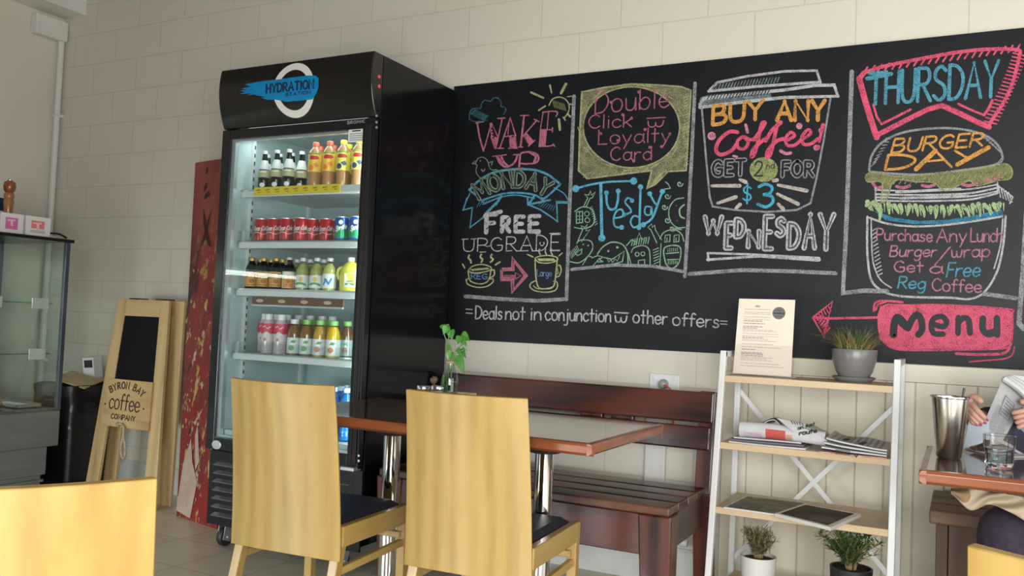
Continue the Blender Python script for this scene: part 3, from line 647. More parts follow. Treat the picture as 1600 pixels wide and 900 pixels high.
MB().tube(catmull([(0, -.012, .142), (0, -.024, .134), (.006, -.030, .124), (0, -.032, .116), (-.006, -.030, .124), (0, -.024, .134)], 4), .0014, 6).build('swing_clip', M_alum, pr['sarsa'], smooth=True)
pr['pale'] = bottle('cordial_bottle', 'x', 'pale yellow bottles on the third shelf', [(.002, .001), (.029, .001), (.0315, .006), (.0315, .088), (.028, .108), (.014, .126), (.0125, .140)], M_g_clear,
    [(.0140, .134), (.0145, .147), (.012, .150)], mat('cap_pale', (.62, .60, .52), .35), (.0321, .014, .070), W_paper, [(.002, .004), (.0295, .004), (.0295, .090), (.024, .108), (.011, .124)], lq('pale_drink', (.46, .43, .14)),
    decals=(('label_fruit', mat('print_mango', (.62, .45, .10), .5), lambda k: k.disc(0, -.052, .010, 12, ry=.012)), ('label_leaf', mat('print_leaf', (.12, .30, .10), .5), lambda k: k.line([(-.022, -.030), (0, -.034), (.022, -.028)], .010, smooth=True))))
pr['pale_blue'] = bottle('lemon_bottle', 'x', None, [(.002, .001), (.029, .001), (.0315, .006), (.0315, .088), (.028, .108), (.014, .126), (.0125, .140)], M_g_clear,
    [(.0140, .134), (.0145, .147), (.012, .150)], mat('cap_pale', (.62, .60, .52), .35), (.0321, .014, .078), W_paper, [(.002, .004), (.0295, .004), (.0295, .090), (.024, .108), (.011, .124)], lq('lemon_drink', (.58, .58, .16)),
    decals=(('label_splash', mat('print_blue', (.03, .22, .50), .5), lambda k: (k.line([(-.02, -.030), (-.008, -.052), (.004, -.032), (.016, -.056)], .008), k.disc(-.012, -.052, .006))),))
def jug():
    t = thing('lemon_squash_jug', 'large bright yellow squash bottle with moulded handle on the third shelf of the fridge', 'bottle', (0, 0, 0))
    sq = Matrix.Diagonal((1.15, .8, 1))
    MB().lathe([(.002, 0), (.042, .001), (.046, .008), (.047, .070), (.042, .100), (.028, .124), (.014, .134), (.014, .140)], n=24, M=sq).build('container', mat('yellow_squash', (.72, .70, .10), .2, spec=.6), t, smooth=True)
    MB().lathe([(.0155, .136), (.0158, .152), (.013, .154)], n=16).build('cap', mat('cap_cream', (.66, .62, .55), .4), t, smooth=True)
    MB().tube(catmull([(-.038, -.012, .108), (-.056, -.014, .100), (-.060, -.014, .075), (-.052, -.012, .055)], 5), .007, 8).build('moulded_handle', MATS['yellow_squash'], t, smooth=True)
    def f(x, y, l): 
        a = -1.1+x/.048; return Vector((.0478*1.17*cos(a), .0478*.83*sin(a), -y))
    ik = Ink(f); ik.poly([(-.026+.052*i/8, -.022) for i in range(9)]+[(.026, -.08)]+[(.026-.052*i/8, -.086+.006*abs(i-4)/4) for i in range(9)]); lb = ik.mb.build('front_label', W_paper, t, fix=False)
    def g(x, y, l): 
        a = -1.1+x/.0487; return Vector((.0487*1.17*cos(a), .0487*.83*sin(a), -y))
    ik = Ink(g); ik.line([(-.016, -.034), (.016, -.034)], .010); ik.line([(-.012, -.046), (.012, -.048)], .006); ik.mb.build('label_print', mat('print_leaf', (.12, .30, .10), .5), lb, fix=False)
    return t
# fourth shelf
pr['pink'] = bottle('vitamin_water_bottle', 'x', 'white capped pink bottles on the fourth shelf', [(.002, .001), (.030, .001), (.032, .006), (.0305, .06), (.032, .10), (.031, .13), (.022, .152), (.0165, .160)], mat('bottle_pink_clear', (.60, .50, .50), .12, spec=.6),
    [(.0185, .158), (.0190, .182), (.0170, .184)], mat('cap_white', (.74, .75, .75), .4), (.0327, .060, .140), mat('label_pale_pink', (.66, .60, .60), .45),
    decals=(('label_top', mat('label_hot_red', (.62, .03, .09), .45), lambda k: k.poly([(-.06, -.140), (.06, -.140), (.06, -.100), (.02, -.092), (0, -.104), (-.02, -.092), (-.06, -.102)])),
            ('label_fruit', mat('print_pink', (.62, .18, .22), .45), lambda k: k.disc(-.006, -.068, .008, 12)), ('label_script', W_paper, lambda k: k.line([(-.020, -.122), (-.008, -.128), (.004, -.118), (.018, -.126)], .004, smooth=True))))
def juice(nm, lqn, lqc, frn, frc, capn, capc, label='x'):
    return bottle('juice_bottle', label, 'fruit juice bottles on the fourth shelf', [(.002, .001), (.029, .001), (.0315, .006), (.0315, .098), (.028, .118), (.018, .138), (.017, .148)], M_g_clear,
    [(.0185, .144), (.0190, .163), (.0172, .165)], mat(capn, capc, .4), (.0321, .012, .082), W_paper, [(.002, .004), (.0295, .004), (.0295, .098), (.026, .118), (.0155, .138)], lq(lqn, lqc),
    decals=(('label_leaf', mat('print_leaf_green', (.10, .33, .08), .5), lambda k: k.poly([(-.010, -.060), (0, -.072), (.018, -.070), (.010, -.058)])), ('label_fruit', mat(frn, frc, .5), lambda k: k.disc(-.004, -.036, .014, 12, ry=.012))))
pr['apple'] = juice('apple', 'juice_brown', (.28, .11, .03), 'print_apple', (.20, .42, .12), 'cap_white', (.74, .75, .75))
pr['apple2'] = juice('apple', 'juice_brown', (.28, .11, .03), 'print_apple', (.20, .42, .12), 'cap_green', (.22, .48, .12))
pr['peach'] = juice('peach', 'juice_gold', (.62, .33, .04), 'print_peach', (.70, .26, .14), 'cap_green', (.22, .48, .12))
pr['orange'] = juice('orange', 'juice_orange', (.82, .47, .01), 'print_carrot', (.75, .22, .06), 'cap_green', (.22, .48, .12))
pr['amber'] = juice('amber', 'juice_amber', (.20, .07, .02), 'print_peach', (.70, .26, .14), 'cap_green', (.22, .48, .12))
# bottom deck
pr['blue_water'] = bottle('water_bottle', 'x', 'blue water bottles on the bottom of the fridge', [(.002, .001), (.026, .001), (.029, .010), (.029, .035), (.0265, .042), (.029, .050), (.029, .15), (.027, .175), (.016, .205), (.0135, .215)], M_g_blue,
    [(.0155, .210), (.0158, .228), (.014, .230)], mat('cap_pale_blue', (.55, .68, .76), .4), (.0293, .085, .130), mat('label_blue', (.01, .22, .62), .35), [(.002, .004), (.027, .006), (.027, .175), (.013, .205)], lq('blue_water_tint', (.10, .42, .70)))
pr['clear_water'] = bottle('spring_water_bottle', 'x', 'clear water bottles on the bottom of the fridge', [(.002, .001), (.028, .001), (.031, .010), (.031, .15), (.028, .175), (.016, .200), (.0135, .210)], M_g_clear,
    [(.0155, .206), (.0158, .224), (.014, .226)], mat('cap_ice', (.66, .70, .70), .4), (.0315, .07, .13), mat('label_ice', (.62, .68, .70), .4))
def tall_can():
    t = thing('energy_drink_can', 'x', 'drink can', (0, 0, 0), 0, 'black and silver cans on the bottom of the fridge')
    MB().lathe([(.022, 0), (.029, .006), (.0315, .014), (.0315, .205), (.028, .215)], n=22).build('can_body', mat('can_black', (.02, .02, .022), .25, .3), t, smooth=True)
    MB().lathe([(.028, .213), (.0285, .219), (.0265, .220), (.025, .215), (.002, .215)], n=22).build('can_lid', M_alum, t, smooth=True)
    ik = Ink(on_cyl(.0318, -1.25)); ik.line([(-.01, -.05), (-.004, -.12)], .004); ik.line([(.002, -.05), (.006, -.12)], .004); ik.mb.build('can_stripes', M_alum, t, fix=False)
    return t
pr['tall'] = tall_can()
FZ = 'of the fridge'
Y1 = 3.045
def row(key, pxs, py, z, lab, y=Y1, rz=0):
    for i, px in enumerate(pxs):
        place(pr[key], at_y(px, py, y).x, y, z, lab(i), rz)
s1, s2, s3, s4 = [z+.0005 for z in SHZ]; s5 = .5345
row('green', [413, 432, 451], 270, s1, lambda i: f'{ORD[i]} green glass bottle from the left in the front row, top shelf {FZ}')
place(pr['green'], at_y(471, 270, 3.10).x, 3.10, s1, 'green glass bottle set back beside the iced tea on the top shelf '+FZ)
row('tea_peach', [492.5, 514.5], 260, s1, lambda i: f'iced tea bottle with coral cap, {ORD[i]} from left on the top shelf {FZ}')
row('tea_lemon', [536, 560], 260, s1, lambda i: ['iced tea bottle with yellow cap and lemon label beside the coral capped ones', 'lemon iced tea bottle at the door edge under the notice sticker'][i])
for i, px in enumerate([418, 437, 456]): place(pr['green'], at_y(px, 265, 3.12).x, 3.12, s1, f'green glass bottle directly behind the {ORD[i]} one on the top shelf {FZ}')
for i, px in enumerate([500, 521]): place(pr['tea_peach'], at_y(px, 258, 3.125).x, 3.125, s1, f'coral capped iced tea standing behind the {ORD[i]} front one on the top shelf')
for i, px in enumerate([545, 564]): place(pr['tea_lemon'], at_y(px, 258, 3.125).x, 3.125, s1, ['yellow capped iced tea standing behind the front lemon one on the top shelf', 'lemon iced tea in the second row at the door edge of the top shelf'][i])
row('red', [408.5, 427.5, 447.5, 470], 356, s2, lambda i: f'red soft drink can, {ORD[i]} from left in front row of second fridge shelf')
for i, (px, yy) in enumerate([(488, 3.09), (510, 3.09), (524, 3.14)]): place(pr['red'], at_y(px, 356, yy).x, yy, s2, ['red soft drink can set back right of the four front red cans', 'red soft drink can set back, last red one before the blue cans', 'red soft drink can deep behind the gap next to the blue cans'][i])
for i, px in enumerate([418, 438, 459]): place(pr['red'], at_y(px, 354, 3.12).x, 3.12, s2, f'red soft drink can behind the {ORD[i]} can of the front row')
row('blue', [534, 557], 354, s2, lambda i: ['blue and green lemonade can next to the red cans on the second fridge shelf', 'blue and green lemonade can at the door edge of the second fridge shelf'][i])
place(pr['blue'], at_y(544, 354, 3.12).x, 3.12, s2, 'blue and green lemonade can behind the front pair on the second fridge shelf')
row('brown', [393, 411.5, 431], 430, s3, lambda i: f'brown bottle with orange label, {ORD[i]} from the left on the third fridge shelf', rz=radians(12))
place(pr['sarsa'], at_y(451.5, 430, Y1).x, Y1, s3, 'brown bottle with swing clip and white and orange label on the third fridge shelf', radians(12))
for i, px in enumerate([406, 423, 441]): place(pr['brown'], at_y(px, 428, 3.12).x, 3.12, s3, f'brown bottle standing behind the {ORD[i]} orange labelled one on the third shelf', radians(12))
row('pale', [473, 495], 430, s3, lambda i: f'pale yellow bottle with oval green label, {ORD[i]} from the left on the third shelf')
place(pr['pale_blue'], at_y(515, 430, Y1).x, Y1, s3, 'pale lemon bottle with blue splash label beside the large yellow squash')
for i, px in enumerate([464, 484, 505]): place(pr['pale'], at_y(px, 428, 3.125).x, 3.125, s3, ['pale yellow bottle in the second row behind the swing clip bottle', 'pale yellow bottle in the second row between the two oval labels', 'pale yellow bottle in the second row behind the blue splash label'][i])
jg = jug(); jg.location = (at_y(548, 430, 3.06).x, 3.06, s3)
row('pink', [419.5, 439], 520, s4, lambda i: f'pink and red labelled white capped water bottle, {ORD[i]} in front on the fourth shelf')
for i, (px, yy) in enumerate([(414, 3.12), (433, 3.12), (428, 3.19), (449, 3.26), (466, 3.26), (484, 3.26), (503, 3.26), (519, 3.26)]):
    place(pr['pink'], at_y(px, 515, yy).x, yy, s4, ['white capped pink bottle in the second row at the left wall of the fridge', 'white capped pink bottle in the second row behind the second front one', 'white capped bottle in the rear row, furthest left on the fourth shelf', 'white capped bottle in the rear row, second from the left on the fourth shelf', 'white capped bottle in the rear row, third from the left on the fourth shelf', 'white capped bottle in the rear row above the apple juice', 'white capped bottle in the rear row above the peach juice', 'white capped bottle in the rear row, furthest right on the fourth shelf'][i])
row('apple', [460], 525, s4, lambda i: 'apple juice bottle with white cap and leaf label on the fourth fridge shelf')
row('apple2', [479.5], 525, s4, lambda i: 'brown apple juice bottle with green cap in the front row of the fourth shelf')
row('peach', [500], 525, s4, lambda i: 'golden peach juice bottle with green cap beside the bright orange juice')
row('orange', [521], 525, s4, lambda i: 'bright orange juice bottle with green cap in the front row of the fourth shelf')
for r_, yy in ((0, 3.115), (1, 3.185)):
    for i, (k, px) in enumerate([('apple2', 474), ('peach', 494), ('orange', 514)]):
        place(pr[k], at_y(px+r_*-6+4, 522, yy).x, yy, s4, ['brown', 'golden', 'orange'][i]+' juice bottle with green cap in the '+['second', 'third'][r_]+' row of the fourth shelf')
place(pr['amber'], at_y(543, 520, 3.12).x, 3.12, s4+.0, 'dark amber juice bottle with green cap behind the clear tumbler in the fridge')
place(pr['amber'], at_y(562, 520, 3.19).x, 3.19, s4+.0, 'dark amber juice bottle with green cap at the door edge of the fourth shelf')
t = thing('empty_tumbler', 'upside down clear tumbler at the door end of the fourth fridge shelf', 'glass', (at_y(542, 530, 3.045).x, 3.045, s4))
MB().lathe([(.030, 0), (.0315, .002), (.026, .10), (.0235, .102), (.002, .102), (.002, .098), (.0225, .097), (.0285, .004), (.030, 0)], n=20, cap=False).build('glass_body', M_g_clear, t, smooth=True)
MB().lathe([(.0322, .001), (.0325, .004), (.0318, .008)], n=20, cap=False).build('rim', M_alum, t, smooth=True)
for i, (px, yy) in enumerate([(521, 3.045), (541, 3.045), (532, 3.11), (552, 3.11), (541, 3.175), (560, 3.175)]):
    place(pr['blue_water'], at_y(px, 640, yy).x, yy, s5, ['blue water bottle beside the chair back, front row on the bottom of the fridge', 'blue water bottle nearest the door edge in the front row at the bottom', 'blue water bottle in the second row, left of two on the fridge bottom', 'blue water bottle in the second row at the door edge of the fridge bottom', 'blue water bottle in the rear row, left of two on the fridge bottom', 'blue water bottle in the rear row at the door edge of the fridge bottom'][i])
for i, (px, yy) in enumerate([(478, 3.10), (492, 3.17), (511, 3.14)]):
    place(pr['clear_water'], at_y(px, 630, yy).x, yy, s5, ['clear water bottle beside the black cans on the bottom of the fridge', 'clear water bottle set furthest back beside the black cans', 'clear water bottle next to the blue ones on the bottom of the fridge'][i])
for i, (px, yy) in enumerate([(424, 3.10), (442, 3.10), (462, 3.10), (440, 3.17), (460, 3.17)]):
    place(pr['tall'], at_y(px, 620, yy).x, yy, s5, ['black can furthest left behind the chair back on the fridge bottom', 'black can in the middle of the front three on the fridge bottom', 'black can beside the clear water bottles in the front three', 'black can in the rear pair, nearer the fridge wall', 'black can in the rear pair, nearer the water bottles'][i])
# ================================================================== tables
M_edge = wood('table_edge_wood', (.20, .055, .022), (.30, .09, .035), 'X', .28, 7, .3)
M_top = mat('table_laminate', (.085, .030, .016), .14, col2=(.13, .048, .025), scale=30, stretch=(.08, 1, 1), spec=.8, coat=.6)
def pedestal_table(label, x0, x1, y0, y1, ped, group='pedestal tables'):
    cx, cy = (x0+x1)/2, (y0+y1)/2
    t = thing('pedestal_table', label, 'table', (cx, cy, 0), 0, group)
    a, b = (x1-x0)/2, (y1-y0)/2
    MB().box(-a+.012, a-.012, -b+.012, b-.012, .715, .7505).build('table_top', M_top, t)
    m = MB(); e = .0125
    prof = [(-b, .7495), (-b+.013, .7505), (-b+.013, .714), (-b+.009, .714), (-b-.004, .722), (-b-.006, .742)]
    m.prism(prof, -a-.005, a+.005, 'X'); m.prism([(-y, z) for y, z in prof], -a-.005, a+.005, 'X')
    m.prism([(p[0]+b-a, p[1]) for p in prof], -b-.005, b+.005, 'Y'); m.prism([(-(p[0]+b-a), p[1]) for p in prof], -b-.005, b+.005, 'Y')
    m.build('edge_band', M_edge, t, bevel=.002)
    px, py = ped[0]-cx, ped[1]-cy
    MB().lathe([(.031, .03), (.031, .70)], (px, py, 0), 28).build('column', M_chrome, t, smooth=True)
    MB().lathe([(.05, .66), (.11, .700), (.12, .714)], (px, py, 0), 24).build('top_plate', mat('plate_black', (.03, .03, .03), .5), t, smooth=True)
    MB().lathe([(.185, 0), (.185, .008), (.165, .018), (.06, .030), (.045, .045)], (px, py, 0), 40).build('base_disc', M_chrome, t, smooth=True)
    return t
TX1 = -.913
pedestal_table('brown topped table with wooden caddy of jars beside the drinks fridge', -2.105, -1.512, 2.275, 2.925, (-1.81, 2.60))
pedestal_table('brown topped table nearer the shelf, in front of the dark bench', -1.508, TX1, 2.275, 2.925, (-1.205, 2.60))
pedestal_table('brown topped table holding the steel cup and the water glass', -.085, .72, 2.45, 3.02, (.34, 2.73))

# ================================================================== chairs
M_chair = wood('chair_beech', (.365, .225, .062), (.445, .298, .093), 'Z', .36, 9, .2, .28, (.335, .200, .052), bump=.02, st=.075)
M_chair_side = wood('chair_beech_rail', (.40, .255, .07), (.48, .33, .10), 'Y', .32, 4, .2, .2, bump=.03)
M_seat = mat('seat_navy_vinyl', (.010, .012, .022), .5, col2=(.014, .017, .03), scale=40, bump=.06)
def back_pt(u, v):
    """u across (-1..1), v up (0..1): curved plywood back"""
    z = .362+.510*v - .012*u*u*(1-v)
    hw = .205-.012*v
    y = -.205-.006*sin(pi*v)*0 -.055*v**1.6+.042*u*u - .0*v
    return Vector((u*hw, y-.012, z))
def make_chair(label, loc, rz):
    t = thing('dining_chair', label, 'chair', loc, rz, 'pale wood dining chairs')
    def f(u, v):
        U = u*2-1; p = back_pt(U, v); a = back_pt(U+.01, v)-p; b = back_pt(U, v+.01)-p
        n = b.cross(a).normalized()
        if n.y > 0: n = -n
        return p, n
    MB().sheet(f, 12, 14, .013).build('backrest', M_chair, t, smooth=True, bevel=.002)
    for sx in (-1, 1):
        MB().bar((sx*.176, -.128, .448), (sx*.184, -.240, 0), .034, .032, (0, 1, 0), .026, .030).build('rear_leg', M_chair, t, bevel=.003)
        MB().bar((sx*.186, .222, .45), (sx*.186, .222, 0), .034, .034, (0, 1, 0), .028, .028).build('front_leg', M_chair, t, bevel=.003)
        MB().box(sx*.188-.014, sx*.188+.014, -.160, .225, .388, .451).build('side_rail', M_chair_side, t, bevel=.004)
        MB().bar((sx*.184, -.165, .315), (sx*.186, .222, .325), .018, .024, (0, 0, 1)).build('side_stretcher', M_chair_side, t, bevel=.003)
    MB().box(-.18, .18, .205, .236, .392, .449).build('front_rail', M_chair, t, bevel=.004)
    MB().bar((-.186, .205, .352), (.186, .205, .352), .018, .022, (0, 0, 1)).build('cross_stretcher', M_chair, t, bevel=.003)
    def g(u, v):
        x, y = (u*2-1)*.172, -.160+.367*v; e = min(1, (1-abs(u*2-1))*9, (1-abs(v*2-1))*9)
        return Vector((x, y, .452+.016*math.sqrt(max(e, 0)))), Vector((0, 0, 1))
    MB().sheet(g, 18, 18, .03).build('seat_pad', M_seat, t, smooth=True)
    return t
kidsmap = None
ch = make_chair('pale wood chair nearest the drinks fridge, pulled up to the brown table', (-1.835, 2.245, 0), radians(4))
def chair(label, loc, rz): return dup(ch, loc, rz, label)
chair('pale wood chair in the middle of the room, back close to the caddy of jars', (-1.262, 2.365, 0), radians(4))
chair('pale wood chair in the near foreground below the food display cabinet', (-1.166, .752, 0), radians(50))
chair('pale wood chair with only its top edge showing below the seated person', (.251, 1.191, 0), radians(-14))

# ================================================================== bench
def dark(ax): return wood('bench_dark_'+ax, (.040, .013, .010), (.12, .032, .02), ax, .32, 7, .25, .4, (.016, .008, .007), .25)
BX, BY, BZ = dark('X'), dark('Y'), dark('Z')
M_worn = wood('bench_worn_X', (.040, .018, .013), (.17, .075, .045), 'X', .34, 8, .12, .5, (.016, .010, .008), .35)
bn = thing('wooden_bench', 'dark red brown rustic timber bench against the wall beside the fridge', 'bench', (-1.52, 3.28, 0))
ox, oy = -1.52, 3.28
for k in range(4):
    y0 = 3.00+k*.125
    put(MB().box(-2.15, -.90, y0, y0+.112, .418, .450), 'seat_plank', M_worn, bn, bevel=.006)
put(MB().box(-2.12, -.965, 3.012, 3.045, .270, .416), 'front_apron', BX, bn, bevel=.004)
for x in (-2.13, -.925): put(MB().box(x-.018, x+.018, 3.05, 3.47, .290, .416), 'end_apron', BY, bn, bevel=.004)
for x in (-2.10, -.955):
    put(MB().bar((x, 3.050, .418), (x+(.008 if x > -1.5 else 0), 3.055, 0), .125, .095, (0, 1, 0), .10, .08), 'front_leg', BZ, bn, bevel=.006)
for x in (-2.12, -.912):
    put(MB().bar((x, 3.545, .83), (x, 3.500, .42), .065, .05, (0, 1, 0)).bar((x, 3.500, .43), (x, 3.56, 0), .075, .06, (0, 1, 0)), 'rear_leg', BZ, bn, bevel=.005)
for x in (-1.83, -1.42, -1.28): put(MB().bar((x, 3.552, .81), (x, 3.532, .60), .10, .03, (0, 1, 0)), 'back_batten', BZ, bn, bevel=.004)
put(MB().bar((-2.15, 3.518, .766), (-.884, 3.518, .766), .028, .125, (0, .12, 1)), 'back_rail', BX, bn, bevel=.007)
put(MB().bar((-2.15, 3.500, .643), (-.890, 3.500, .643), .028, .095, (0, .12, 1)), 'back_rail', BX, bn, bevel=.007)

# ================================================================== ladder shelf
M_smetal = mat('shelf_white_metal', (.74, .75, .75), .35); M_sboard = wood('shelf_pale_board', (.58, .43, .25), (.68, .53, .34), 'X', .4, 5, 0, .2, bump=.03)
SX0, SX1 = -.783, -.192
def fy(z): return 3.075+.160*z/1.007
SHB = [.918, .678, .452, .150]
sh = thing('ladder_shelf', 'white metal ladder shelf with pale timber boards and cross braces', 'shelf', ((SX0+SX1)/2, 3.3, 0))
for x in (SX0, SX1):
    w_ = .011
    put(MB().bar((x, fy(1.0), 1.007), (x, fy(0), 0), .022, .024, (0, 1, 0)), 'front_post', M_smetal, sh, bevel=.003)
    put(MB().bar((x, 3.485, .995), (x, 3.455, 0), .022, .024, (0, 1, 0)), 'rear_post', M_smetal, sh, bevel=.003)
    put(MB().bar((x, fy(1.0)-.012, .996), (x, 3.495, .996), .022, .022, (0, 0, 1)), 'top_bar', M_smetal, sh, bevel=.003)
for z in SHB:
    put(MB().box(SX0+.011, SX1-.011, fy(z)-.012, 3.468, z-.024, z), 'shelf_board', M_sboard, sh, bevel=.002)
for a, b in (((SX0, 3.487, .855), (SX1, 3.470, .19)), ((SX1, 3.482, .855), (SX0, 3.465, .19))):
    put(MB().bar(a, b, .004, .017, (.5, 0, .8)), 'cross_brace', M_smetal, sh)

# ------------------------------------------------------------------ on the shelf
# menu in its acrylic stand
P0 = Vector((at_y(1190, 590, 3.29).x, 3.29, SHB[0]))
LEAN = radians(11)
def mset(x, y, l):  # x right, y down from the top of an A4 sheet, metres
    u = .290-y; return P0+Vector((x, u*sin(LEAN)-l, .004+u*cos(LEAN)))
t = thing('menu_stand', 'clear acrylic stand on the top board of the ladder shelf', 'stand', tuple(P0))
M_acr = thin_glass('acrylic', (.985, .985, .985), .03, .9, 1.35)
m = MB(); W2 = .112
for y0, y1, l0, l1 in ((.175, .29, .010, .0125), (.0, .29, -.006, -.0035)):
    c = [mset(x, y, l) for l in (l0, l1) for x, y in ((-W2, y0), (W2, y0), (W2, y1), (-W2, y1))]
    m.add(c, [(0, 1, 2, 3), (7, 6, 5, 4), (0, 4, 5, 1), (1, 5, 6, 2), (2, 6, 7, 3), (3, 7, 4, 0)])
for x in (-W2, W2):
    c = [mset(x+d, y, l) for d in (-.001, .001) for y, l in ((.175, -.005), (.175, .0125), (.29, .0125), (.29, -.005))]
    m.add(c, [(0, 1, 2, 3), (7, 6, 5, 4), (0, 4, 5, 1), (1, 5, 6, 2), (2, 6, 7, 3), (3, 7, 4, 0)])
put(m, 'pocket', M_acr, t)
put(MB().box(P0.x-W2, P0.x+W2, P0.y-.010, P0.y+.085, P0.z+.0005, P0.z+.003), 'foot', M_acr, t)
M_menu = mat('menu_cream_paper', (.84, .75, .63), .6); M_ink = mat('print_black', (.03, .03, .035), .6); M_inkg = mat('print_grey', (.22, .21, .20), .6)
t = thing('printed_menu', 'cream printed menu sheet with round dark stamp standing in the clear stand', 'menu', tuple(P0))
c = [mset(x, y, l) for l in (.0, .0035) for x, y in ((-.103, .0), (.103, .0), (.105, .288), (-.105, .288))]
put(MB().add(c, [(0, 1, 2, 3), (7, 6, 5, 4), (0, 4, 5, 1), (1, 5, 6, 2), (2, 6, 7, 3), (3, 7, 4, 0)]), 'sheet', M_menu, t)
ik = Ink(mset, .0042)
rm = random.Random(3)
ik.text('MENU', (-.040, .031), (-.024, .031), .006, .0014)
y = .040
while y < .268:
    big = rm.random() < .2
    hd_ = rm.random() < .35
    L = rm.uniform(.05, .085) if hd_ else rm.uniform(.08, .165)
    if y < .10: L = min(L, .098)
    x = -.080; 
    while x < -.080+L:
        q = rm.uniform(.006, .020); ik.line([(x, y), (min(x+q, -.08+L), y)], .0026 if hd_ else .0013, caps=False); x += q+.002
    y += rm.choice((.005, .006, .0095, .012))
ik.build('menu_print', M_inkg, t)
ik = Ink(mset, .0042); ik.disc(.048, .052, .0235, 28); st = ik.build('round_stamp', mat('stamp_grey', (.16, .15, .14), .6), t)
ik = Ink(mset, .0048); ik.line([(.030, .053), (.066, .053)], .005); ik.line([(.04, .042), (.056, .042)], .002); ik.line([(.038, .064), (.058, .064)], .002); ik.build('stamp_print', mat('stamp_dark', (.05, .05, .05), .6), st, wc=True)
# plants
M_grass = mat('grass_green', (.06, .14, .03), .5, col2=(.14, .20, .05), scale=15); M_straw = mat('grass_straw', (.40, .31, .14), .6, col2=(.25, .20, .08), scale=20)
M_soil = mat('soil', (.045, .03, .02), .9, col2=(.02, .014, .01), scale=60, bump=.5)
def blades(n, h, spread, r0, seed, lean=1.0, w=.0035):
    rg = random.Random(seed); m = MB()
    for i in range(n):
        a = rg.uniform(0, 2*pi); r = r0*math.sqrt(rg.random()); p = Vector((r*cos(a), r*sin(a), 0)); b = a+rg.uniform(-.8, .8)
        hh = h*rg.uniform(.45, 1); sp = spread*rg.uniform(.15, 1)*lean; d = Vector((cos(b), sin(b), 0)); s_ = Vector((-sin(b), cos(b), 0))*w*rg.uniform(.6, 1.2)
        pts = [p+d*sp*(k/4)**1.7+Vector((0, 0, hh*(k/4-.22*(k/4)**3*rg.uniform(.2, 1.4)))) for k in range(5)]
        V = []
        for k, q in enumerate(pts):
            ww = (1-k/4)**.7*.5+.02; V += [q-s_*ww, q+Vector((0, 0, .0004))+d*.0006, q+s_*ww]
        F = []
        for k in range(4):
            for j in range(2): F.append((k*3+j, k*3+j+1, k*3+4+j, k*3+3+j))
        m.add(V, F, 0)
    return m
def potted(name, label, loc, prof, pm_, soilz, soilr, saucer=None, sm=None):
    t = thing(name, label, 'potted plant', loc, 0)
    MB().lathe(prof, n=36, cap=False).build('pot', pm_, t, smooth=True)
    MB().lathe([(soilr, soilz-.01), (soilr, soilz), (.001, soilz+.006)], n=24).build('soil', M_soil, t)
    if saucer: MB().lathe(saucer, n=36, cap=False).build('saucer', sm or pm_, t, smooth=True)
    return t
p = at_y(1334, 590, 3.35); gp = (p.x, 3.35, SHB[0])
M_gpot = mat('pot_grey_glaze', (.17, .165, .16), .3, col2=(.20, .195, .19), scale=8)
t = potted('potted_grass', 'spiky grass plant in a grey pot with saucer on the top shelf', gp, [(.0, .014), (.048, .012), (.062, .035), (.074, .075), (.078, .112), (.076, .117), (.071, .116), (.068, .09), (.0, .085)], M_gpot, .100, .070,
           [(.0, .001), (.058, .001), (.072, .013), (.074, .018), (.070, .018), (.060, .010), (.0, .008)])
b = blades(150, .125, .095, .05, 4); b.v = [(x, y, z+.098) for x, y, z in b.v]; b.build('green_blades', M_grass, t, smooth='all', fix=False)
b = blades(220, .115, .13, .058, 5); b.v = [(x, y, z+.098) for x, y, z in b.v]; b.build('dry_blades', M_straw, t, smooth='all', fix=False)
def twiggy(n, h, spread, seed, leaf):
    rg = random.Random(seed); st_ = MB(); lv = MB()
    for i in range(n):
        a = rg.uniform(0, 2*pi); hh = h*rg.uniform(.5, 1); sp = spread*rg.uniform(.2, 1)
        P = catmull([(0.015*cos(a), .015*sin(a), 0), (sp*.3*cos(a), sp*.3*sin(a), hh*.45), (sp*.7*cos(a+.2), sp*.7*sin(a+.2), hh*.8), (sp*cos(a+.3), sp*sin(a+.3), hh)], 4)
        st_.tube(P, .0012, 5)
        for q in P[3:]:
            for k in range(leaf):
                b = rg.uniform(0, 2*pi); e = rg.uniform(-.3, .9); d = Vector((cos(b)*cos(e), sin(b)*cos(e), sin(e))); s_ = d.cross(Vector((0, 0, 1))).normalized()*.0028; l = rg.uniform(.018, .034)
                lv.add([q, q+d*l*.5+s_, q+d*l, q+d*l*.5-s_], [(0, 1, 2, 3)])
    return st_, lv
p = at_y(1185, 868, 3.24); M_wpot = mat('pot_white_glaze', (.72, .71, .68), .25)
t = potted('potted_herb', 'dry twiggy herb in a white pot on the lowest board of the ladder shelf', (p.x, 3.24, SHB[3]), [(.0, .002), (.046, .001), (.055, .02), (.062, .09), (.063, p.z-SHB[3]), (.059, p.z-SHB[3]), (.056, .09), (.0, .085)], M_wpot, p.z-SHB[3]-.012, .057)
zz = p.z-SHB[3]-.012
s_, l_ = twiggy(44, .105, .062, 8, 4)
for q, nm, mm in ((s_, 'stems', M_straw), (l_, 'dry_leaves', mat('herb_dry', (.20, .17, .09), .7, col2=(.33, .26, .15), scale=30))):
    q.v = [(x, y, z+zz) for x, y, z in q.v]; q.build(nm, mm, t, fix=False)
p = at_y(1330, 886, 3.24)
t = potted('potted_shrub', 'leafy green plant in a black pot on the lowest board of the ladder shelf', (p.x, 3.24, SHB[3]), [(.0, .002), (.05, .001), (.066, .06), (.070, p.z-SHB[3]), (.064, p.z-SHB[3]), (.06, .07), (.0, .065)], mat('pot_black', (.02, .02, .022), .45), p.z-SHB[3]-.012, .062)
zz = p.z-SHB[3]-.012
s_, l_ = twiggy(60, .135, .115, 11, 4)
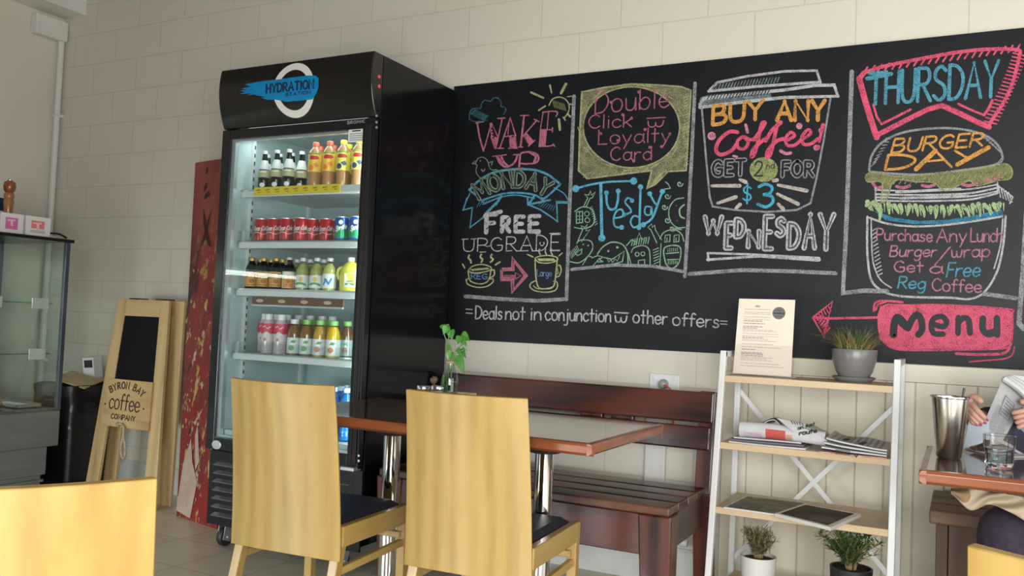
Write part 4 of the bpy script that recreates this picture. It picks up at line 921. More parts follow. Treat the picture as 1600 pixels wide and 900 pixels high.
for q, nm, mm in ((s_, 'stems', M_straw), (l_, 'leaves', mat('shrub_green', (.05, .13, .04), .5, col2=(.16, .24, .08), scale=25))):
    q.v = [(x, y, z+zz) for x, y, z in q.v]; q.build(nm, mm, t, fix=False)
# newspapers
M_news = mat('newsprint', (.56, .56, .57), .8, col2=(.63, .63, .63), scale=20)
M_nred = mat('news_red', (.55, .09, .08), .7); M_nblack = mat('news_black', (.03, .03, .035), .7); M_ndark = mat('news_photo_dark', (.05, .04, .05), .7, col2=(.14, .08, .06), scale=25)
def news_text(ik, x0, x1, y0, y1, cols, sp=.006, w=.0016):
    rg = random.Random(int(x0*1e4)+cols)
    cw = (x1-x0)/cols
    for c in range(cols):
        y = y0
        while y < y1:
            ik.line([(x0+c*cw+.003, y), (x0+(c+1)*cw-.004-rg.random()*.3*cw*(rg.random() < .2), y)], w, caps=False); y += sp
zb = SHB[1]
def px2(px, py, Y): return at_y(px, py, Y)
na = thing('folded_newspaper', 'crumpled folded newspaper with red panel on the second shelf board', 'newspaper', (at_y(1215, 690, 3.3).x, 3.3, zb))
# lower flat layers
for k in range(3):
    x0, x1 = at_y(1143+3*k, 690, 3.22).x, at_y(1262-5*k, 690, 3.22).x
    def f(u, v, k=k, x0=x0, x1=x1):
        return Vector((x0+(x1-x0)*u, 3.178+.012*k+.235*v-.012*sin(3*u+k), zb+.006+.0075*k+.004*sin(5*u+k*2)*v)), Vector((0, 0, 1))
    put(MB().sheet(f, 14, 6, .005), 'page', M_news if k != 1 else mat('news_purple_grey', (.18, .15, .20), .8), na, smooth=True)
# rolled front fold (cylinder-like spine) with the red panel printed on it
def roll(u, v):
    x = at_y(1156+(1290-1156)*u, 690, 3.22).x
    r = .030-.004*u; a = radians(-115+215*v); cy, cz = 3.222, zb+.048-.004*u+.004*sin(4*u)
    return Vector((x, cy-r*cos(a-radians(0))*.8, cz+r*sin(a)*.95)), Vector((0, -cos(a), sin(a)))
put(MB().sheet(roll, 20, 14, .0035), 'front_fold', M_news, na, smooth=True)
def rollink(x, y, l):  # x 0..1 along, y 0..1 up the roll
    p_, n_ = roll(x, y); return p_+n_*(.0008+l)
ik = Ink(rollink); ik.poly([(.30+.205*i/8, .22) for i in range(9)]+[(.505-.205*i/8, .60) for i in range(9)])
def dense(x0, x1, y0, y1, nx=10, ny=8):
    m = MB(); V = [rollink(x0+(x1-x0)*i/nx, y0+(y1-y0)*j/ny, 0) for j in range(ny+1) for i in range(nx+1)]
    return m.add(V, [(j*(nx+1)+i, j*(nx+1)+i+1, (j+1)*(nx+1)+i+1, (j+1)*(nx+1)+i) for j in range(ny) for i in range(nx)])
put(dense(.31, .54, .18, .62), 'red_panel', M_nred, na); put(dense(.545, .62, .25, .50), 'small_photo', mat('news_photo_tan', (.45, .28, .15), .7, col2=(.55, .38, .22), scale=60), na)
put(dense(.06, .26, .25, .46), 'pink_panel', mat('news_pink', (.50, .36, .46), .7, col2=(.58, .48, .56), scale=120), na)
# draped upper sheet, tent shaped
K = [(1160, 672), (1185, 662), (1212, 652), (1232, 668), (1262, 664), (1282, 676), (1292, 690)]
def drape(u, v):
    q = u*(len(K)-1); i = min(int(q), len(K)-2); k = q-i; px = K[i][0]+(K[i+1][0]-K[i][0])*k; k2 = k*k*(3-2*k); py = K[i][1]+(K[i+1][1]-K[i][1])*k2
    p_ = at_y(px, py, 3.27)
    yy = 3.225+.19*v; zt = (p_.z)*(1-abs(v-.25)**1.5*.5)+(zb+.035)*(abs(v-.25)**1.5*.5)
    return Vector((p_.x, yy, zt)), Vector((0, -.3, 1)).normalized()
put(MB().sheet(drape, 36, 10, .003), 'draped_sheet', M_news, na, smooth=True)
def face(u, v):   # the turned-down front of the sheet with the headline
    px0 = 1236+56*u; top = 664+9*u*u*3*.9+ (4*(1-u)); bot = 683+10*u
    p_ = at_y(px0, top+(bot-top)*v, 3.200+.004*sin(6*u)); return p_, Vector((0, -1, .2)).normalized()
put(MB().sheet(face, 12, 6, .003), 'headline_sheet', M_news, na, smooth=True)
def tri(u, v):    # the corner flap that hangs over the red panel
    a, b_, c_ = at_y(1214, 653, 3.212), at_y(1262, 664, 3.222), at_y(1240, 676, 3.192)
    return a.lerp(b_, u).lerp(c_, v), Vector((0, -1, .3)).normalized()
put(MB().sheet(tri, 6, 5, .002), 'corner_flap', M_news, na, smooth=True)
ik = Ink(lambda px, py, l: at_y(px, py, 3.1955)); ik.text('on fast', (1247, 671.5), (1273, 664.5), 5.2, 1.5, track=.1); ik.text('route', (1249, 680), (1276, 675.5), 6.2, 1.8, track=.12)
ik.build('headline', M_nblack, na)
ik = Ink(lambda px, py, l: at_y(px, py, 3.1895)); 
for k in range(5): ik.line([(1236+k*4.2, 657.0+k*1.0), (1239+k*4.0, 662.5+k*.6)], 1.3, caps=False)
ik.build('flap_print', M_nblack, na)
put(MB().add([drape(u, v)[0]+Vector((0, -.001, .002)) for v in (0, .06, .12) for u in [.10+.05*i for i in range(9)]], [(j*9+i, j*9+i+1, (j+1)*9+i+1, (j+1)*9+i) for j in range(2) for i in range(8)]), 'photo_print', M_ndark, na)
nb = thing('newspaper_stack', 'flat folded newspaper overhanging the right end of the second shelf board', 'newspaper', (at_y(1340, 705, 3.28).x, 3.28, zb))
for k in range(4):
    a, e = at_y(1283+(0, 3, 6, 9)[k], 700, 3.20).x, at_y(1389, 700, 3.2).x-.004
    def f(u, v, k=k, a=a, e=e):
        z = zb+.004+.0085*k+(.022*(1-u)**1.6+.010*sin(7*u+k)*v*(1-u))*(k/3)
        return Vector((a+(e-a)*u, 3.155+.006*k+.25*v+.004*sin(9*u+k), z)), Vector((0, 0, 1))
    pg = put(MB().sheet(f, 20, 8, .0055), 'page', M_news if k else mat('news_magazine', (.45, .22, .17), .6, col2=(.62, .40, .33), scale=30), nb, smooth=True)
def nbtop(x, y, l): p_, n_ = f(x, y); return p_+Vector((0, 0, .001+l))
ik = Ink(nbtop)
for c in range(9):
    x = .06+c*.10
    for q in range(9): ik.line([(x, .06+q*.10), (x+.05, .06+q*.10)], .035, caps=False)
ik.build('column_print', mat('news_grey_print', (.26, .26, .27), .8), nb)
ik = Ink(nbtop, .0003); ik.line([(.28, .20), (.30, .55)], .10, caps=False); ik.line([(.56, .05), (.60, .40)], .09, caps=False); ik.build('headline', M_nblack, nb)
ik = Ink(lambda px, py, l: at_y(px, py, 3.148)); ik.line([(1306, 703.0), (1328, 706.0), (1328, 711), (1306, 708.5)], 1.0, closed=True); ik.line([(1333, 708), (1338, 714), (1342, 709)], 1.8); ik.build('box_print', M_nblack, nb)
# magazines on the third board
zc = SHB[2]
def magazine(label, corners, cover, inset, th, nm='magazine'):
    P = [at_z(x, y, zc+th) for x, y in corners]; c = sum(P, Vector())/4
    t = thing(nm, label, 'magazine', (c.x, c.y, zc))
    lo_ = [Vector((p_.x, p_.y, zc+.0008)) for p_ in P]
    mid = [Vector((p_.x, p_.y, zc+th-.0012)) for p_ in P]
    put(MB().add(lo_+mid, [(0, 1, 2, 3), (4, 5, 6, 7), (0, 1, 5, 4), (1, 2, 6, 5), (2, 3, 7, 6), (3, 0, 4, 7)]), 'pages', mat('page_edges', (.66, .65, .62), .7), t)
    put(MB().add(mid+P, [(0, 1, 2, 3), (4, 5, 6, 7), (0, 1, 5, 4), (1, 2, 6, 5), (2, 3, 7, 6), (3, 0, 4, 7)]), 'cover', mat('cover_white', (.66, .66, .66), .25), t)
    def bl(u, v): return (P[0].lerp(P[1], u)).lerp(P[3].lerp(P[2], u), v)+Vector((0, 0, .0005))
    i = inset
    put(MB().add([bl(i, i), bl(1-i, i), bl(1-i, 1-i*1.4), bl(i, 1-i*1.4)], [(0, 1, 2, 3)]), 'cover_picture', cover, t)
    return t
magazine('glossy green and gold magazine at the left of the third shelf board', [(1131, 792), (1166, 775), (1262, 786), (1232, 806)], mat('cover_green', (.12, .17, .13), .6, col2=(.42, .30, .14), scale=22, detail=5, lo=.42, hi=.72), .03, .006)
magazine('white edged magazine with dark brown cover on the third shelf board', [(1211, 802), (1256, 787), (1345, 803), (1298, 824)], mat('cover_brown', (.03, .022, .022), .6, col2=(.17, .11, .085), scale=7, detail=6, spec=.15), .06, .012)
# ================================================================== on the near tables
cad = at_y(690, 616, 2.62)
t = thing('wooden_caddy', 'pale wooden block holding the bottle vase and jars on the brown table', 'caddy', (at_y(690, 616, 2.62).x, 2.62, .7505))
cx0, cx1 = at_y(648, 616, 2.60).x, at_y(728, 616, 2.60).x; ct = at_y(720, 616.5, 2.575).z
M_blk = wood('caddy_pine', (.66, .50, .30), (.74, .60, .40), 'X', .5, 7, 0, .2)
m = MB(); put(m.box(cx0, cx1, 2.575, 2.587, .752, ct).box(cx0, cx1, 2.663, 2.675, .752, ct).box(cx0, cx0+.012, 2.587, 2.663, .752, ct).box(cx1-.012, cx1, 2.587, 2.663, .752, ct), 'box_sides', M_blk, t, bevel=.002)
put(MB().box(cx0+.012, cx1-.012, 2.587, 2.663, .752, ct-.012), 'inner_base', M_blk, t)
vb = at_y(703, 612, 2.63); zb0 = ct-.0115
t = thing('bottle_vase', 'small clear glass bottle vase standing in the wooden caddy', 'vase', (vb.x, 2.625, zb0))
vt = at_y(704, 564, 2.625).z-zb0
prof = [(.002, 0), (.027, .0), (.0305, .004), (.0305, vt*.42), (.027, vt*.60), (.0175, vt*.84), (.0165, vt*.93), (.0185, vt*.94), (.0185, vt), (.0155, vt), (.0145, vt*.85), (.024, vt*.60), (.0275, vt*.42), (.0275, .008), (.002, .006)]
MB().lathe(prof, n=26, cap=False).build('glass_body', M_g_clear, t, smooth=True)
MB().lathe([(.0188, vt*.935), (.0192, vt*.95), (.0192, vt*.99), (.0188, vt*1.0)], n=24, cap=False).build('rim_band', mat('rim_tan', (.34, .26, .17), .5), t, smooth=True)
MB().lathe([(.001, .009), (.0265, .009), (.0265, vt*.40), (.001, vt*.40)], n=24, cap=False).build('water', thin_glass('water', (.80, .88, .90), .01, .9, 1.33), t, smooth=True)
M_leaf = mat('pothos_green', (.05, .19, .025), .35, col2=(.10, .30, .05), scale=25); M_stem = mat('pothos_stem', (.16, .30, .10), .5)
pt = thing('pothos_cutting', 'green heart leaved vine cutting in the small bottle vase', 'plant', (vb.x, 2.625, zb0))
V0 = (vb.x, 2.625, zb0)
def vp(px, py, dy=0.0): return at_y(px, py, 2.625+dy)
stems = [[(vb.x-.006, 2.62, zb0+.012), (vb.x-.004, 2.622, zb0+vt*.5), vp(703, 566), vp(706, 552, .01), vp(702, 537, .01), vp(696, 528, .0), vp(694, 518, 0), vp(698, 511, 0)],
         [(vb.x+.003, 2.63, zb0+.012), (vb.x+.002, 2.628, zb0+vt*.6), vp(705, 565), vp(711, 550), vp(719, 540, .01), vp(722, 533, .01)],
         [(vb.x+.006, 2.622, zb0+.02), vp(707, 570), vp(709, 562, -.01), vp(713, 553, -.01), vp(720, 549, -.02), vp(724, 547, -.02)],
         [vp(702, 537, .01), vp(701, 526), vp(703, 517), vp(706, 519)], [vp(711, 550), vp(727, 535, 0), vp(728, 545, 0), vp(730, 548, 0)]]
m = MB()
for s_ in stems: m.tube(catmull(s_, 5), .0017, 6)
put(m, 'stems', M_stem, pt, smooth=True)
def heart(base, tip, nrm, w, fold=.25):
    base, tip = Vector(base), Vector(tip); d = tip-base; L = d.length; d.normalize(); n_ = Vector(nrm); n_ = (n_-d*n_.dot(d)).normalized(); s_ = d.cross(n_)
    prof = [(-.10, .0), (-.14, .22), (-.06, .42), (.10, .50), (.30, .46), (.55, .32), (.8, .13), (1, 0)]
    m = MB(); V = []; 
    for sgn in (-1, 1):
        for k, (a, b_) in enumerate(prof): V.append(base+d*a*L+s_*sgn*b_*w+n_*(b_*w*fold-.10*L*max(a, 0)**2))
    for a, b_ in prof: V.append(base+d*max(a, 0.0)*L+n_*(-.10*L*max(a, 0)**2))
    N = len(prof); F = []
    for k in range(N-1): F += [(k, k+1, 2*N+k+1, 2*N+k), (N+k+1, N+k, 2*N+k, 2*N+k+1)]
    V2 = [v-n_*.0006 for v in V]; n0 = len(V)
    return m.add(V+V2, F+[tuple(n0+i for i in reversed(f)) for f in F])
lf = [((692, 514), (701, 507), 15), ((698, 512), (692, 523), 13), ((705, 517), (706, 531), 17), ((699, 512), (703, 524), 12), ((719, 527), (714, 538), 15), ((722, 524), (734, 532), 17), ((724, 530), (728, 541), 14), ((699, 541), (706, 547), 13), ((702, 552), (700, 563), 10), ((722, 546), (727, 560), 16), ((716, 546), (722, 557), 9), ((716, 558), (725, 585), 18), ((704, 553), (710, 563), 12)]
rg = random.Random(2)
for i, (a, b_, w_) in enumerate(lf):
    dy = rg.uniform(-.012, .012)
    put(heart(vp(*a, dy), vp(*b_, dy-.006), (rg.uniform(-.4, .5), -1, rg.uniform(-.2, .6)), w_/470.0), 'leaf', M_leaf, pt, smooth=True)
put(heart((vb.x-.010, 2.612, zb0+.06), (vb.x-.012, 2.608, zb0+.012), (0, -1, 0), .018), 'leaf', M_leaf, pt, smooth=True)
M_lid = mat('jar_lid_steel', (.70, .71, .72), .22, .9)
for px, yy, lab, fill in ((662, 2.615, 'small glass jar with steel lid at the fridge end of the caddy', 'pepper'), (684, 2.600, 'small glass jar with steel lid in front of the bottle vase', 'salt')):
    c = at_y(px, 604, yy); jt = c.z-zb0
    t = thing('condiment_jar', lab, 'jar', (c.x, yy, zb0), 0, 'jars in the caddy')
    MB().lathe([(.002, .0), (.021, 0), (.0225, .004), (.0225, jt-.016), (.020, jt-.010)], n=22).build('jar_glass', M_g_clear, t, smooth=True)
    MB().lathe([(.002, .003), (.0205, .003), (.0205, jt*.5), (.002, jt*.52)], n=18).build('filling', mat('fill_'+fill, (.70, .69, .66) if fill == 'salt' else (.10, .08, .06), .8), t, smooth=True)
    MB().lathe([(.0228, jt-.013), (.0238, jt-.010), (.0238, jt+.001), (.022, jt+.004), (.001, jt+.005)], n=26).build('screw_lid', M_lid, t, smooth=True)
c = at_y(678, 594, 2.645)
b = MB().ball((0, 0, 0), .0135, 16, 12)
b.v = [tuple(Vector(v)*(1+.35*noise.noise(Vector(v)*160)+.15*noise.noise(Vector(v)*420))) for v in b.v]
kt = thing('seed_pod', 'brown knobbly dried pod on a stick between the jars and the vase', 'ornament', (c.x, 2.645, zb0))
b.v = [(x, y, z+c.z-zb0) for x, y, z in b.v]
b.build('pod', mat('pod_brown', (.30, .20, .13), .8, col2=(.14, .08, .05), scale=90), kt, smooth='all')
MB().tube([(0, 0, 0.001), (0.001, 0, (c.z-zb0)*.5), (0, 0, c.z-zb0)], .002, 6).build('stick', M_straw, kt, smooth=True)

# ------------------------------------------------------------------ on the right hand table
M_steel = mat('steel_cup', (.68, .66, .62), .22, 1.0, col2=(.66, .64, .60), scale=3, stretch=(40, 40, .5))
cb = at_z(1482.5, 716, .7505); ctop = at_y(1484, 619, cb.y).z-.7505
t = thing('milkshake_cup', 'tall brushed steel milkshake cup at the end of the brown table', 'cup', (cb.x, cb.y, .7505))
sc_ = (at_y(1515, 622, cb.y)-at_y(1453, 618, cb.y)).length/2*1.02; sb = (at_y(1504, 722, cb.y)-at_y(1461, 722, cb.y)).length/2*.93
MB().lathe([(.002, .0), (sb-.004, 0), (sb, .005), (sc_-.003, ctop-.006), (sc_+.0015, ctop-.003), (sc_+.0015, ctop), (sc_-.003, ctop-.002), (sb-.004, .008), (.002, .006)], n=48, cap=False).build('cup_body', M_steel, t, smooth=True)
MB().lathe([(.001, ctop-.012), (sc_-.008, ctop-.012)], n=32, cap=False).build('milkshake', mat('milk_foam', (.70, .66, .58), .7), t, smooth=True)
a = at_y(1507, 606, cb.y+.005)
tag(MB().tube([(cb.x+.012, cb.y+.005, .80), (a.x, cb.y+.006, a.z)], .0032, 8).build('drinking_straw', mat('straw_grey', (.07, .075, .085), .4), smooth=True), 'dark grey drinking straw standing in the steel milkshake cup', 'straw')
gb = at_z(1561, 731, .7505)
t = thing('water_glass', 'clear faceted tumbler of water on the brown table', 'glass', (gb.x, gb.y, .7505))
gh = at_y(1562, 680, gb.y).z-.7505; gr_ = (at_y(1590, 682, gb.y)-at_y(1533, 678, gb.y)).length/2*.93; gl_ = gr_*.82
def facet(n, prof):
    m = MB(); m.lathe(prof, n=n, cap=False); return m
M_tumb = mat('tumbler_glass', (.97, .98, .98), .02, trans=1.0)
MB().lathe([(.002, 0), (gl_-.003, 0), (gl_, .004), (gl_+.001, .012), (gl_+.002, gh*.52), (gr_-.003, gh*.60), (gr_-.001, gh*.66), (gr_, gh), (gr_-.002, gh+.001), (gr_-.0035, gh*.66), (gl_-.002, gh*.5), (gl_-.004, .016), (.002, .013)], n=12, cap=False).build('glass_body', M_tumb, t, smooth=False)
MB().lathe([(.002, .015), (gl_-.005, .016), (gl_-.003, gh*.46), (.002, gh*.46)], n=24, cap=False).build('water', thin_glass('water', (.80, .88, .90), .01, .9, 1.33), t, smooth=True)

# ================================================================== person reading a newspaper
HB = Vector((.60, 3.30, 0))     # seated on the far bench, facing the room, mostly outside the picture
M_skin = mat('skin', (.50, .27, .19), .5, col2=(.56, .32, .24), scale=20); M_nail = mat('nail_pink', (.36, .05, .13), .25)
M_trs = mat('trousers_plum', (.030, .022, .040), .85, col2=(.042, .032, .055), scale=60, bump=.15); M_shirt = mat('top_black', (.02, .02, .03), .8, col2=(.03, .03, .04), scale=40)
pers = thing('person', 'seated person in plum dark trousers holding up a newspaper behind the brown table', 'person', (HB.x, HB.y, 0))
HR = at_y(1524, 642, 3.02)       # hand on the left edge of the newspaper
HL = at_y(1606, 648, 3.00)
def skin_mesh(name, verts, edges, radii, m, parent, sub=2, root=0):
    o_ = origin_of(parent)
    me = bpy.data.meshes.new(name); me.from_pydata([tuple(Vector(v)-o_) for v in verts], edges, []); me.materials.append(m)
    o = bpy.data.objects.new(name, me); COL.objects.link(o); o.parent = parent
    md = o.modifiers.new('skin', 'SKIN'); md.use_smooth_shade = True
    if not me.skin_vertices: me.attributes  # created with the modifier below
    bpy.context.view_layer.objects.active = o
    if not me.skin_vertices: bpy.ops.mesh.customdata_skin_add()
    for i, r in enumerate(radii):
        r = r if isinstance(r, tuple) else (r, r)
        me.skin_vertices[0].data[i].radius = r; me.skin_vertices[0].data[i].use_root = (i == root)
    sb_ = o.modifiers.new('sub', 'SUBSURF'); sb_.levels = sub; sb_.render_levels = sub
    return o
# body: one skeleton - pelvis, spine, neck, head, both arms with palms and fingers, both legs
V = []; E = []; RR = []
def node(p, r, par=None):
    V.append(Vector(p)); RR.append(r)
    if par is not None: E.append((par, len(V)-1))
    return len(V)-1
pel = node((.60, 3.32, .55), (.13, .095)); sp1 = node((.60, 3.33, .72), (.105, .08), pel); sp2 = node((.60, 3.35, .90), (.115, .085), sp1); chest = node((.60, 3.36, 1.01), (.10, .075), sp2)
nk = node((.60, 3.33, 1.12), (.055, .055), chest); nk2 = node((.60, 3.31, 1.17), (.055, .06), nk); h1 = node((.60, 3.285, 1.22), (.065, .08), nk2); h2 = node((.60, 3.29, 1.29), (.078, .095), h1); h3 = node((.60, 3.30, 1.35), (.06, .075), h2)
def leg(sx, kx, ky, fx, fyy):
    hp = node((.60+sx*.10, 3.25, .535), .090, pel); kn = node((kx, ky, .555), .066, node(((.60+sx*.10+kx)/2, (3.25+ky)/2, .55), .085, hp)); cf = node(((kx+fx)/2, (ky+fyy)/2, .33), .058, kn); an = node((fx, fyy, .09), .038, cf); node((fx-.02, fyy-.13, .05), (.035, .03), node((fx-.005, fyy-.06, .06), .038, an))
leg(-1, .10, 2.88, .22, 2.98); leg(1, .62, 2.86, .62, 2.92)
def arm(sx, hand, elbow, wrist):
    sh_ = node((.60+sx*.165, 3.355, 1.02), .062, chest); el = node(elbow, .040, node((Vector((.60+sx*.165, 3.355, 1.02))+Vector(elbow))/2, .05, sh_)); wr = node(wrist, .026, node((Vector(elbow)*.55+Vector(wrist)*.45), .042, el)); return wr
wR = Vector((HR.x-.045+.02, HR.y+.055, HR.z-.022)); elR = (HR.x+.14, 3.27, .80)
wr = arm(-1, HR, elR, wR)
palm = node((HR.x-.022, HR.y+.022, HR.z-.004), (.030, .016), wr)
# fingers of the right hand wrap round the paper's edge onto the side facing the room
def pxp(px, py, y): return at_y(px, py, y)
fing = [ # knuckle, mid, tip in pixels with depth
 [(1518, 630, 3.012), (1526, 640, 2.988), (1538, 652, 2.984), (1541.5, 656, 2.986), .0088],
 [(1516, 638, 3.010), (1522, 648, 2.986), (1533, 658, 2.983), (1538, 661, 2.986), .0086],
 [(1515, 645, 3.010), (1519, 653, 2.988), (1527, 661, 2.985), (1531, 664, 2.988), .0080],
 [(1515, 651, 3.012), (1518, 657, 2.992), (1522, 662, 2.990), (1525, 664, 2.992), .0070]]
tips = []
for a, b_, c_, d_, r in fing:
    k1 = node(pxp(*a), r*1.1, palm); k2 = node(pxp(*b_), r, k1); k3 = node(pxp(*c_), r*.92, k2); k4 = node(pxp(*d_), r*.78, k3); tips.append((k3, k4))
t0 = node(pxp(1514, 628, 3.022), .012, palm); t1 = node(pxp(1521, 619, 3.012), .0115, t0); t2 = node(pxp(1531, 625, 3.000), .0105, t1); t3 = node(pxp(1535, 631, 2.996), .0085, t2)
wl = arm(1, HL, (.83, 3.22, .86), (HL.x+.05, HL.y+.05, HL.z-.02))
pl = node((HL.x+.025, HL.y+.022, HL.z-.005), (.030, .016), wl)
for k in range(4):
    y_ = HL.z+.016-.014*k; q = node((HL.x+.008, 3.003, y_), .009, pl); q2 = node((HL.x-.012, 2.985, y_-.004), .0084, q); q3 = node((HL.x-.034+.004*k, 2.984, y_-.011), .0078, q2); node((HL.x-.044+.005*k, 2.986, y_-.015), .0066, q3)
q = node((HL.x+.02, 3.03, HL.z+.028), .011, pl); q = node((HL.x-.002, 3.028, HL.z+.036), .0105, q); node((HL.x-.022, 3.024, HL.z+.034), .0085, q)
bodyo = skin_mesh('body', V, E, RR, M_skin, pers)
nm = MB()
for k3, k4 in tips:
    d_ = (V[k4]-V[k3]).normalized(); c_ = V[k4]+d_*.002+Vector((0, -.0058, .002)); s_ = d_.cross(Vector((0, -1, 0))).normalized()
    pts = [c_+d_*(.0058*cos(a))+s_*(.0036*sin(a))+Vector((0, -.0012*cos(a)**2, 0)) for a in [2*pi*i/12 for i in range(12)]]
    n0 = [p_+Vector((0, .0022, 0)) for p_ in pts]
    nm.add(pts+n0, [tuple(range(12)), tuple(range(23, 11, -1))]+[(i, (i+1) % 12, 12+(i+1) % 12, 12+i) for i in range(12)])
put(nm, 'fingernails', M_nail, pers, smooth=True)
# clothes, grown the same way a little larger, ending at waist, neck and wrists
cv, ce, cr = [], [], []
def cnode(p, r, par=None):
    cv.append(Vector(p)); cr.append(r)
    if par is not None: ce.append((par, len(cv)-1))
    return len(cv)-1
a = cnode((.60, 3.32, .56), (.165, .13)); b_ = cnode((.60, 3.325, .66), (.165, .135), a)
for sx, kx, ky, fx, fyy in ((-1, .10, 2.88, .22, 2.98), (1, .62, 2.86, .62, 2.92)):
    h_ = cnode((.60+sx*.10, 3.25, .54), .105, a); m_ = cnode(((.60+sx*.10+kx)/2, (3.25+ky)/2, .555), .098, h_); k_ = cnode((kx, ky, .558), .080, m_); c_ = cnode(((kx+fx)/2, (ky+fyy)/2, .33), .074, k_); cnode((fx, fyy, .13), .060, c_)
skin_mesh('trousers', cv, ce, cr, M_trs, pers)
cv, ce, cr = [], [], []
a = cnode((.60, 3.325, .60), (.185, .15)); b_ = cnode((.60, 3.335, .76), (.16, .13), a); c_ = cnode((.60, 3.355, .93), (.168, .132), b_); d_ = cnode((.60, 3.36, 1.04), (.145, .115), c_); cnode((.60, 3.345, 1.10), (.095, .09), d_)
for sx, el, wr_ in ((-1, Vector(elR), wR), (1, Vector((.83, 3.22, .86)), Vector((HL.x+.05, HL.y+.05, HL.z-.02)))):
    s_ = cnode((.60+sx*.17, 3.355, 1.02), .092, d_); m_ = cnode((Vector((.60+sx*.165, 3.355, 1.02))+el)/2, .075, s_); e_ = cnode(el, .064, m_); f_ = cnode(el*.5+wr_*.5, .058, e_); cnode(el*.18+wr_*.82, .045, f_)
skin_mesh('top', cv, ce, cr, M_shirt, pers)
M_hair = mat('hair_brown', (.06, .03, .015), .6, col2=(.10, .05, .03), scale=60, stretch=(1, 1, .1))
b = MB(); b.ball((.60, 3.315, 1.30), .118, 22, 14, .92, 1.02, 1.05)
b.v = [v for v in b.v]; hb = put(b, 'hair', M_hair, pers, smooth='all')
for v in hb.data.vertices:
    w_ = v.co+origin_of(pers)
    if w_.y < 3.27 and w_.z < 1.345: v.co.y += (3.275-w_.y)*.98      # open round the face
    if w_.z < 1.24: v.co.z = v.co.z*1.0-(.06 if w_.y > 3.30 else .0)
fz = 1.262; fyf = 3.205
for sx in (-1, 1):
    put(MB().ball((.60+sx*.030, fyf+.012, fz+.018), .0115, 12, 8), 'eye', mat('eye_white', (.75, .74, .72), .2), pers, smooth='all')
    put(MB().ball((.60+sx*.030, fyf+.003, fz+.017), .0052, 10, 8), 'iris', mat('iris_brown', (.03, .015, .01), .2), pers, smooth='all')
    put(MB().tube(catmull([(.60+sx*.012, fyf+.004, fz+.036), (.60+sx*.030, fyf-.001, fz+.042), (.60+sx*.048, fyf+.014, fz+.035)], 4), .0032, 6), 'eyebrow', M_hair, pers, smooth=True)
    put(MB().ball((.60+sx*.082, 3.30, fz+.008), .026, 12, 8, .35, .7, 1.1), 'ear', M_skin, pers, smooth='all')
put(MB().lathe([(.004, .045), (.008, .03), (.012, .012), (.015, .004), (.008, -.002), (.001, -.004)], (.60, fyf-.002, fz-.018), 12, M=Matrix.Diagonal((1, .95, 1))), 'nose', M_skin, pers, smooth=True)
put(MB().tube(catmull([(.575, fyf+.014, fz-.046), (.588, fyf+.004, fz-.043), (.60, fyf+.003, fz-.045), (.612, fyf+.004, fz-.043), (.625, fyf+.014, fz-.046)], 4), [.002]+[.0045]*15+[.002], 8), 'lips', mat('lips', (.45, .15, .13), .4), pers, smooth=True)
for fx, fyy in ((.22, 2.98), (.62, 2.92)):
    put(MB().lathe([(.042, 0), (.045, .02), (.043, .05), (.034, .09)], (0, 0, 0), 18, M=Matrix.Diagonal((1, 1, 1))).prism([(-.03, -.20), (.03, -.20), (.044, -.14), (.044, 0), (-.044, 0), (-.044, -.14)], 0.0, .045, 'Z') if False else MB().prism([(fx-.03, fyy-.20), (fx+.03, fyy-.20), (fx+.045, fyy-.13), (fx+.04, fyy+.06), (fx-.04, fyy+.06), (fx-.045, fyy-.13)], 0.002, .085, 'Z'), 'shoe', mat('shoe_black', (.02, .02, .02), .4), pers, bevel=.02, seg=3)
# newspaper held up, its fold leaning away to the right
nw = thing('open_newspaper', 'open newspaper held up by the seated person over the brown table', 'newspaper', (at_y(1580, 640, 3.0).x, 3.0, .76))
cL = [at_y(1538, 668, 2.992), at_y(1534, 640, 2.998), at_y(1568, 589, 3.06)]
def page(Pts, name, m, th=.0025, bow=.012, nu=10, nv=8):
    a, b_, c_, d_ = [Vector(p_) for p_ in Pts]   # bottom-left, bottom-right, top-right, top-left
    n_ = (b_-a).cross(d_-a).normalized()
    if n_.y > 0: n_ = -n_
    def f(u, v): return a.lerp(b_, u).lerp(d_.lerp(c_, u), v)+n_*bow*sin(pi*u), n_
    o = put(MB().sheet(f, nu, nv, th), name, m, nw, smooth=True)
    def g(x, y, l): p_, q_ = f(x, 1-y); return p_+q_*(.0012+l)
    return o, g
A = at_y(1516, 694, 2.985); B_ = at_y(1640, 716, 3.00); C_ = at_y(1650, 690, 3.05); Dt = at_y(1568, 590, 3.07)
M_held = mat('newsprint_shaded', (.36, .36, .37), .85, col2=(.43, .43, .43), scale=20)  # darker copy of the newsprint: shade on the held page put into its colour
o, g = page([at_y(1530, 678, 2.995), at_y(1660, 745, 3.00), at_y(1690, 740, 3.07), at_y(1568, 589, 3.06)], 'front_page', M_held, bow=.006)
ik = Ink(g); news_text(ik, .05, .24, .42, .86, 2, .030, .012); ik.build('column_print', mat('news_grey_print', (.26, .26, .27), .8), nw)
ik = Ink(g, .0004); ik.line([(.09, .20), (.20, .20), (.22, .52), (.10, .52)], .012, closed=True); 
for q in range(5): ik.line([(.115, .25+q*.055), (.195, .25+q*.055)], .02, caps=False)
ik.build('advert_box', mat('news_box_print', (.20, .20, .21), .8), nw)
mm = MB()
def gridpatch(g, poly_fn, nx, ny, l=.0006):
    m = MB(); m.add([g(*poly_fn(i/nx, j/ny), l) for j in range(ny+1) for i in range(nx+1)], [(j*(nx+1)+i, j*(nx+1)+i+1, (j+1)*(nx+1)+i+1, (j+1)*(nx+1)+i) for j in range(ny) for i in range(nx)]); return m
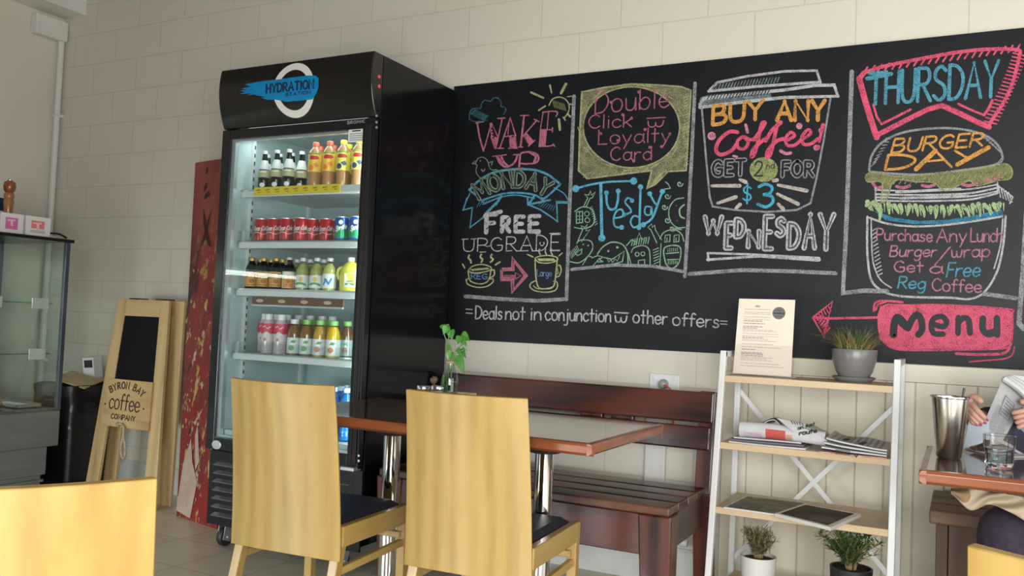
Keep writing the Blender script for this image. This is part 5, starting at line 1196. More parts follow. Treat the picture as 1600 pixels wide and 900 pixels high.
put(gridpatch(g, lambda u, v: (.27+.71*u, .12+.82*v), 10, 8), 'front_photo', mat('news_photo_navy', (.012, .014, .035), .6, col2=(.10, .11, .15), scale=9, lo=.5, hi=.75), nw)
put(gridpatch(g, lambda u, v: (.36+.10*u, .30+.20*v), 4, 4, .0012), 'photo_highlight', mat('news_photo_blue', (.20, .24, .30), .6), nw)
# the folded over top edge: a thick rounded roll of pages running down to the right
e0, e1 = at_y(1566, 590, 3.05), at_y(1640, 672, 3.03)
for k in range(3):
    q0 = e0+Vector((.008*k, .012*k, .002*k)); q1 = e1+Vector((.018*k, .012*k, .010*k))
    put(MB().tube(catmull([q0, q0.lerp(q1, .3)+Vector((.010, -.004, .010)), q0.lerp(q1, .65)+Vector((.010, -.006, .010)), q1], 6), [.006]+[.013-.001*k]*17+[.012], 10, flat=.8), 'rolled_page', M_news if k % 2 else mat('newsprint_pale', (.62, .62, .61), .8), nw, smooth=True)
page([at_y(1572, 600, 3.10), at_y(1700, 720, 3.10), at_y(1700, 600, 3.16), at_y(1580, 586, 3.12)], 'back_page', mat('newsprint_pale', (.62, .62, .61), .8), bow=.004)
o, g = page([at_y(1506, 701, 2.972), at_y(1546, 690, 2.980), at_y(1545, 655, 2.998), at_y(1514, 656, 3.002)], 'lower_page', mat('newsprint_blue', (.42, .48, .53), .8), bow=.004)
ik = Ink(g); news_text(ik, .30, .95, .15, .9, 2, .05, .012); ik.build('column_print', mat('news_light_print', (.36, .38, .41), .8), nw)
# lower edge of the paper lying on the table with a brown photograph
sq = [at_z(1508, 700, .7545), at_z(1560, 714, .7545), at_z(1680, 712, .7545), at_z(1640, 695, .7545)]
put(MB().add([p_ for p_ in sq]+[p_+Vector((0, 0, -.003)) for p_ in sq], [(0, 1, 2, 3), (7, 6, 5, 4)]+[(i, (i+1) % 4, 4+(i+1) % 4, 4+i) for i in range(4)]), 'page_on_table', M_news, nw)
def vphoto(u, v):
    a, b_, c_, d_ = at_y(1514, 700, 2.966), at_y(1545, 714, 2.960), at_y(1548, 690, 2.982), at_y(1524, 690, 2.984)
    return a.lerp(b_, u).lerp(d_.lerp(c_, u), v)+Vector((0, -.006*sin(pi*u), 0)), Vector((0, -1, 0))
put(MB().sheet(vphoto, 6, 5, .002), 'brown_photo', mat('news_photo_brown', (.03, .012, .010), .5, col2=(.20, .09, .06), scale=40, lo=.45, hi=.7), nw, smooth=True)
# cream cloth lying across the lap under the table edge
def cl(u, v):
    px = 1486+150*u; top = 757+26*u; bot = [786, 792, 786, 800, 822, 836][min(int(u*5), 5)]
    q = u*5; i = min(int(q), 4); bs = [772, 797, 788, 799, 816, 832]; a_, b_, c_, d_ = bs[max(i-1, 0)], bs[i], bs[i+1], bs[min(i+2, 5)]; t_ = q-i; bot = .5*(2*b_+(c_-a_)*t_+(2*a_-5*b_+4*c_-d_)*t_*t_+(3*b_-a_-3*c_+d_)*t_**3)
    p_ = at_y(px, top+(bot-top)*v, 2.78+.016*sin(9*u+5*v)+.014*sin(19*u+7*v)); return p_, Vector((0, -1, .2)).normalized()
lc = thing('cream_shawl', 'cream cloth with brown patch across the seated lap under the table edge', 'cloth', tuple(at_y(1540, 790, 2.8)))
put(MB().sheet(cl, 30, 10, .03), 'folded_cloth', mat('cloth_cream', (.58, .50, .37), .9, col2=(.50, .40, .26), scale=9, bump=.2), lc, smooth='all')
def cl2(u, v):
    x_, y_ = u*2-1, v*2-1; x_, y_ = x_*math.sqrt(1-y_*y_/2), y_*math.sqrt(1-x_*x_/2); p_, n_ = cl(.10+.10*x_-.03*y_, .46+.44*y_); return p_+Vector((0, -.0025, 0)), n_
put(MB().sheet(cl2, 10, 6, .001), 'brown_patch', mat('cloth_tan', (.33, .22, .12), .9), lc, smooth='all')
# the bench they sit on: seat end and side board show beside the shelf
bq = thing('timber_bench', 'brown timber bench end standing by the cream boards under the right table', 'bench', (.55, 3.35, 0))
za = at_y(1452, 796, 3.16).z; xb = at_y(1452, 800, 3.16).x
M_b2 = wood('bench_brown_X', (.10, .050, .028), (.17, .09, .05), 'X', .5, 8, 0, .3); M_b2z = wood('bench_brown_Z', (.075, .038, .022), (.13, .07, .04), 'Z', .55, 8, 0, .3)
for k in range(3): put(MB().box(xb, 1.5, 3.16+k*.145, 3.16+k*.145+.135, za-.045, za), 'seat_plank', M_b2, bq, bevel=.006)
put(MB().box(xb+.02, xb+.055, 3.19, 3.22, 0, za-.045), 'front_leg', M_b2z, bq, bevel=.003)
put(MB().box(xb+.02, xb+.055, 3.54, 3.57, 0, za-.045), 'rear_leg', M_b2z, bq, bevel=.003)
put(MB().box(xb+.057, 1.45, 3.19, 3.215, .02, za-.047), 'front_board', M_b2z, bq, bevel=.003)
put(MB().box(xb+.025, xb+.05, 3.222, 3.538, .02, za-.047), 'end_board', M_b2z, bq, bevel=.003)
# ================================================================== folding timber sign by the wall
M_pine = wood('sign_pine_Z', (.50, .33, .15), (.62, .44, .22), 'Z', .55, 6, 0, .3, (.28, .15, .06), .1); M_pineX = wood('sign_pine_X', (.46, .28, .12), (.60, .41, .20), 'X', .55, 7, 0, .3, (.25, .13, .05), .1)
sg = thing('sandwich_board', 'timber sandwich board with black panel and coffee sign by the block wall', 'sign', (-4.08, 3.4, 0))
SA, SB = Vector((0, 3.370, 1.122)), Vector((0, 3.280, 0))   # front frame leans between these
dz = (SB-SA).normalized(); nf = Vector((0, dz.z, -dz.y)).normalized()
if nf.y > 0: nf = -nf
LS = (SB-SA).length
def sp_(x, s, l=0): return Vector((-4.08+(x+4.08)*(1+.35*s), SA.y+dz.y*s, SA.z+dz.z*s))+nf*l
GX0, GX1 = -4.285, -3.872
def plank(x0, x1, s0, s1, l0, l1):
    c = [sp_(x, s, l) for l in (l0, l1) for x, s in ((x0, s0), (x1, s0), (x1, s1), (x0, s1))]
    return MB().add(c, [(0, 1, 2, 3), (7, 6, 5, 4), (0, 4, 5, 1), (1, 5, 6, 2), (2, 6, 7, 3), (3, 7, 4, 0)])
put(plank(GX0, GX0+.072, 0, LS-.001, -.02, .0), 'stile', M_pine, sg, bevel=.003)
put(plank(GX1-.068, GX1, 0, LS-.001, -.02, .0), 'stile', M_pine, sg, bevel=.003)
put(plank(GX0+.0725, GX1-.0685, .0, .095, -.02, -.001), 'top_rail', M_pineX, sg, bevel=.003)
put(plank(GX0+.0725, GX1-.0685, .0955, .452, -.016, -.006), 'black_panel', mat('chalk_panel', (.006, .006, .007), .7, spec=.15), sg)
bd = put(plank(GX0+.05, GX1-.060, .452, .715, .0005, .014), 'name_board', M_pineX, sg, bevel=.002)
cxs = (GX0+GX1)/2-.02
ik = Ink(lambda x, y, l: sp_(cxs+x*1.12, .585+y*1.05, .0148+l))
ik.text('BYRON BAY', 0, 0, .034, .0065, track=.22, path=[(-.095, -.052), (-.05, -.074), (0, -.080), (.05, -.072), (.095, -.045)]) if True else None
ik.text('coffee', (-.092, .030), (.088, .034), .082, .0068, up=(0, -1), track=.12)
ik.text('COMPANY', (-.070, .082), (.070, .082), .024, .0052, up=(0, -1), track=.2)
ik.disc(-.118, .012, .005); ik.disc(.112, .014, .005)
ik.build('burnt_lettering', mat('burnt_brown', (.045, .018, .010), .7), bd)
r0 = sp_(cxs+.01, .705, .02)
M_rope = mat('rope', (.50, .42, .28), .9, col2=(.36, .29, .18), scale=120, bump=.4)
put(MB().tube(catmull([r0+Vector((-.045, 0, .012)), r0+Vector((-.03, -.012, .0)), r0+Vector((-.008, -.012, .012)), r0+Vector((.02, -.008, -.005)), r0+Vector((.012, -.004, -.06)), r0+Vector((-.004, 0, -.12)), r0+Vector((.006, .004, -.17)), r0+Vector((.026, .004, -.165)), r0+Vector((.032, 0, -.12)), r0+Vector((.020, -.004, -.06)), r0+Vector((.014, -.006, -.01))], 5), .0068, 8), 'rope_loop', M_rope, sg, smooth=True)
for xa, xb in ((-4.255, -4.31), (-3.862, -3.855)):
    put(MB().bar((xa, 3.432, 1.12), (xb, 3.405, 0.0), .10, .020, (0, 1, 0)), 'rear_stile', M_pine, sg, bevel=.003)
put(MB().box(-4.22, -3.875, 3.420, 3.438, 1.0, 1.10), 'rear_rail', M_pineX, sg, bevel=.003)
for x in (GX0+.11, GX1-.09):
    put(MB().box(x, x+.055, 3.355, 3.44, 1.122, 1.128), 'hinge', mat('hinge_black', (.03, .03, .03), .4, .6), sg)

# ================================================================== red painted board behind the fridge
def red_mat():
    m = bpy.data.materials.new('flaked_red_paint'); m.use_nodes = True; nt = m.node_tree; b = nt.nodes['Principled BSDF']; b.inputs['Roughness'].default_value = .5
    tc = _n(nt, 'ShaderNodeTexCoord'); mp = _n(nt, 'ShaderNodeMapping'); mp.inputs['Scale'].default_value = (1, 1, .45); nt.links.new(tc.outputs['Object'], mp.inputs[0])
    def noise_(s, d, off=0):
        n = _n(nt, 'ShaderNodeTexNoise'); n.inputs['Scale'].default_value = s; n.inputs['Detail'].default_value = d; n.inputs['Roughness'].default_value = .65
        q = _n(nt, 'ShaderNodeMapping'); q.inputs['Location'].default_value = (off, off*.7, off*1.3); nt.links.new(mp.outputs[0], q.inputs[0]); nt.links.new(q.outputs[0], n.inputs['Vector']); return n
    def ramp(n, lo, hi, c0=(0, 0, 0), c1=(1, 1, 1)):
        r = _n(nt, 'ShaderNodeValToRGB'); r.color_ramp.elements[0].position = lo; r.color_ramp.elements[1].position = hi
        r.color_ramp.elements[0].color = (*c0, 1); r.color_ramp.elements[1].color = (*c1, 1); nt.links.new(n.outputs[0], r.inputs[0]); return r
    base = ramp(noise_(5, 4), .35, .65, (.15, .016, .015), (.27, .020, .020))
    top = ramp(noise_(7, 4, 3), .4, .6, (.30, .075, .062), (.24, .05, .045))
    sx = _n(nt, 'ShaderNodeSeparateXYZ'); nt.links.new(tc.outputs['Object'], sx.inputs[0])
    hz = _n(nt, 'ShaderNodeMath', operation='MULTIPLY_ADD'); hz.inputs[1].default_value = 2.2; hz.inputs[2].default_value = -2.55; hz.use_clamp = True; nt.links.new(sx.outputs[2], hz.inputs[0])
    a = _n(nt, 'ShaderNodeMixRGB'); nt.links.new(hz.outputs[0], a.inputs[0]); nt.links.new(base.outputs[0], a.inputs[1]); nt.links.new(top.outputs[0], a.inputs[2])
    cur = a
    lowm = _n(nt, 'ShaderNodeMath', operation='SUBTRACT', use_clamp=True); lowm.inputs[0].default_value = 1.0; nt.links.new(hz.outputs[0], lowm.inputs[1])
    for s, d, off, lo, hi, c in ((16, 6, 11, .575, .605, (.42, .31, .08)), (22, 6, 23, .585, .615, (.48, .35, .24)), (3.4, 4, 31, .57, .60, (.035, .012, .012))):
        f = ramp(noise_(s, d, off), lo, hi); ml = _n(nt, 'ShaderNodeMath', operation='MULTIPLY'); nt.links.new(f.outputs[0], ml.inputs[0]); nt.links.new(lowm.outputs[0], ml.inputs[1])
        x = _n(nt, 'ShaderNodeMixRGB'); nt.links.new(ml.outputs[0], x.inputs[0]); nt.links.new(cur.outputs[0], x.inputs[1]); x.inputs[2].default_value = (*c, 1); cur = x
    nt.links.new(cur.outputs[0], b.inputs['Base Color']); return m
rbd = thing('painted_board', 'tall board with flaking red and gold paint leaning behind the drinks fridge', 'board', (-3.45, 3.3, 0))
RA, RB_ = at_z(275, 806, 0), at_z(338, 827, 0)
TA, TB_ = at_y(305, 254, 3.52), at_y(352, 247, 3.50)
rn = (RB_-RA).cross(TA-RA).normalized()
if rn.y > 0: rn = -rn
def rp(u, v, l=0): return RA.lerp(RB_, u).lerp(TA.lerp(TB_, u), v)+rn*l
m = MB(); prof_ = [(0, 0), (1, 0), (1.12, .02), (1.12, .5), (1.1, 1.0), (0, 1.0), (.03, .6), (-.02, .3)]
prof_ = [(0, 0), (1, 0), (1, 1), (0, 1)]
c = [rp(u, v, l) for l in (-.028, 0) for u, v in prof_]
m.add(c, [(3, 2, 1, 0), (4, 5, 6, 7), (0, 1, 5, 4), (1, 2, 6, 5), (2, 3, 7, 6), (3, 0, 4, 7)])
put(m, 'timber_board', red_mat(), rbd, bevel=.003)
ik = Ink(lambda x, y, l: rp(x, y, .0015+l))
# bare wedge of pale paint at the lower left, gold streaks, dark blade marks near the top
ik.poly([(0.0, .015), (.36, .005), (.50, .10), (.36, .15), (.30, .21), (.12, .14)]); ik.poly([(.44, .13), (.54, .155), (.50, .20), (.46, .25), (.40, .22), (.42, .17)])
ik.build('pale_patch', mat('patch_pale', (.50, .36, .30), .6, col2=(.42, .30, .24), scale=10), rbd)
ik = Ink(lambda x, y, l: rp(x, y, .0018+l)); rr_ = random.Random(12)

for k in range(46):
    u, v = rr_.random(), rr_.uniform(.02, .72); u = u**1.6; q = rr_.uniform(.004, .016); ik.poly([(u+q*2*rr_.uniform(.4, 1)*cos(a*1.05), v+q*rr_.uniform(.3, 1)*sin(a*1.05)*.6) for a in range(6)])
ik.build('gold_flakes', mat('flake_gold', (.42, .31, .06), .5, col2=(.46, .37, .20), scale=30), rbd)
ik = Ink(lambda x, y, l: rp(x, y, .0018+l))
ik.poly([(.34, .86), (.42, .83), (.50, .79), (.58, .755), (.66, .74), (.55, .745), (.45, .775), (.38, .81)]); ik.poly([(.68, .865), (.60, .84), (.52, .80), (.42, .76), (.30, .735), (.36, .765), (.46, .80), (.56, .835)])
ik.line([(.36, .915), (.42, .925)], .02); ik.line([(.38, .89), (.52, .90)], .016); ik.line([(.40, .965), (.44, .97)], .016)
ik.build('dark_marks', mat('mark_black', (.03, .015, .015), .6), rbd)

# ================================================================== food display cabinet
CX, CB, CY0, CY1 = -4.40, -5.02, .60, 3.135
M_inox = mat('stainless_base', (.26, .31, .33), .35, .7, col2=(.30, .35, .37), scale=3, stretch=(1, .6, 6))
M_cglass = thin_glass('cabinet_glass', (.93, .97, .95), .01, .9, 1.5); M_cblack = mat('cabinet_black_trim', (.012, .013, .015), .25)
dc = thing('food_display_cabinet', 'glass food display cabinet with stainless base at the left wall', 'display cabinet', ((CX+CB)/2, (CY0+CY1)/2, 0))
put(MB().box(CB, CX, CY0, CY1, .30, .495), 'stainless_body', M_inox, dc, bevel=.006)
put(MB().box(CB, CX-.03, CY0, CY1-.045, .145, .299), 'lower_panel', M_inox, dc, bevel=.004)
put(MB().box(CB, CX-.05, CY0, CY1-.06, .03, .144).box(CB, CX-.035, CY0, CY1-.05, .105, .120), 'kick_plinth', M_inox, dc, bevel=.003)
put(MB().box(CB+.02, CX-.02, CY0+.02, CY1-.02, .4955, .507), 'deck', mat('deck_grey', (.20, .22, .22), .25, .5), dc)
put(MB().box(CB-.005, CX+.012, CY0, CY1+.015, 1.418, 1.436), 'top_rim', M_cblack, dc, bevel=.003)
put(MB().box(CX-.007, CX-.001, CY0+.01, CY1-.02, .50, 1.417), 'front_glass', M_cglass, dc)
put(MB().box(CB+.02, CX-.012, CY1-.014, CY1-.008, .50, 1.417), 'end_glass', M_cglass, dc)
for x, y_ in ((CX-.012, CY1-.012), (CB+.012, CY1-.012)):
    put(MB().box(x-.012, x+.012, y_-.012, y_+.012, .496, 1.417), 'corner_post', mat('post_slate', (.10, .12, .16), .3, .5), dc, bevel=.002)
put(MB().box(CB, CB+.012, CY0, CY1-.03, .50, 1.417), 'back_door', mat('cabinet_back', (.42, .42, .38), .3, .2, col2=(.50, .49, .44), scale=3, stretch=(1, 3, .3)), dc)
for yy in (2.35, 2.83): put(MB().box(CB+.012, CB+.030, yy, yy+.03, .51, 1.41), 'door_stile', mat('post_slate', (.10, .12, .16), .3, .5), dc)
for z in (.80, 1.075):
    s_ = put(MB().box(CB+.05, CX-.05, CY0+.03, CY1-.05, z, z+.006), 'glass_shelf', M_cglass, dc)
    put(MB().box(CX-.052, CX-.046, CY0+.03, CY1-.05, z, z+.007), 'shelf_edge', thin_glass('glass_edge_green', (.55, .80, .72), .05), s_)
    for yy in (2.70, 2.96): put(MB().box(CX-.048, CX-.040, yy, yy+.095, z-.028, z+.030), 'ticket_holder', M_white, s_, bevel=.002)
lt = put(MB().box(CX-.20, CX-.07, .70, 2.72, 1.375, 1.412), 'lamp_housing', mat('lamp_housing_pale', (.60, .72, .68), .4), dc, bevel=.004)
put(MB().tube([(CX-.135, .75, 1.352), (CX-.135, 2.66, 1.352)], .013, 10), 'lamp_tube', mat('tube_light', (1, 1, 1), .5, emit=(.93, 1.0, .96), estr=6.0), lt)
lamp('cabinet_lamp', (CX-.135, 1.9, 1.334), (0, 0, 0), .02, 1.7, 6, (.95, 1.0, .95), dc)
# food on the deck
pz = .508
pl = thing('pastry_plate', 'dark plate of baked pastry on the floor of the food display cabinet', 'plate', (-4.55, 2.78, pz))
MB().lathe([(.02, 0), (.075, .002), (.115, .014), (.117, .018), (.075, .007), (.001, .006)], n=30, cap=False).build('plate', mat('plate_dark', (.03, .025, .025), .3), pl, smooth=True)
tag(put(MB().ball((-4.56, 2.75, pz+.037), .058, 18, 10, 1.1, 1.2, .46), 'pastry_roll', mat('pastry_golden', (.46, .22, .06), .6, col2=(.62, .38, .15), scale=30, bump=.3), None, smooth='all'), 'golden brown pastry, nearer one on the dark plate in the cabinet', 'pastry', 'pastries on the plate')
tag(put(MB().ball((-4.55, 2.86, pz+.030), .046, 18, 10, 1.0, .6, .42), 'pastry_roll', MATS['pastry_golden'], None, smooth='all'), 'smaller golden pastry at the far rim of the dark plate', 'pastry', 'pastries on the plate')
tr = thing('serving_tray', 'silver tray with slotted server at the end of the cabinet floor', 'tray', (-4.60, 3.00, pz))
put(MB().box(-4.80, -4.47, 2.93, 3.07, pz, pz+.006).box(-4.80, -4.47, 2.93, 2.935, pz, pz+.022).box(-4.80, -4.47, 3.065, 3.07, pz, pz+.022).box(-4.80, -4.795, 2.93, 3.07, pz, pz+.022).box(-4.475, -4.47, 2.93, 3.07, pz, pz+.022), 'tray_pan', mat('tray_steel', (.45, .46, .45), .3, .8), tr, bevel=.001)
put(MB().box(-4.74, -4.54, 2.95, 3.05, pz+.007, pz+.014), 'paper_liner', M_white, tr)
# on top of the cabinet
tz = 1.4365
def tea_box(label, p0, p1, c1, nm):
    a, e = at_x(*p0, CX-.02), at_x(*p1, CX-.02); y0, y1 = a.y, e.y; h = .105
    t = thing('tea_box', label, 'box', (CX-.06, (y0+y1)/2, tz), 0, 'boxes on the cabinet')
    bx = put(MB().box(CX-.12, CX-.02, y0, y1, tz, tz+h), 'carton', mat('carton_white', (.76, .75, .74), .5), t, bevel=.002)
    ik = Ink(lambda x, y, l: Vector((CX-.0192+l, y0+(y1-y0)*x, tz+h*(1-y)))); ik.poly([(.2, .22), (.74, .22), (.74, .62 if nm == 'red' else .80), (.2, .62 if nm == 'red' else .80)]); q = ik.build('colour_panel', mat('panel_'+nm, c1, .5), bx)
    ik = Ink(lambda x, y, l: Vector((CX-.0186+l, y0+(y1-y0)*x, tz+h*(1-y)))); ik.line([(.30, .36), (.60, .34)], .07); ik.line([(.46, .38), (.48, .60)], .10); ik.build('letter_print', mat('print_pale_pink', (.80, .60, .62), .5), q)
    if nm == 'red': ik = Ink(lambda x, y, l: Vector((CX-.0192+l, y0+(y1-y0)*x, tz+h*(1-y)))); ik.line([(.2, .72), (.76, .72)], .035); ik.line([(.2, .80), (.76, .80)], .05); ik.build('small_print', mat('print_taupe', (.40, .33, .33), .6), bx)
    return t
tea_box('white carton with pink panel on top of the food display cabinet', (1, 350), (37, 352), (.70, .16, .42), 'pink')
tea_box('white carton with coral red panel on the cabinet, nearest the block wall', (41, 352), (79, 356), (.72, .22, .20), 'red')
c = at_x(12, 340, CX-.16)
t = thing('pepper_mill', 'turned wooden pepper mill behind the cartons on the food display cabinet', 'pepper mill', (CX-.16, c.y, tz))
k = (at_x(12, 279, CX-.16).z-tz)
MB().lathe([(.002, 0), (.030, 0), (.031, .01), (.024, .05), (.022, k*.45), (.027, k*.60), (.022, k*.64), (.026, k*.67), (.026, k*.72), (.020, k*.75)], n=22).build('mill_body', wood('mill_wood', (.30, .13, .05), (.42, .20, .08), 'Z', .3, 10, .3), t, smooth=True)
MB().lathe([(.018, k*.75), (.028, k*.80), (.031, k*.87), (.026, k*.94), (.012, k*.97)], n=22).build('mill_head', mat('mill_head_red', (.20, .06, .03), .2, col2=(.28, .09, .04), scale=12), t, smooth=True)
MB().lathe([(.011, k*.965), (.012, k*.985), (.006, k)], n=14).build('top_knob', M_alum, t, smooth=True)
c = at_x(0, 345, CX-.24)
t = thing('drink_tin', 'dark blue tin beside the pepper mill on the food display cabinet', 'tin', (CX-.24, c.y-.015, tz))
MB().lathe([(.002, 0), (.035, 0), (.036, .004), (.036, .19), (.030, .20), (.002, .20)], n=22).build('tin_body', mat('tin_blue', (.02, .05, .10), .3, .4), t, smooth=True)
MB().lathe([(.0364, .05), (.0364, .062)], n=22, cap=False).build('pink_band', mat('band_pink', (.70, .15, .35), .4), t, smooth=True)
MB().lathe([(.0364, .11), (.0364, .13)], n=22, cap=False).build('pale_band', mat('band_pale', (.55, .68, .72), .4), t, smooth=True)
a, e = at_x(78, 368, CX-.10), at_x(101, 370, CX-.06)
t = thing('serving_tongs', 'black curved serving handle lying on the cabinet beside the red panel carton', 'utensil', (CX-.1, a.y, tz))
put(MB().tube(catmull([(CX-.16, a.y-.05, tz+.012), (CX-.13, a.y, tz+.030), (CX-.07, (a.y+e.y)/2, tz+.030), (CX-.04, e.y, tz+.009)], 6), .010, 8, flat=.6), 'handle', M_cblack, t, smooth=True)
put(MB().box(CX-.195, CX-.145, a.y-.17, a.y-.05, tz+.001, tz+.018), 'blade', M_cblack, t, bevel=.004)

# ================================================================== bin with waste cardboard
bn_ = thing('waste_bin', 'black bin with liner between the food display cabinet and the timber sign', 'bin', (-4.66, 3.42, 0))
def bp(u, v):
    a = 2*pi*u; sq = 1/max(abs(cos(a)), abs(sin(a)))**.75; w_ = .20*(.86+.14*v)*sq; return Vector((-4.66+w_*.86*cos(a), 3.42+w_*.86*sin(a), .0+.60*v))
vv = []; ff = []; n_ = 40
for j in range(9):
    for i in range(n_): p_ = bp(i/n_, j/8); vv.append(p_)
for j in range(8):
    for i in range(n_): ff.append((j*n_+i, j*n_+(i+1) % n_, (j+1)*n_+(i+1) % n_, (j+1)*n_+i))
ff.append(tuple(range(n_)))
put(MB().add(vv, ff), 'bin_body', mat('bin_black', (.010, .010, .011), .35), bn_, smooth='all')
rl = random.Random(5); vv = []; ff = []
for j in range(10):
    for i in range(n_):
        p_ = bp(i/n_, .62+.40*j/9); q = Vector((p_.x+4.66, p_.y-3.42, 0)); k_ = 1.03+.045*noise.noise(Vector((cos(2*pi*i/n_)*3, sin(2*pi*i/n_)*3, j*.5)))+(.02 if j > 7 else 0)
        vv.append(Vector((-4.66+q.x*k_, 3.42+q.y*k_, p_.z+.012*noise.noise(Vector((i*.5, j*.3, 3))))))
for j in range(9):
    for i in range(n_): ff.append((j*n_+i, j*n_+(i+1) % n_, (j+1)*n_+(i+1) % n_, (j+1)*n_+i))
put(MB().add(vv, ff), 'bin_liner', mat('liner_black', (.014, .014, .016), .22, bump=.3, bscale=30), bn_, smooth='all')
M_card = mat('cardboard', (.42, .30, .17), .8, col2=(.48, .36, .22), scale=10)
def slab(name, label, c_, sx, sy, sz, rx, ry, rz, m, cat):
    o = MB().box(-sx/2, sx/2, -sy/2, sy/2, -sz/2, sz/2).build(name, m, bevel=.001); o.location = c_; o.rotation_euler = (radians(rx), radians(ry), radians(rz)); return tag(o, label, cat)
slab('cardboard_piece', 'flattened brown cardboard piece lying over the black bin', (-4.585, 3.37, .640), .20, .20, .008, 10, 14, 25, M_card, 'cardboard')
slab('paper_wrapper', 'white paper wrapper beside the cardboard on the black bin', (-4.74, 3.44, .660), .13, .12, .010, -8, -4, -20, M_white, 'paper')
mc = slab('milk_carton', 'small white printed carton sticking up behind the cardboard in the bin', (-4.68, 3.53, .70), .075, .075, .13, 6, -5, 15, mat('carton_white', (.76, .75, .74), .5), 'carton')
o = MB().box(-.026, .030, -.0385, -.0378, .005, .05).build('dark_print', mat('print_black', (.03, .03, .035), .6), mc)
# ================================================================== chalkboard
BF = 3.634
def black_mat():
    m = bpy.data.materials.new('blackboard_paint'); m.use_nodes = True; nt = m.node_tree; b = nt.nodes['Principled BSDF']; b.inputs['Roughness'].default_value = .5; b.inputs['Specular IOR Level'].default_value = .3
    tc = _n(nt, 'ShaderNodeTexCoord'); n = _n(nt, 'ShaderNodeTexNoise'); n.inputs['Scale'].default_value = 2.2; n.inputs['Detail'].default_value = 5; n.inputs['Distortion'].default_value = .8; nt.links.new(tc.outputs['Object'], n.inputs['Vector'])
    r = _n(nt, 'ShaderNodeValToRGB'); r.color_ramp.elements[0].color = (.0045, .0056, .0080, 1); r.color_ramp.elements[1].color = (.008, .0095, .012, 1); r.color_ramp.elements[0].position = .4; r.color_ramp.elements[1].position = .75
    nt.links.new(n.outputs['Fac'], r.inputs[0]); nt.links.new(r.outputs[0], b.inputs['Base Color']); return m
M_bb = black_mat()
bb = thing('chalkboard', 'long wall mounted chalkboard covered in colourful chalk day deals', 'chalkboard', (-.4, BF, 1.6))
put(MB().box(-2.26, 1.60, BF, D-.001, .986, 2.238), 'board_panel', M_bb, bb, bevel=.002)
def chalk(name, c, lo=.36, hi=.52):
    if name in MATS: return MATS[name]
    m = bpy.data.materials.new(name); m.use_nodes = True; nt = m.node_tree; b = nt.nodes['Principled BSDF']; b.inputs['Roughness'].default_value = .95; b.inputs['Specular IOR Level'].default_value = .1
    tc = _n(nt, 'ShaderNodeTexCoord'); n = _n(nt, 'ShaderNodeTexNoise'); n.inputs['Scale'].default_value = 260; n.inputs['Detail'].default_value = 3; n.inputs['Roughness'].default_value = .7; nt.links.new(tc.outputs['Object'], n.inputs['Vector'])
    n3 = _n(nt, 'ShaderNodeTexNoise'); n3.inputs['Scale'].default_value = 30; n3.inputs['Detail'].default_value = 2; nt.links.new(tc.outputs['Object'], n3.inputs['Vector'])
    mm = _n(nt, 'ShaderNodeMath', operation='MULTIPLY_ADD'); mm.inputs[1].default_value = .35; nt.links.new(n3.outputs['Fac'], mm.inputs[0])
    m4 = _n(nt, 'ShaderNodeMath', operation='ADD'); m4.inputs[1].default_value = -.175; nt.links.new(n.outputs['Fac'], m4.inputs[0]); nt.links.new(m4.outputs[0], mm.inputs[2])
    r = _n(nt, 'ShaderNodeValToRGB'); r.color_ramp.elements[0].position = lo; r.color_ramp.elements[1].position = hi
    r.color_ramp.elements[0].color = tuple(.22*v+.006 for v in c)+(1,); r.color_ramp.elements[1].color = (*c, 1)
    nt.links.new(mm.outputs[0], r.inputs[0]); nt.links.new(r.outputs[0], b.inputs['Base Color']); MATS[name] = m; return m
K_white = chalk('chalk_white', (.50, .50, .51)); K_grey = chalk('chalk_grey', (.30, .30, .32)); K_pink = chalk('chalk_pink', (.50, .16, .23)); K_rose = chalk('chalk_rose', (.40, .14, .20))
K_hot = chalk('chalk_hot_pink', (.72, .11, .19)); K_blue = chalk('chalk_blue', (.10, .33, .44)); K_cyan = chalk('chalk_cyan', (.08, .42, .60)); K_olive = chalk('chalk_yellow_olive', (.40, .40, .22))
K_yel = chalk('chalk_pale_yellow', (.48, .48, .25)); K_or = chalk('chalk_orange', (.66, .33, .09)); K_mint = chalk('chalk_mint', (.26, .44, .30)); K_green = chalk('chalk_pale_green', (.36, .50, .27)); K_moss = chalk('chalk_moss', (.22, .23, .10))
K_sage = chalk('chalk_sage', (.25, .32, .26)); K_bluef = chalk('chalk_blue_faint', (.07, .20, .27), .45, .65); K_olf = chalk('chalk_olive_fill', (.34, .34, .19), .40, .66); K_pinkf = chalk('chalk_pink_fill', (.70, .12, .20), .34, .50)
def chalker(ox, oy, k, lift=0):
    return Ink(lambda x, y, l: at_y(ox+x/k, oy+y/k, BF-.0006-l), lift)
A_ = lambda l=0: chalker(710, 120, 4.5, l); B_k = lambda l=0: chalker(710, 310, 4.286, l); C_k = lambda l=0: chalker(880, 110, 2.8125, l)
D_k = lambda l=0: chalker(1070, 90, 2.571, l); E_k = lambda l=0: chalker(1320, 60, 3.103, l); F_k = lambda l=0: chalker(1260, 330, 3.4615, l); P_k = lambda l=0: chalker(0, 0, 1, l)
L1, L2, L3 = .0003, .0006, .0009
def hatch(k, x0, y0, x1, y1, n, dx, dy, w):
    for i in range(n):
        t = i/(n-1); x = x0+(x1-x0)*t; y = y0+(y1-y0)*t; k.line([(x, y), (x+dx, y+dy)], w)
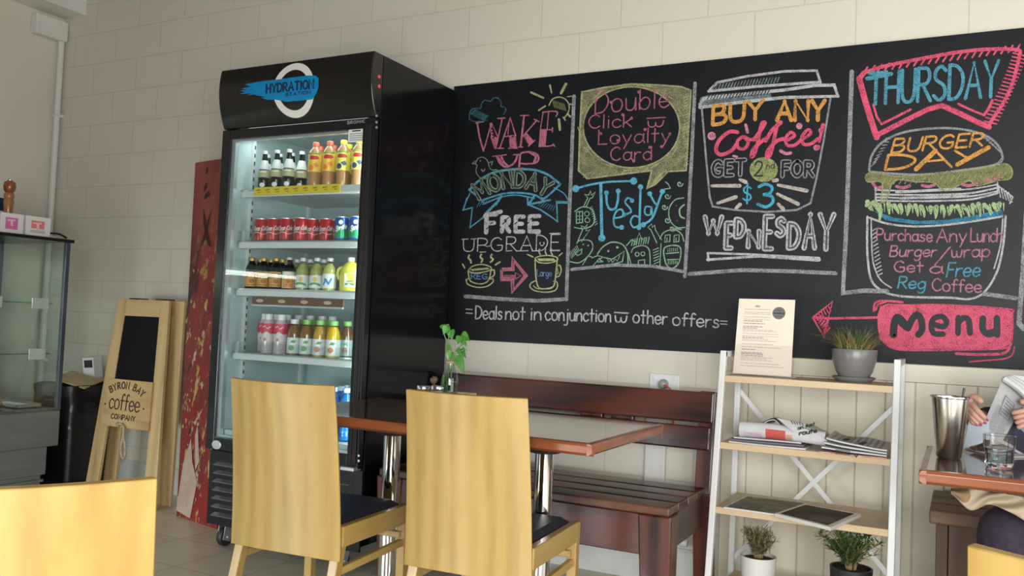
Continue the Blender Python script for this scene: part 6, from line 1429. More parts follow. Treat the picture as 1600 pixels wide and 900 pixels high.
# --- dividers between the days
for pts, w_ in (([(897, 150), (893, 250), (889, 350), (885, 468)], 5.5), ([(727, 463), (780, 467), (840, 470), (881, 467.5)], 6), ([(1086, 130), (1081, 240), (1075, 350), (1070, 432)], 5.5), ([(893, 421), (960, 414), (1020, 416), (1066, 424)], 5),
                ([(1077, 428), (1160, 422), (1240, 424), (1306, 427)], 6), ([(1331, 112), (1327, 230), (1322, 360), (1317, 458), (1350, 454), (1386, 455)], 7), ([(1537, 459), (1588, 466)], 6.5), ([(1604, 330), (1598, 430), (1592, 505), (1600, 514)], 8)):
    k = P_k(); k.line(pts, w_); k.build('chalk_divider', chalk('chalk_divider_white', (.40, .40, .42), .40, .60), bb)
# --- Monday
k = A_(); k.line([(110, 305), (105, 265), (130, 225), (182, 222), (190, 190), (215, 165), (255, 172), (275, 150), (310, 152), (330, 185), (328, 208), (355, 215), (360, 240), (345, 262)], 9, smooth=True)
hatch(k, 118, 262, 205, 305, 9, 30, -30, 10); k.line([(105, 300), (150, 315), (235, 305)], 8, smooth=True); k.build('chalk_cloud', K_bluef, bb)
k = A_(); k.line([(665, 200), (690, 158), (735, 143), (780, 158), (806, 200), (800, 250), (770, 292)], 9, smooth=True); k.line([(540, 110), (625, 148)], 15); k.line([(672, 60), (684, 115)], 15, w2=8); k.line([(785, 50), (750, 115)], 19); k.line([(592, 236), (640, 205)], 12); k.line([(735, 300), (742, 372)], 18); k.line([(795, 262), (815, 280)], 14); k.line([(808, 190), (828, 196)], 10); k.line([(765, 285), (780, 305)], 9); k.line([(795, 140), (825, 136)], 7)
k.build('chalk_sun', K_olive, bb)
k = A_(); hatch(k, 690, 165, 770, 190, 8, 14, 50, 5); k.build('chalk_sun_shading', K_moss, bb)
k = A_()
k.line([(150, 325), (205, 315)], 9); k.line([(160, 325), (178, 430), (205, 522)], 12); k.line([(205, 522), (255, 345)], 9); k.line([(255, 330), (270, 430), (292, 500)], 14); k.line([(292, 500), (335, 300)], 9); k.line([(305, 293), (355, 290)], 9)
k.poly([(252, 420), (308, 425), (292, 508), (280, 505)]); k.line([(250, 330), (262, 425)], 6); k.line([(262, 325), (308, 428)], 6)
k.line([(320, 500), (390, 300)], 9); k.line([(305, 503), (345, 503)], 8); k.poly([(385, 412), (432, 412), (440, 502), (388, 502)]); k.line([(388, 290), (376, 405)], 6); k.line([(392, 288), (428, 405), (432, 412)], 9); k.line([(352, 420), (425, 412)], 8); k.line([(380, 503), (442, 502)], 8)
k.line([(490, 275), (465, 492)], 13); k.line([(465, 273), (525, 270)], 8); k.line([(450, 494), (480, 494)], 8); k.line([(580, 305), (480, 420)], 9); k.line([(560, 298), (595, 316)], 8); k.poly([(480, 410), (505, 390), (562, 455), (528, 485)]); k.line([(520, 488), (566, 446)], 9)
k.line([(625, 245), (605, 365)], 7); k.line([(662, 250), (652, 368)], 7); k.poly([(602, 368), (652, 368), (640, 488), (592, 488)]); k.line([(620, 250), (690, 242), (725, 250), (715, 278)], 9, smooth=True); k.line([(650, 372), (690, 372)], 8); k.line([(690, 360), (688, 388)], 10); k.line([(595, 490), (660, 488), (700, 480)], 9); k.line([(693, 470), (708, 490)], 7)
k.line([(268, 560), (365, 548)], 8); k.line([(300, 560), (318, 605), (355, 632), (400, 622), (430, 590), (442, 548)], 14, smooth=True); k.line([(330, 560), (348, 600), (372, 622)], 14, smooth=True); k.line([(312, 572), (340, 622)], 16); k.line([(415, 548), (470, 544)], 8)
k.line([(462, 550), (455, 640)], 14); k.line([(470, 535), (530, 528), (580, 545), (592, 580), (570, 605), (520, 612), (468, 610)], 12, smooth=True); k.line([(530, 532), (572, 560), (560, 600)], 16, smooth=True); k.line([(440, 645), (478, 642)], 8)
k.build('chalk_lettering', K_pink, bb)
k = A_(L2)
for (x, y, n, dx) in ((262, 365, 4, 4), (398, 335, 5, 3), (634, 265, 5, -1)):
    for i in range(n): k.disc(x+dx*i, y+i*21, 8, 8, ry=6)
k.build('chalk_letter_gap', M_bb, bb)
k = A_(); k.line([(125, 610), (150, 605), (165, 575), (200, 565), (232, 590), (248, 640), (268, 655), (300, 655), (270, 690), (220, 715), (175, 705), (152, 665), (158, 620), (125, 610)], 7, smooth=True); k.line([(125, 610), (150, 590)], 6); k.disc(182, 590, 6); k.line([(190, 650), (200, 665), (215, 648)], 8, smooth=True); k.line([(242, 605), (268, 595), (262, 620)], 8)
k.build('chalk_bird', chalk('chalk_dull_green', (.22, .24, .16)), bb)
# Monday ribbon
k = A_(); k.line([(105, 795), (180, 725), (280, 672), (420, 650), (560, 655), (660, 690), (740, 752)], 16, smooth=True); k.line([(105, 795), (150, 830), (182, 862)], 15); k.line([(740, 752), (735, 765), (640, 850), (610, 852)], 14, smooth=True); k.line([(182, 862), (210, 890)], 9)
k.line([(190, 870), (330, 825), (440, 815), (560, 830), (620, 865)], 13, smooth=True); k.line([(205, 895), (330, 845), (440, 832), (560, 855)], 10, smooth=True); k.line([(110, 820), (80, 880), (70, 905)], 8); k.line([(700, 780), (770, 820), (800, 870)], 7, smooth=True); k.line([(560, 840), (520, 900)], 16); k.line([(330, 840), (290, 900)], 16); k.line([(715, 875), (800, 880)], 9)
k.build('chalk_ribbon', K_blue, bb)
k = B_k(); k.line([(85, 0), (58, 78), (120, 62), (105, 195), (190, 130), (290, 20)], 12); k.line([(490, 40), (575, 75), (640, 118), (690, 155), (685, 30), (755, 30)], 11); k.line([(490, 0), (495, 42), (640, 10)], 14); k.line([(200, 110), (300, 10)], 14); k.line([(690, 20), (755, 34)], 8)
for i in range(7): k.line([(150+i*18, 60-i*8), (170+i*16, 20-i*2)], 3)
for i in range(7): k.line([(560+i*16, 50+i*6), (590+i*14, 25+i*4)], 3)
k.build('chalk_ribbon_tails', K_blue, bb)
bp_ = [(185, 850), (290, 800), (420, 775), (540, 785), (620, 815), (668, 845)]
k = A_(L1); k.text('MONDAY', 0, 0, 110, 28, path=[(175, 860), (290, 800), (420, 775), (540, 790), (640, 840)], track=.14); k.build('chalk_lettering', K_sage, bb)
k = A_(L2); k.text('MONDAY', 0, 0, 110, 15, path=[(175, 860), (290, 800), (420, 775), (540, 790), (640, 840)], track=.14); k.build('chalk_letter_gap', chalk('chalk_dark_green_wash', (.05, .075, .055)), bb)
k = B_k(L1)
k.text('F', (212, 228), (275, 226), 120, 30); k.line([(205, 118), (312, 88)], 28); k.text('R', (318, 222), (368, 222), 95, 29); k.text('E', (408, 222), (462, 222), 100, 28); k.text('E', (502, 222), (566, 220), 102, 28); k.build('chalk_lettering', K_white, bb)
k = B_k(L2)
for i in range(13): x = 212+i*27; k.line([(x, 205-(i % 3)*32), (x+20, 190-(i % 3)*32)], 6.5, caps=False)
k.build('chalk_letter_gap', M_bb, bb)
k = B_k(L1); k.text('UPGRADE', (58, 355), (705, 350), 82, 7, h1=112, track=.18)
for (x, y, w_) in ((50, 274, 42), (112, 272, 34), (170, 360, 40), (345, 352, 40), (420, 352, 40), (450, 352, 44), (520, 352, 40), (638, 235, 70), (640, 348, 64), (545, 238, 30)): k.line([(x, y), (x+w_, y-2)], 6)
k.line([(195, 312), (225, 322), (250, 310)], 5, smooth=True); k.line([(570, 300), (585, 318), (605, 300)], 5, smooth=True); k.disc(575, 296, 4); k.disc(598, 296, 4)
k.build('chalk_lettering', K_white, bb)
k = B_k(); k.line([(92, 490), (105, 550), (150, 570), (195, 570), (230, 545), (245, 480)], 8, smooth=True); k.line([(92, 485), (120, 455), (180, 442), (235, 455), (246, 475), (210, 490), (140, 500), (92, 488)], 8, smooth=True); k.line([(240, 485), (265, 480), (265, 515), (232, 535)], 8, smooth=True); k.line([(80, 545), (90, 575), (150, 595), (215, 590), (258, 560), (258, 540)], 8, smooth=True); k.line([(75, 545), (100, 535)], 7); k.line([(235, 540), (260, 538)], 7)
hatch(k, 110, 475, 215, 465, 9, 16, 8, 7)
for x, y, dx in ((100, 380, 12), (180, 375, 0), (250, 375, -8)): k.line([(x, y), (x-6, y+18), (x+8, y+34), (x+dx, y+52)], 12, smooth=True)
k.line([(275, 445), (305, 425)], 11); k.line([(55, 440), (68, 465)], 10); k.build('chalk_cup_drawing', K_yel, bb)
k = B_k()
k.line([(540, 410), (545, 520), (560, 590), (590, 605), (640, 600), (668, 580), (680, 500), (688, 408)], 9, smooth=True); k.line([(540, 400), (570, 388), (630, 382), (685, 395), (686, 415), (640, 432), (570, 430), (540, 405)], 8, smooth=True); hatch(k, 560, 405, 660, 405, 9, 14, 12, 9)
k.line([(688, 455), (705, 448), (715, 480), (700, 520), (675, 525)], 9, smooth=True); k.line([(690, 470), (695, 500), (682, 510)], 6); k.line([(540, 552), (510, 570), (508, 595), (540, 618), (610, 628), (670, 618), (690, 590), (685, 560), (665, 555)], 8, smooth=True); k.line([(530, 585), (560, 605), (640, 605), (668, 585)], 6, smooth=True)
k.line([(490, 375), (525, 392)], 10); k.line([(700, 385), (722, 365)], 8)
for x in (570, 612, 650): k.line([(x, 340), (x-4, 355), (x+6, 378)], 9, smooth=True)
k.build('chalk_mug_drawing', K_yel, bb)
k = B_k(L1); k.text('REG', (112, 540), (220, 540), 38, 6, h1=32); k.text('Large', (553, 520), (650, 522), 44, 4.5); k.build('chalk_lettering', chalk('chalk_periwinkle', (.16, .28, .50)), bb)
k = B_k(); k.line([(312, 470), (385, 468), (388, 395), (487, 518), (385, 632), (382, 548), (312, 548)], 13, closed=True); k.line([(320, 482), (398, 480), (400, 425), (470, 518), (398, 605), (396, 538), (322, 538)], 12, closed=True); k.line([(335, 516), (408, 516), (408, 498), (445, 518), (410, 540), (408, 526), (335, 528)], 6, closed=True); k.build('chalk_arrow', K_pink, bb)
# --- small print line
k = P_k(); 
for y in (483, 489): k.line([(728, y), (738, y+.6)], 1.6); 
for wd, x0, x1, y0, y1, h in (('Deals', 743, 784, 498, 499, 20), ('not', 790, 820, 499, 499.5, 20), ('in', 829, 845, 499.5, 500, 20), ('conjunction', 852, 954, 500, 503, 20), ('@', 961, 979, 503, 504, 18), ('other', 989, 1042, 504, 507, 20), ('offers', 1051, 1123, 508, 512, 20)):
    k.text(wd, (x0, y0), (x1, y1), h, 2.3, track=.14)
for y in (501.5, 506): k.line([(1126, y), (1136, y+.6)], 1.6)
k.build('chalk_lettering', K_white, bb)
# --- Tuesday
k = C_k(); 
outer = [(82, 92), (180, 72), (300, 58), (420, 62), (520, 70), (560, 85), (555, 200), (545, 330), (535, 440), (440, 448), (400, 505), (370, 515), (390, 440), (240, 455), (100, 470), (68, 445), (75, 330), (80, 200)]
inner = [(300+212*cos(2*pi*i/40)*(1.0), 250+178*sin(2*pi*i/40)) for i in range(40)]
k.poly(outer, [inner[::-1]]); k.build('chalk_speech_bubble', K_olf, bb)
k = C_k(L1); k.line(inner, 6, closed=True); k.line([(82, 95), (180, 75), (300, 60), (420, 64), (520, 72), (562, 88), (540, 440), (450, 445)], 7); k.line([(82, 95), (72, 300), (68, 440), (105, 475), (385, 440)], 8); k.line([(390, 440), (372, 505), (368, 520), (405, 500), (455, 450)], 8)
for i in range(9): k.line([(90+i*34, 470-i*3.6), (100+i*34, 455-i*3.6)], 4)
for i in range(24): k.line([(530, 120+i*13), (550, 112+i*13)], 3)
for i in range(9): k.line([(395+i*6, 500-i*6), (405+i*6, 470-i*4)], 4)
for i in range(13): a = 2*pi*i/13; k.line([(300+228*cos(a), 250+186*sin(a)), (300+236*cos(a+.25), 250+192*sin(a+.25))], 4)
k.build('chalk_bubble_outline', K_olive, bb)
k = C_k(L1)
k.text('Double', (140, 190), (465, 160), 95, 6, h1=80, track=.16); k.text('Click', (112, 255), (300, 248), 58, 5.5, track=.15); k.text('@', (372, 250), (440, 246), 48, 5.5); k.text('Loyalty', (155, 325), (470, 312), 62, 5.5, track=.15); k.text('Card', (208, 396), (388, 392), 58, 5.5, track=.16)
for x, y in ((332, 95), (400, 88), (145, 130), (210, 140), (300, 210), (262, 195), (165, 278), (468, 280), (432, 335), (360, 260), (380, 338), (240, 308), (310, 398)): k.disc(x, y, 7, 8)
k.build('chalk_lettering', K_rose, bb)
k = C_k(); k.line([(55, 520), (120, 502), (200, 490), (310, 486)], 9, smooth=True); k.disc(55, 520, 16); k.disc(310, 486, 16); k.line([(165, 495), (170, 735)], 13); k.disc(170, 737, 16)
k.line([(190, 540), (192, 585), (206, 610), (230, 605), (240, 570), (242, 532)], 10, smooth=True); k.disc(190, 538, 11); k.disc(242, 530, 11)
k.line([(225, 650), (262, 640), (258, 612), (235, 618), (222, 650), (228, 685), (255, 690)], 8, smooth=True); k.disc(257, 690, 11)
k.line([(305, 572), (285, 560), (272, 580), (290, 602), (298, 622), (270, 634)], 8, smooth=True); k.disc(302, 572, 10); k.disc(268, 634, 10)
k.line([(340, 512), (335, 690)], 10); k.line([(334, 645), (310, 640), (296, 665), (310, 690), (334, 680)], 8, smooth=True); k.disc(340, 512, 12); k.disc(333, 692, 10)
k.line([(388, 600), (362, 600), (360, 630), (382, 634), (388, 600), (392, 640)], 7, smooth=True)
k.line([(380, 542), (400, 580), (412, 590)], 9); k.line([(435, 532), (415, 590), (390, 650), (352, 678)], 10, smooth=True); k.disc(380, 542, 11); k.disc(436, 532, 12); k.disc(352, 678, 12)
k.build('chalk_lettering', K_cyan if False else chalk('chalk_sky', (.12, .44, .60)), bb)
k = C_k()
# doodle creatures: round faces, arms and curls round the panel edge
k.line([(50, 620), (85, 600), (125, 610), (138, 645), (128, 680), (90, 695), (48, 690)], 5, smooth=True); hatch(k, 118, 605, 140, 680, 9, 10, -8, 3); k.line([(58, 622), (85, 620), (85, 668), (58, 672)], 5, closed=True); k.line([(62, 640), (84, 640)], 3); k.line([(62, 655), (84, 655)], 3)
k.line([(72, 622), (72, 670)], 3)
for c_ in ((104, 630), (106, 658)): k.line([(c_[0]+11*cos(a*.785), c_[1]+11*sin(a*.785)) for a in range(8)], 3.5, closed=True)
k.line([(90, 598), (108, 560), (95, 545), (112, 548), (120, 530), (124, 548), (140, 535), (128, 560), (118, 562), (100, 600)], 4)
k.line([(62, 755), (80, 745), (120, 750), (130, 780), (110, 815), (70, 845), (30, 840)], 5, smooth=True); k.line([(60, 760), (85, 700), (78, 682), (95, 690), (105, 678), (100, 705), (118, 700), (80, 752)], 4); k.disc(88, 765, 4); k.disc(110, 770, 4); k.line([(55, 800), (82, 785), (80, 805), (62, 815)], 5, closed=True); hatch(k, 28, 800, 60, 770, 7, 10, 25, 3)
k.line([(85, 855), (110, 815), (125, 820)], 4); k.line([(125, 825), (150, 815), (172, 820), (160, 832), (175, 840), (150, 842)], 4, smooth=True)
k.line([(150, 808), (175, 775), (215, 755), (260, 765), (282, 800), (285, 850)], 6, smooth=True); k.disc(198, 794, 5); k.disc(238, 778, 6); k.line([(178, 822), (215, 830), (268, 795), (260, 840), (225, 850)], 5); k.line([(195, 830), (200, 842), (210, 832), (216, 846), (228, 828), (238, 838), (248, 815)], 3.5)
k.line([(130, 860), (160, 825)], 4); k.line([(300, 800), (310, 780), (350, 770), (378, 790), (382, 860)], 5, smooth=True)
for p_ in ((325, 808), (350, 806)): k.line([(p_[0]+9*cos(a*.785), p_[1]+9*sin(a*.785)) for a in range(8)], 4, closed=True)
k.line([(330, 835), (358, 832), (358, 858), (330, 860)], 4, closed=True); hatch(k, 300, 770, 372, 760, 8, -14+20, -28, 4); k.line([(278, 770), (300, 745), (325, 755), (310, 770), (335, 715), (345, 745), (365, 735), (350, 765)], 4); k.line([(285, 800), (300, 860)], 4)
hatch(k, 395, 790, 400, 850, 6, 24, -10, 4)
k.line([(425, 740), (445, 710), (490, 700), (520, 720), (530, 750)], 5, smooth=True); k.line([(412, 760), (385, 700), (372, 690), (388, 675), (392, 690), (402, 680), (405, 700), (432, 745)], 4); k.line([(430, 760), (425, 860)], 4)
for x0 in (448, 488): k.line([(x0, 725), (x0+22, 722), (x0+20, 752), (x0-2, 755)], 4, closed=True); k.line([(x0+8, 735), (x0+8, 750)], 4)
k.line([(445, 780), (512, 775), (510, 840), (480, 870), (452, 850)], 6, smooth=True, closed=True); k.line([(452, 805), (508, 800)], 5); k.line([(458, 832), (506, 830)], 5); hatch(k, 460, 783, 502, 780, 6, 0, 14, 3); hatch(k, 462, 838, 500, 836, 6, 0, 14, 3)
k.line([(530, 560), (490, 570), (465, 610), (470, 660), (500, 690), (535, 690)], 5, smooth=True); k.line([(532, 590), (512, 610), (515, 640), (532, 650)], 7, smooth=True); k.disc(497, 595, 3); k.disc(500, 660, 3)
for c_ in ((512, 498), (458, 552), (445, 600), (458, 658), (480, 695)): k.line([(c_[0]+(14-1.2*i)*cos(i*.7), c_[1]+(14-1.2*i)*sin(i*.7)) for i in range(11)], 5, smooth=True)
k.line([(450, 490), (462, 500), (470, 518), (445, 522)], 5); k.line([(470, 690), (520, 700)], 4)
k.build('chalk_doodles', K_mint, bb)
# --- Wednesday
k = D_k(); k.line([(60, 190), (75, 165), (200, 150), (400, 130), (520, 112), (600, 110), (615, 155), (400, 160), (220, 180), (60, 200)], 13); k.line([(100, 130), (130, 100), (250, 75), (400, 55), (530, 52), (545, 100)], 10); k.line([(95, 135), (300, 115), (540, 98)], 11)
k.build('chalk_cup_lid', K_white, bb)
k = D_k(); k.poly([(55, 200), (62, 160), (95, 150), (340, 132), (350, 160), (220, 178)]); hatch(k, 110, 128, 370, 100, 22, 10, -22, 5); k.build('chalk_lid_shading', chalk('chalk_ice', (.24, .30, .33), .42, .62), bb)
k = D_k(L1); hatch(k, 90, 168, 330, 148, 20, 10, -18, 3.5); k.build('chalk_lid_hatching', M_bb, bb)
k = D_k(); k.line([(68, 200), (85, 400), (100, 560), (112, 598), (200, 612), (330, 620), (450, 612), (505, 585), (530, 480), (560, 320), (585, 165)], 8); k.build('chalk_cup_outline', K_grey, bb)
def blk(k, txt, p0, p1, h, h1, w, **kw): k.text(txt, p0, p1, h, w, h1=h1, **kw)
k = D_k(L1); k.text('BUY', (112, 270), (312, 245), 75, 15, track=.14); k.text('ANY', (370, 252), (560, 250), 76, 17, h1=78, track=.16); k.build('chalk_lettering', K_or, bb)
k = D_k(L1)
k.line([(212, 300), (180, 298), (140, 330), (125, 370), (145, 390), (185, 375), (210, 345)], 15, smooth=True); k.line([(232, 318), (212, 335), (215, 362), (240, 365), (255, 340), (238, 318), (262, 330), (280, 325)], 13, smooth=True)
k.line([(278, 330), (310, 285), (322, 262), (308, 268), (295, 330), (280, 385), (268, 398), (275, 370), (310, 335), (335, 320)], 15, smooth=True); k.line([(325, 335), (352, 290), (385, 262), (372, 268), (358, 330), (345, 385), (330, 400), (335, 372), (370, 335), (405, 325)], 15, smooth=True)
k.line([(405, 335), (440, 315), (425, 300), (405, 325), (412, 352), (445, 350), (475, 320)], 13, smooth=True); k.line([(470, 330), (505, 305), (495, 290), (470, 318), (478, 348), (510, 345), (535, 325)], 13, smooth=True); k.line([(555, 270), (540, 340)], 16, w2=9); k.disc(535, 360, 10)
k.build('chalk_lettering', K_hot, bb)
k = D_k(L1)
for x, y, rx in ((460, 275, 13), (528, 362, 12), (108, 315, 17), (545, 292, 9)): k.disc(x, y, rx, 14)
k.line([(385, 375), (405, 385), (425, 383)], 13, smooth=True); k.line([(245, 270), (252, 300)], 12); k.line([(195, 395), (210, 398)], 9); k.build('chalk_dots', chalk('chalk_soft_pink', (.62, .24, .34)), bb)
k = D_k(L1); k.text('GET', (112, 475), (240, 470), 58, 19, h1=60, track=.2); k.text('FOR', (392, 476), (515, 476), 58, 19, track=.2); k.build('chalk_lettering', K_grey, bb)
k = D_k(L2); k.text('GET', (112, 475), (240, 470), 58, 9, h1=60, track=.2); k.text('FOR', (392, 476), (515, 476), 58, 9, track=.2); k.build('chalk_letter_gap', M_bb, bb)
k = D_k(L1); k.disc(317, 450, 57, 30, ry=50); k.build('chalk_disc', chalk('chalk_lime', (.36, .40, .17), .34, .6), bb)
k = D_k(L3); k.text('2', (280, 475), (312, 475), 58, 7); k.text('nd', (328, 448), (360, 444), 24, 3.5); k.build('chalk_letter_gap', mat('board_black_print', (.012, .014, .012), .6), bb)
k = D_k(L1); k.text('$', (232, 580), (268, 580), 68, 7); k.text('3', (292, 600), (355, 600), 92, 12); k.build('chalk_lettering', K_cyan, bb)
k = D_k(L1)
for a, b_ in (((108, 515), (220, 515)), ((132, 585), (205, 560)), ((205, 605), (222, 590)), ((375, 512), (490, 535)), ((372, 548), (455, 588)), ((375, 588), (395, 608)), ((222, 490), (245, 500)), ((355, 495), (370, 492))): k.line([a, b_], 12, w2=16)
k.build('chalk_rays', chalk('chalk_cream', (.52, .46, .42)), bb)
ws = [('W', 75, 150, 705, 65), ('E', 160, 190, 765, 100), ('D', 200, 240, 720, 70), ('N', 250, 300, 760, 62), ('E', 315, 352, 768, 130), ('S', 365, 402, 715, 68), ('D', 412, 460, 765, 98), ('A', 475, 525, 765, 135), ('Y', 535, 598, 770, 140)]
k = D_k(L1)
for c_, a, b_, y, h in ws: k.text(c_, (a+4, y), (b_-4, y), h, 22)
k.build('chalk_lettering', K_white, bb)
k = D_k(L2)
for c_, a, b_, y, h in ws: k.text(c_, (a+5, y), (b_-3, y), h, 6)
k.build('chalk_letter_gap', mat('board_grey_smear', (.06, .06, .062), .9), bb)
k = D_k(); k.line([(92, 785), (250, 790), (540, 805)], 9); k.line([(90, 812), (300, 798), (535, 815)], 10); k.line([(92, 785), (95, 815)], 9); k.line([(430, 805), (540, 812)], 14); k.build('chalk_underline', K_white, bb)
# --- Thursday
k = E_k(); k.line([(90, 168), (180, 138), (300, 112), (440, 85), (560, 65), (700, 52), (835, 55), (850, 70)], 17, smooth=True); k.line([(850, 70), (832, 150), (808, 230), (770, 310), (720, 385), (695, 430)], 17, smooth=True); k.line([(70, 195), (95, 290), (125, 390), (155, 480)], 30); k.line([(155, 470), (300, 395), (400, 345), (470, 325)], 24); k.line([(470, 325), (560, 365), (640, 405), (700, 430)], 26); k.line([(70, 195), (95, 165)], 24)
k.line([(138, 320), (155, 380), (178, 415)], 11); k.line([(178, 415), (240, 385), (318, 345)], 12); k.line([(550, 318), (620, 350), (675, 372)], 11); k.line([(675, 372), (700, 335), (715, 300)], 13)
for i in range(22):
    t = i/21; x = 100+740*t; y = 160-110*t**.9; k.line([(x-12, y+14), (x+10, y-20)], 9)
for i in range(20):
    t = i/19; x = 848-140*t**1.2; y = 75+330*t; k.line([(x-32, y-4), (x+28, y+10)], 7)
k.build('chalk_banner', K_hot, bb)
k = E_k(L1); k.text('THURSDAY', (115, 320), (740, 282), 150, 17, h1=178, track=.13); k.line([(108, 195), (225, 172)], 20); k.build('chalk_lettering', K_blue, bb)
k = E_k(); k.line([(118, 640), (130, 570), (180, 505), (270, 460), (380, 440), (500, 435), (610, 448), (700, 480), (750, 530), (765, 580), (755, 600)], 11, smooth=True); k.line([(765, 580), (720, 615), (560, 640), (380, 660), (220, 655), (120, 645)], 11, smooth=True)
for i in range(9): k.line([(128+i*9, 620-i*17), (150+i*9, 600-i*14)], 5)
for i in range(7): k.line([(660+i*14, 470+i*12), (690+i*11, 480+i*12)], 6)
k.build('chalk_burger_bun', K_grey, bb)
k = E_k(L1); k.text('BURGER', (225, 555), (665, 520), 66, 11, h1=62, slant=.25, track=.14); k.text('DAY', (195, 635), (330, 632), 72, 13) if False else None
k.text('D', (195, 636), (330, 630), 70, 13, slant=.2); k.line([(345, 634), (440, 545)], 22); k.line([(440, 545), (470, 575), (518, 624)], 12); k.line([(400, 596), (484, 588)], 10); k.line([(545, 612), (698, 528)], 21); k.line([(535, 545), (598, 582)], 12); k.build('chalk_lettering', K_or, bb)
k = E_k(); lt_ = [(105, 660), (160, 650), (240, 668), (400, 660), (560, 640), (700, 620), (780, 608), (812, 640), (800, 680), (740, 690), (640, 715), (600, 690), (490, 740), (430, 700), (340, 695), (240, 690), (205, 780), (175, 790), (180, 700), (110, 695)]
lt_ = [(v.x, v.y) for v in catmull([Vector((a, b, 0)) for a, b in lt_], 4, True)]
k.poly(lt_); k.build('chalk_lettuce', K_moss, bb)
k = E_k(L1); k.line(lt_, 6, closed=True); hatch(k, 200, 680, 780, 650, 22, -20, 30, 4); k.build('chalk_lettuce_edge', chalk('chalk_moss_light', (.33, .33, .18)), bb)
k = E_k()
for a, b_ in (((135, 700), (175, 720)), ((250, 718), (315, 714)), ((375, 712), (435, 710)), ((570, 708), (640, 700)), ((690, 685), (745, 672))): k.line([a, ((a[0]+b_[0])/2, max(a[1], b_[1])+6), b_], 15, smooth=True)
k.build('chalk_tomato', K_pink, bb)
k = E_k()
for y0, y1, w_ in ((735, 722, 7), (755, 738, 9), (770, 755, 8), (785, 765, 9)): k.line([(150, y0), (300, y0+4), (480, y0+2), (620, y0-6), (740, y1-14)], w_, smooth=True)
k.line([(148, 725), (150, 785)], 8); k.line([(740, 700), (742, 750)], 8); k.line([(250, 745), (560, 730)], 13); k.line([(270, 775), (600, 765)], 12)
for i in range(5): k.line([(745+i*12, 715+i*8), (755+i*14, 770+i*6)], 6)
k.line([(745, 715), (815, 770), (800, 800)], 7); k.build('chalk_patty', K_white, bb)
k = E_k(L1)
for i, x in enumerate(range(110, 790, 34)):
    y = 800+22*sin(pi*(x-110)/680); q = rnd.uniform(-16, 22); k.line([(x-6*(i % 3), y-rnd.uniform(0, 10)), (x+q*.5, y+18), (x+q, y+rnd.uniform(28, 58))], 24, w2=8, smooth=True); k.line([(x+14, y-4), (x+20+q*.4, y+rnd.uniform(18, 40))], 8, w2=4)
k.line([(105, 810), (150, 790)], 18); k.line([(180, 830), (168, 880)], 12); k.build('chalk_salad', K_green, bb)
k = E_k(); k.poly([(140, 835), (240, 870), (360, 885), (500, 880), (640, 855), (760, 830), (770, 855), (640, 885), (480, 900), (330, 900), (200, 882)]); k.build('chalk_sauce', chalk('chalk_blue_fill', (.06, .27, .42), .36, .6), bb)
k = F_k(); k.line([(330, 30), (328, 150), (332, 260), (350, 370), (400, 425), (480, 455), (600, 465), (780, 468), (880, 475), (960, 440), (1030, 330), (1065, 180), (1078, 25)], 12, smooth=True); k.line([(350, 35), (352, 150), (362, 280), (400, 370), (460, 415)], 8, smooth=True); k.line([(340, 35), (440, 68), (580, 82), (740, 75), (900, 55), (1060, 28)], 11, smooth=True); k.line([(1062, 40), (1050, 180), (1015, 310)], 8, smooth=True)
for i in range(13): k.line([(352+i*2.5, 110+i*20), (374+i*3, 95+i*20)], 6)
k.build('chalk_bun_base', K_white, bb)
k = F_k(L1); k.text('Purchase', (380, 155), (680, 165), 62, 8, track=.14); k.text('Any', (705, 168), (865, 165), 72, 8, track=.14); k.text('Lunch', (888, 165), (1058, 165), 72, 8, track=.1); k.text('Burger', (450, 245), (700, 245), 58, 8, slant=.15, track=.14); k.text('/', (695, 275), (775, 275), 82, 8); k.text('wrap', (785, 250), (990, 245), 64, 8, track=.14); k.text('Get', (475, 328), (630, 330), 58, 8, track=.14); k.text('a', (668, 335), (735, 335), 58, 8); k.text('Coffee', (680, 430), (945, 440), 66, 8, track=.12)
k.build('chalk_lettering', K_rose if False else chalk('chalk_dusty_pink', (.46, .20, .28)), bb)
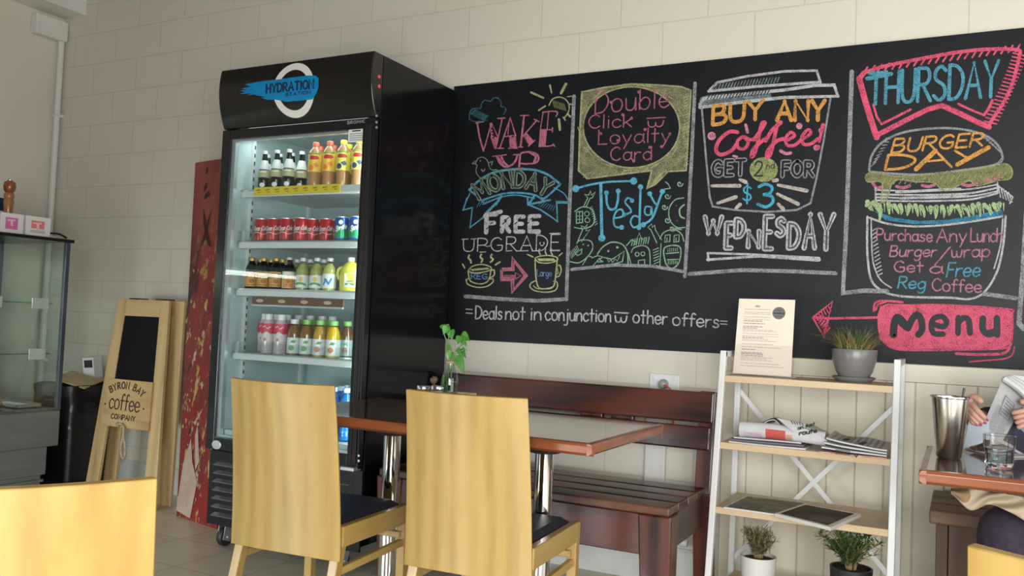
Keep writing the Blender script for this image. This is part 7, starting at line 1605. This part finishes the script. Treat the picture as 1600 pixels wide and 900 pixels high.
k = F_k(L1); k.text('Free', (758, 355), (935, 352), 75, 8.5, slant=.15, track=.14); k.text('Reg', (495, 415), (640, 420), 62, 8.5, slant=.15, track=.14); k.build('chalk_lettering', K_blue, bb)
# --- menu banner and arrow
k = F_k(); k.poly([(385, 560), (400, 515), (440, 500), (700, 508), (960, 522), (1080, 530), (1112, 545), (1116, 640), (1105, 715), (1060, 742), (880, 745), (650, 745), (500, 748), (440, 725), (395, 690), (385, 620)]); k.build('chalk_menu_banner', K_pinkf, bb)
k = F_k(L1); k.line([(365, 540), (370, 500), (410, 485), (520, 492)], 12, smooth=True); k.line([(375, 535), (385, 505), (430, 490)], 10); k.line([(400, 690), (480, 745), (640, 752), (900, 748), (1080, 740), (1112, 700)], 10, smooth=True); k.line([(810, 770), (920, 775), (1060, 770), (1100, 740)], 15, smooth=True); k.line([(880, 815), (960, 808), (1060, 800), (1110, 780), (1125, 735)], 8, smooth=True); k.line([(400, 515), (700, 505), (1080, 528), (1115, 560), (1112, 700)], 8, smooth=True)
k.line([(35, 575), (140, 490), (95, 680)], 11, closed=True); k.line([(120, 580), (385, 575)], 13); k.line([(45, 575), (118, 580), (98, 660)], 15); hatch(k, 60, 590, 105, 655, 6, 20, -24, 10); hatch(k, 55, 565, 120, 515, 6, 12, 24, 6)
k.build('chalk_arrow', K_hot, bb)
k = F_k(L2)
k.line([(470, 668), (475, 610), (490, 575), (515, 590), (550, 632)], 40, smooth=True); k.line([(550, 632), (575, 580), (600, 560), (622, 590), (625, 640), (605, 668)], 36, smooth=True); k.line([(470, 665), (478, 672)], 28); k.line([(492, 580), (545, 630)], 40)
k.line([(690, 612), (740, 625), (758, 600), (735, 570), (690, 580), (675, 620), (690, 660), (740, 665)], 30, smooth=True)
k.line([(822, 575), (820, 660)], 32); k.line([(822, 600), (850, 578), (878, 592), (885, 660)], 32, smooth=True)
k.line([(955, 580), (955, 640), (985, 665), (1025, 655)], 36, smooth=True); k.line([(1030, 578), (1032, 668)], 36); k.line([(965, 660), (1030, 640)], 24)
k.build('chalk_lettering', M_bb, bb)
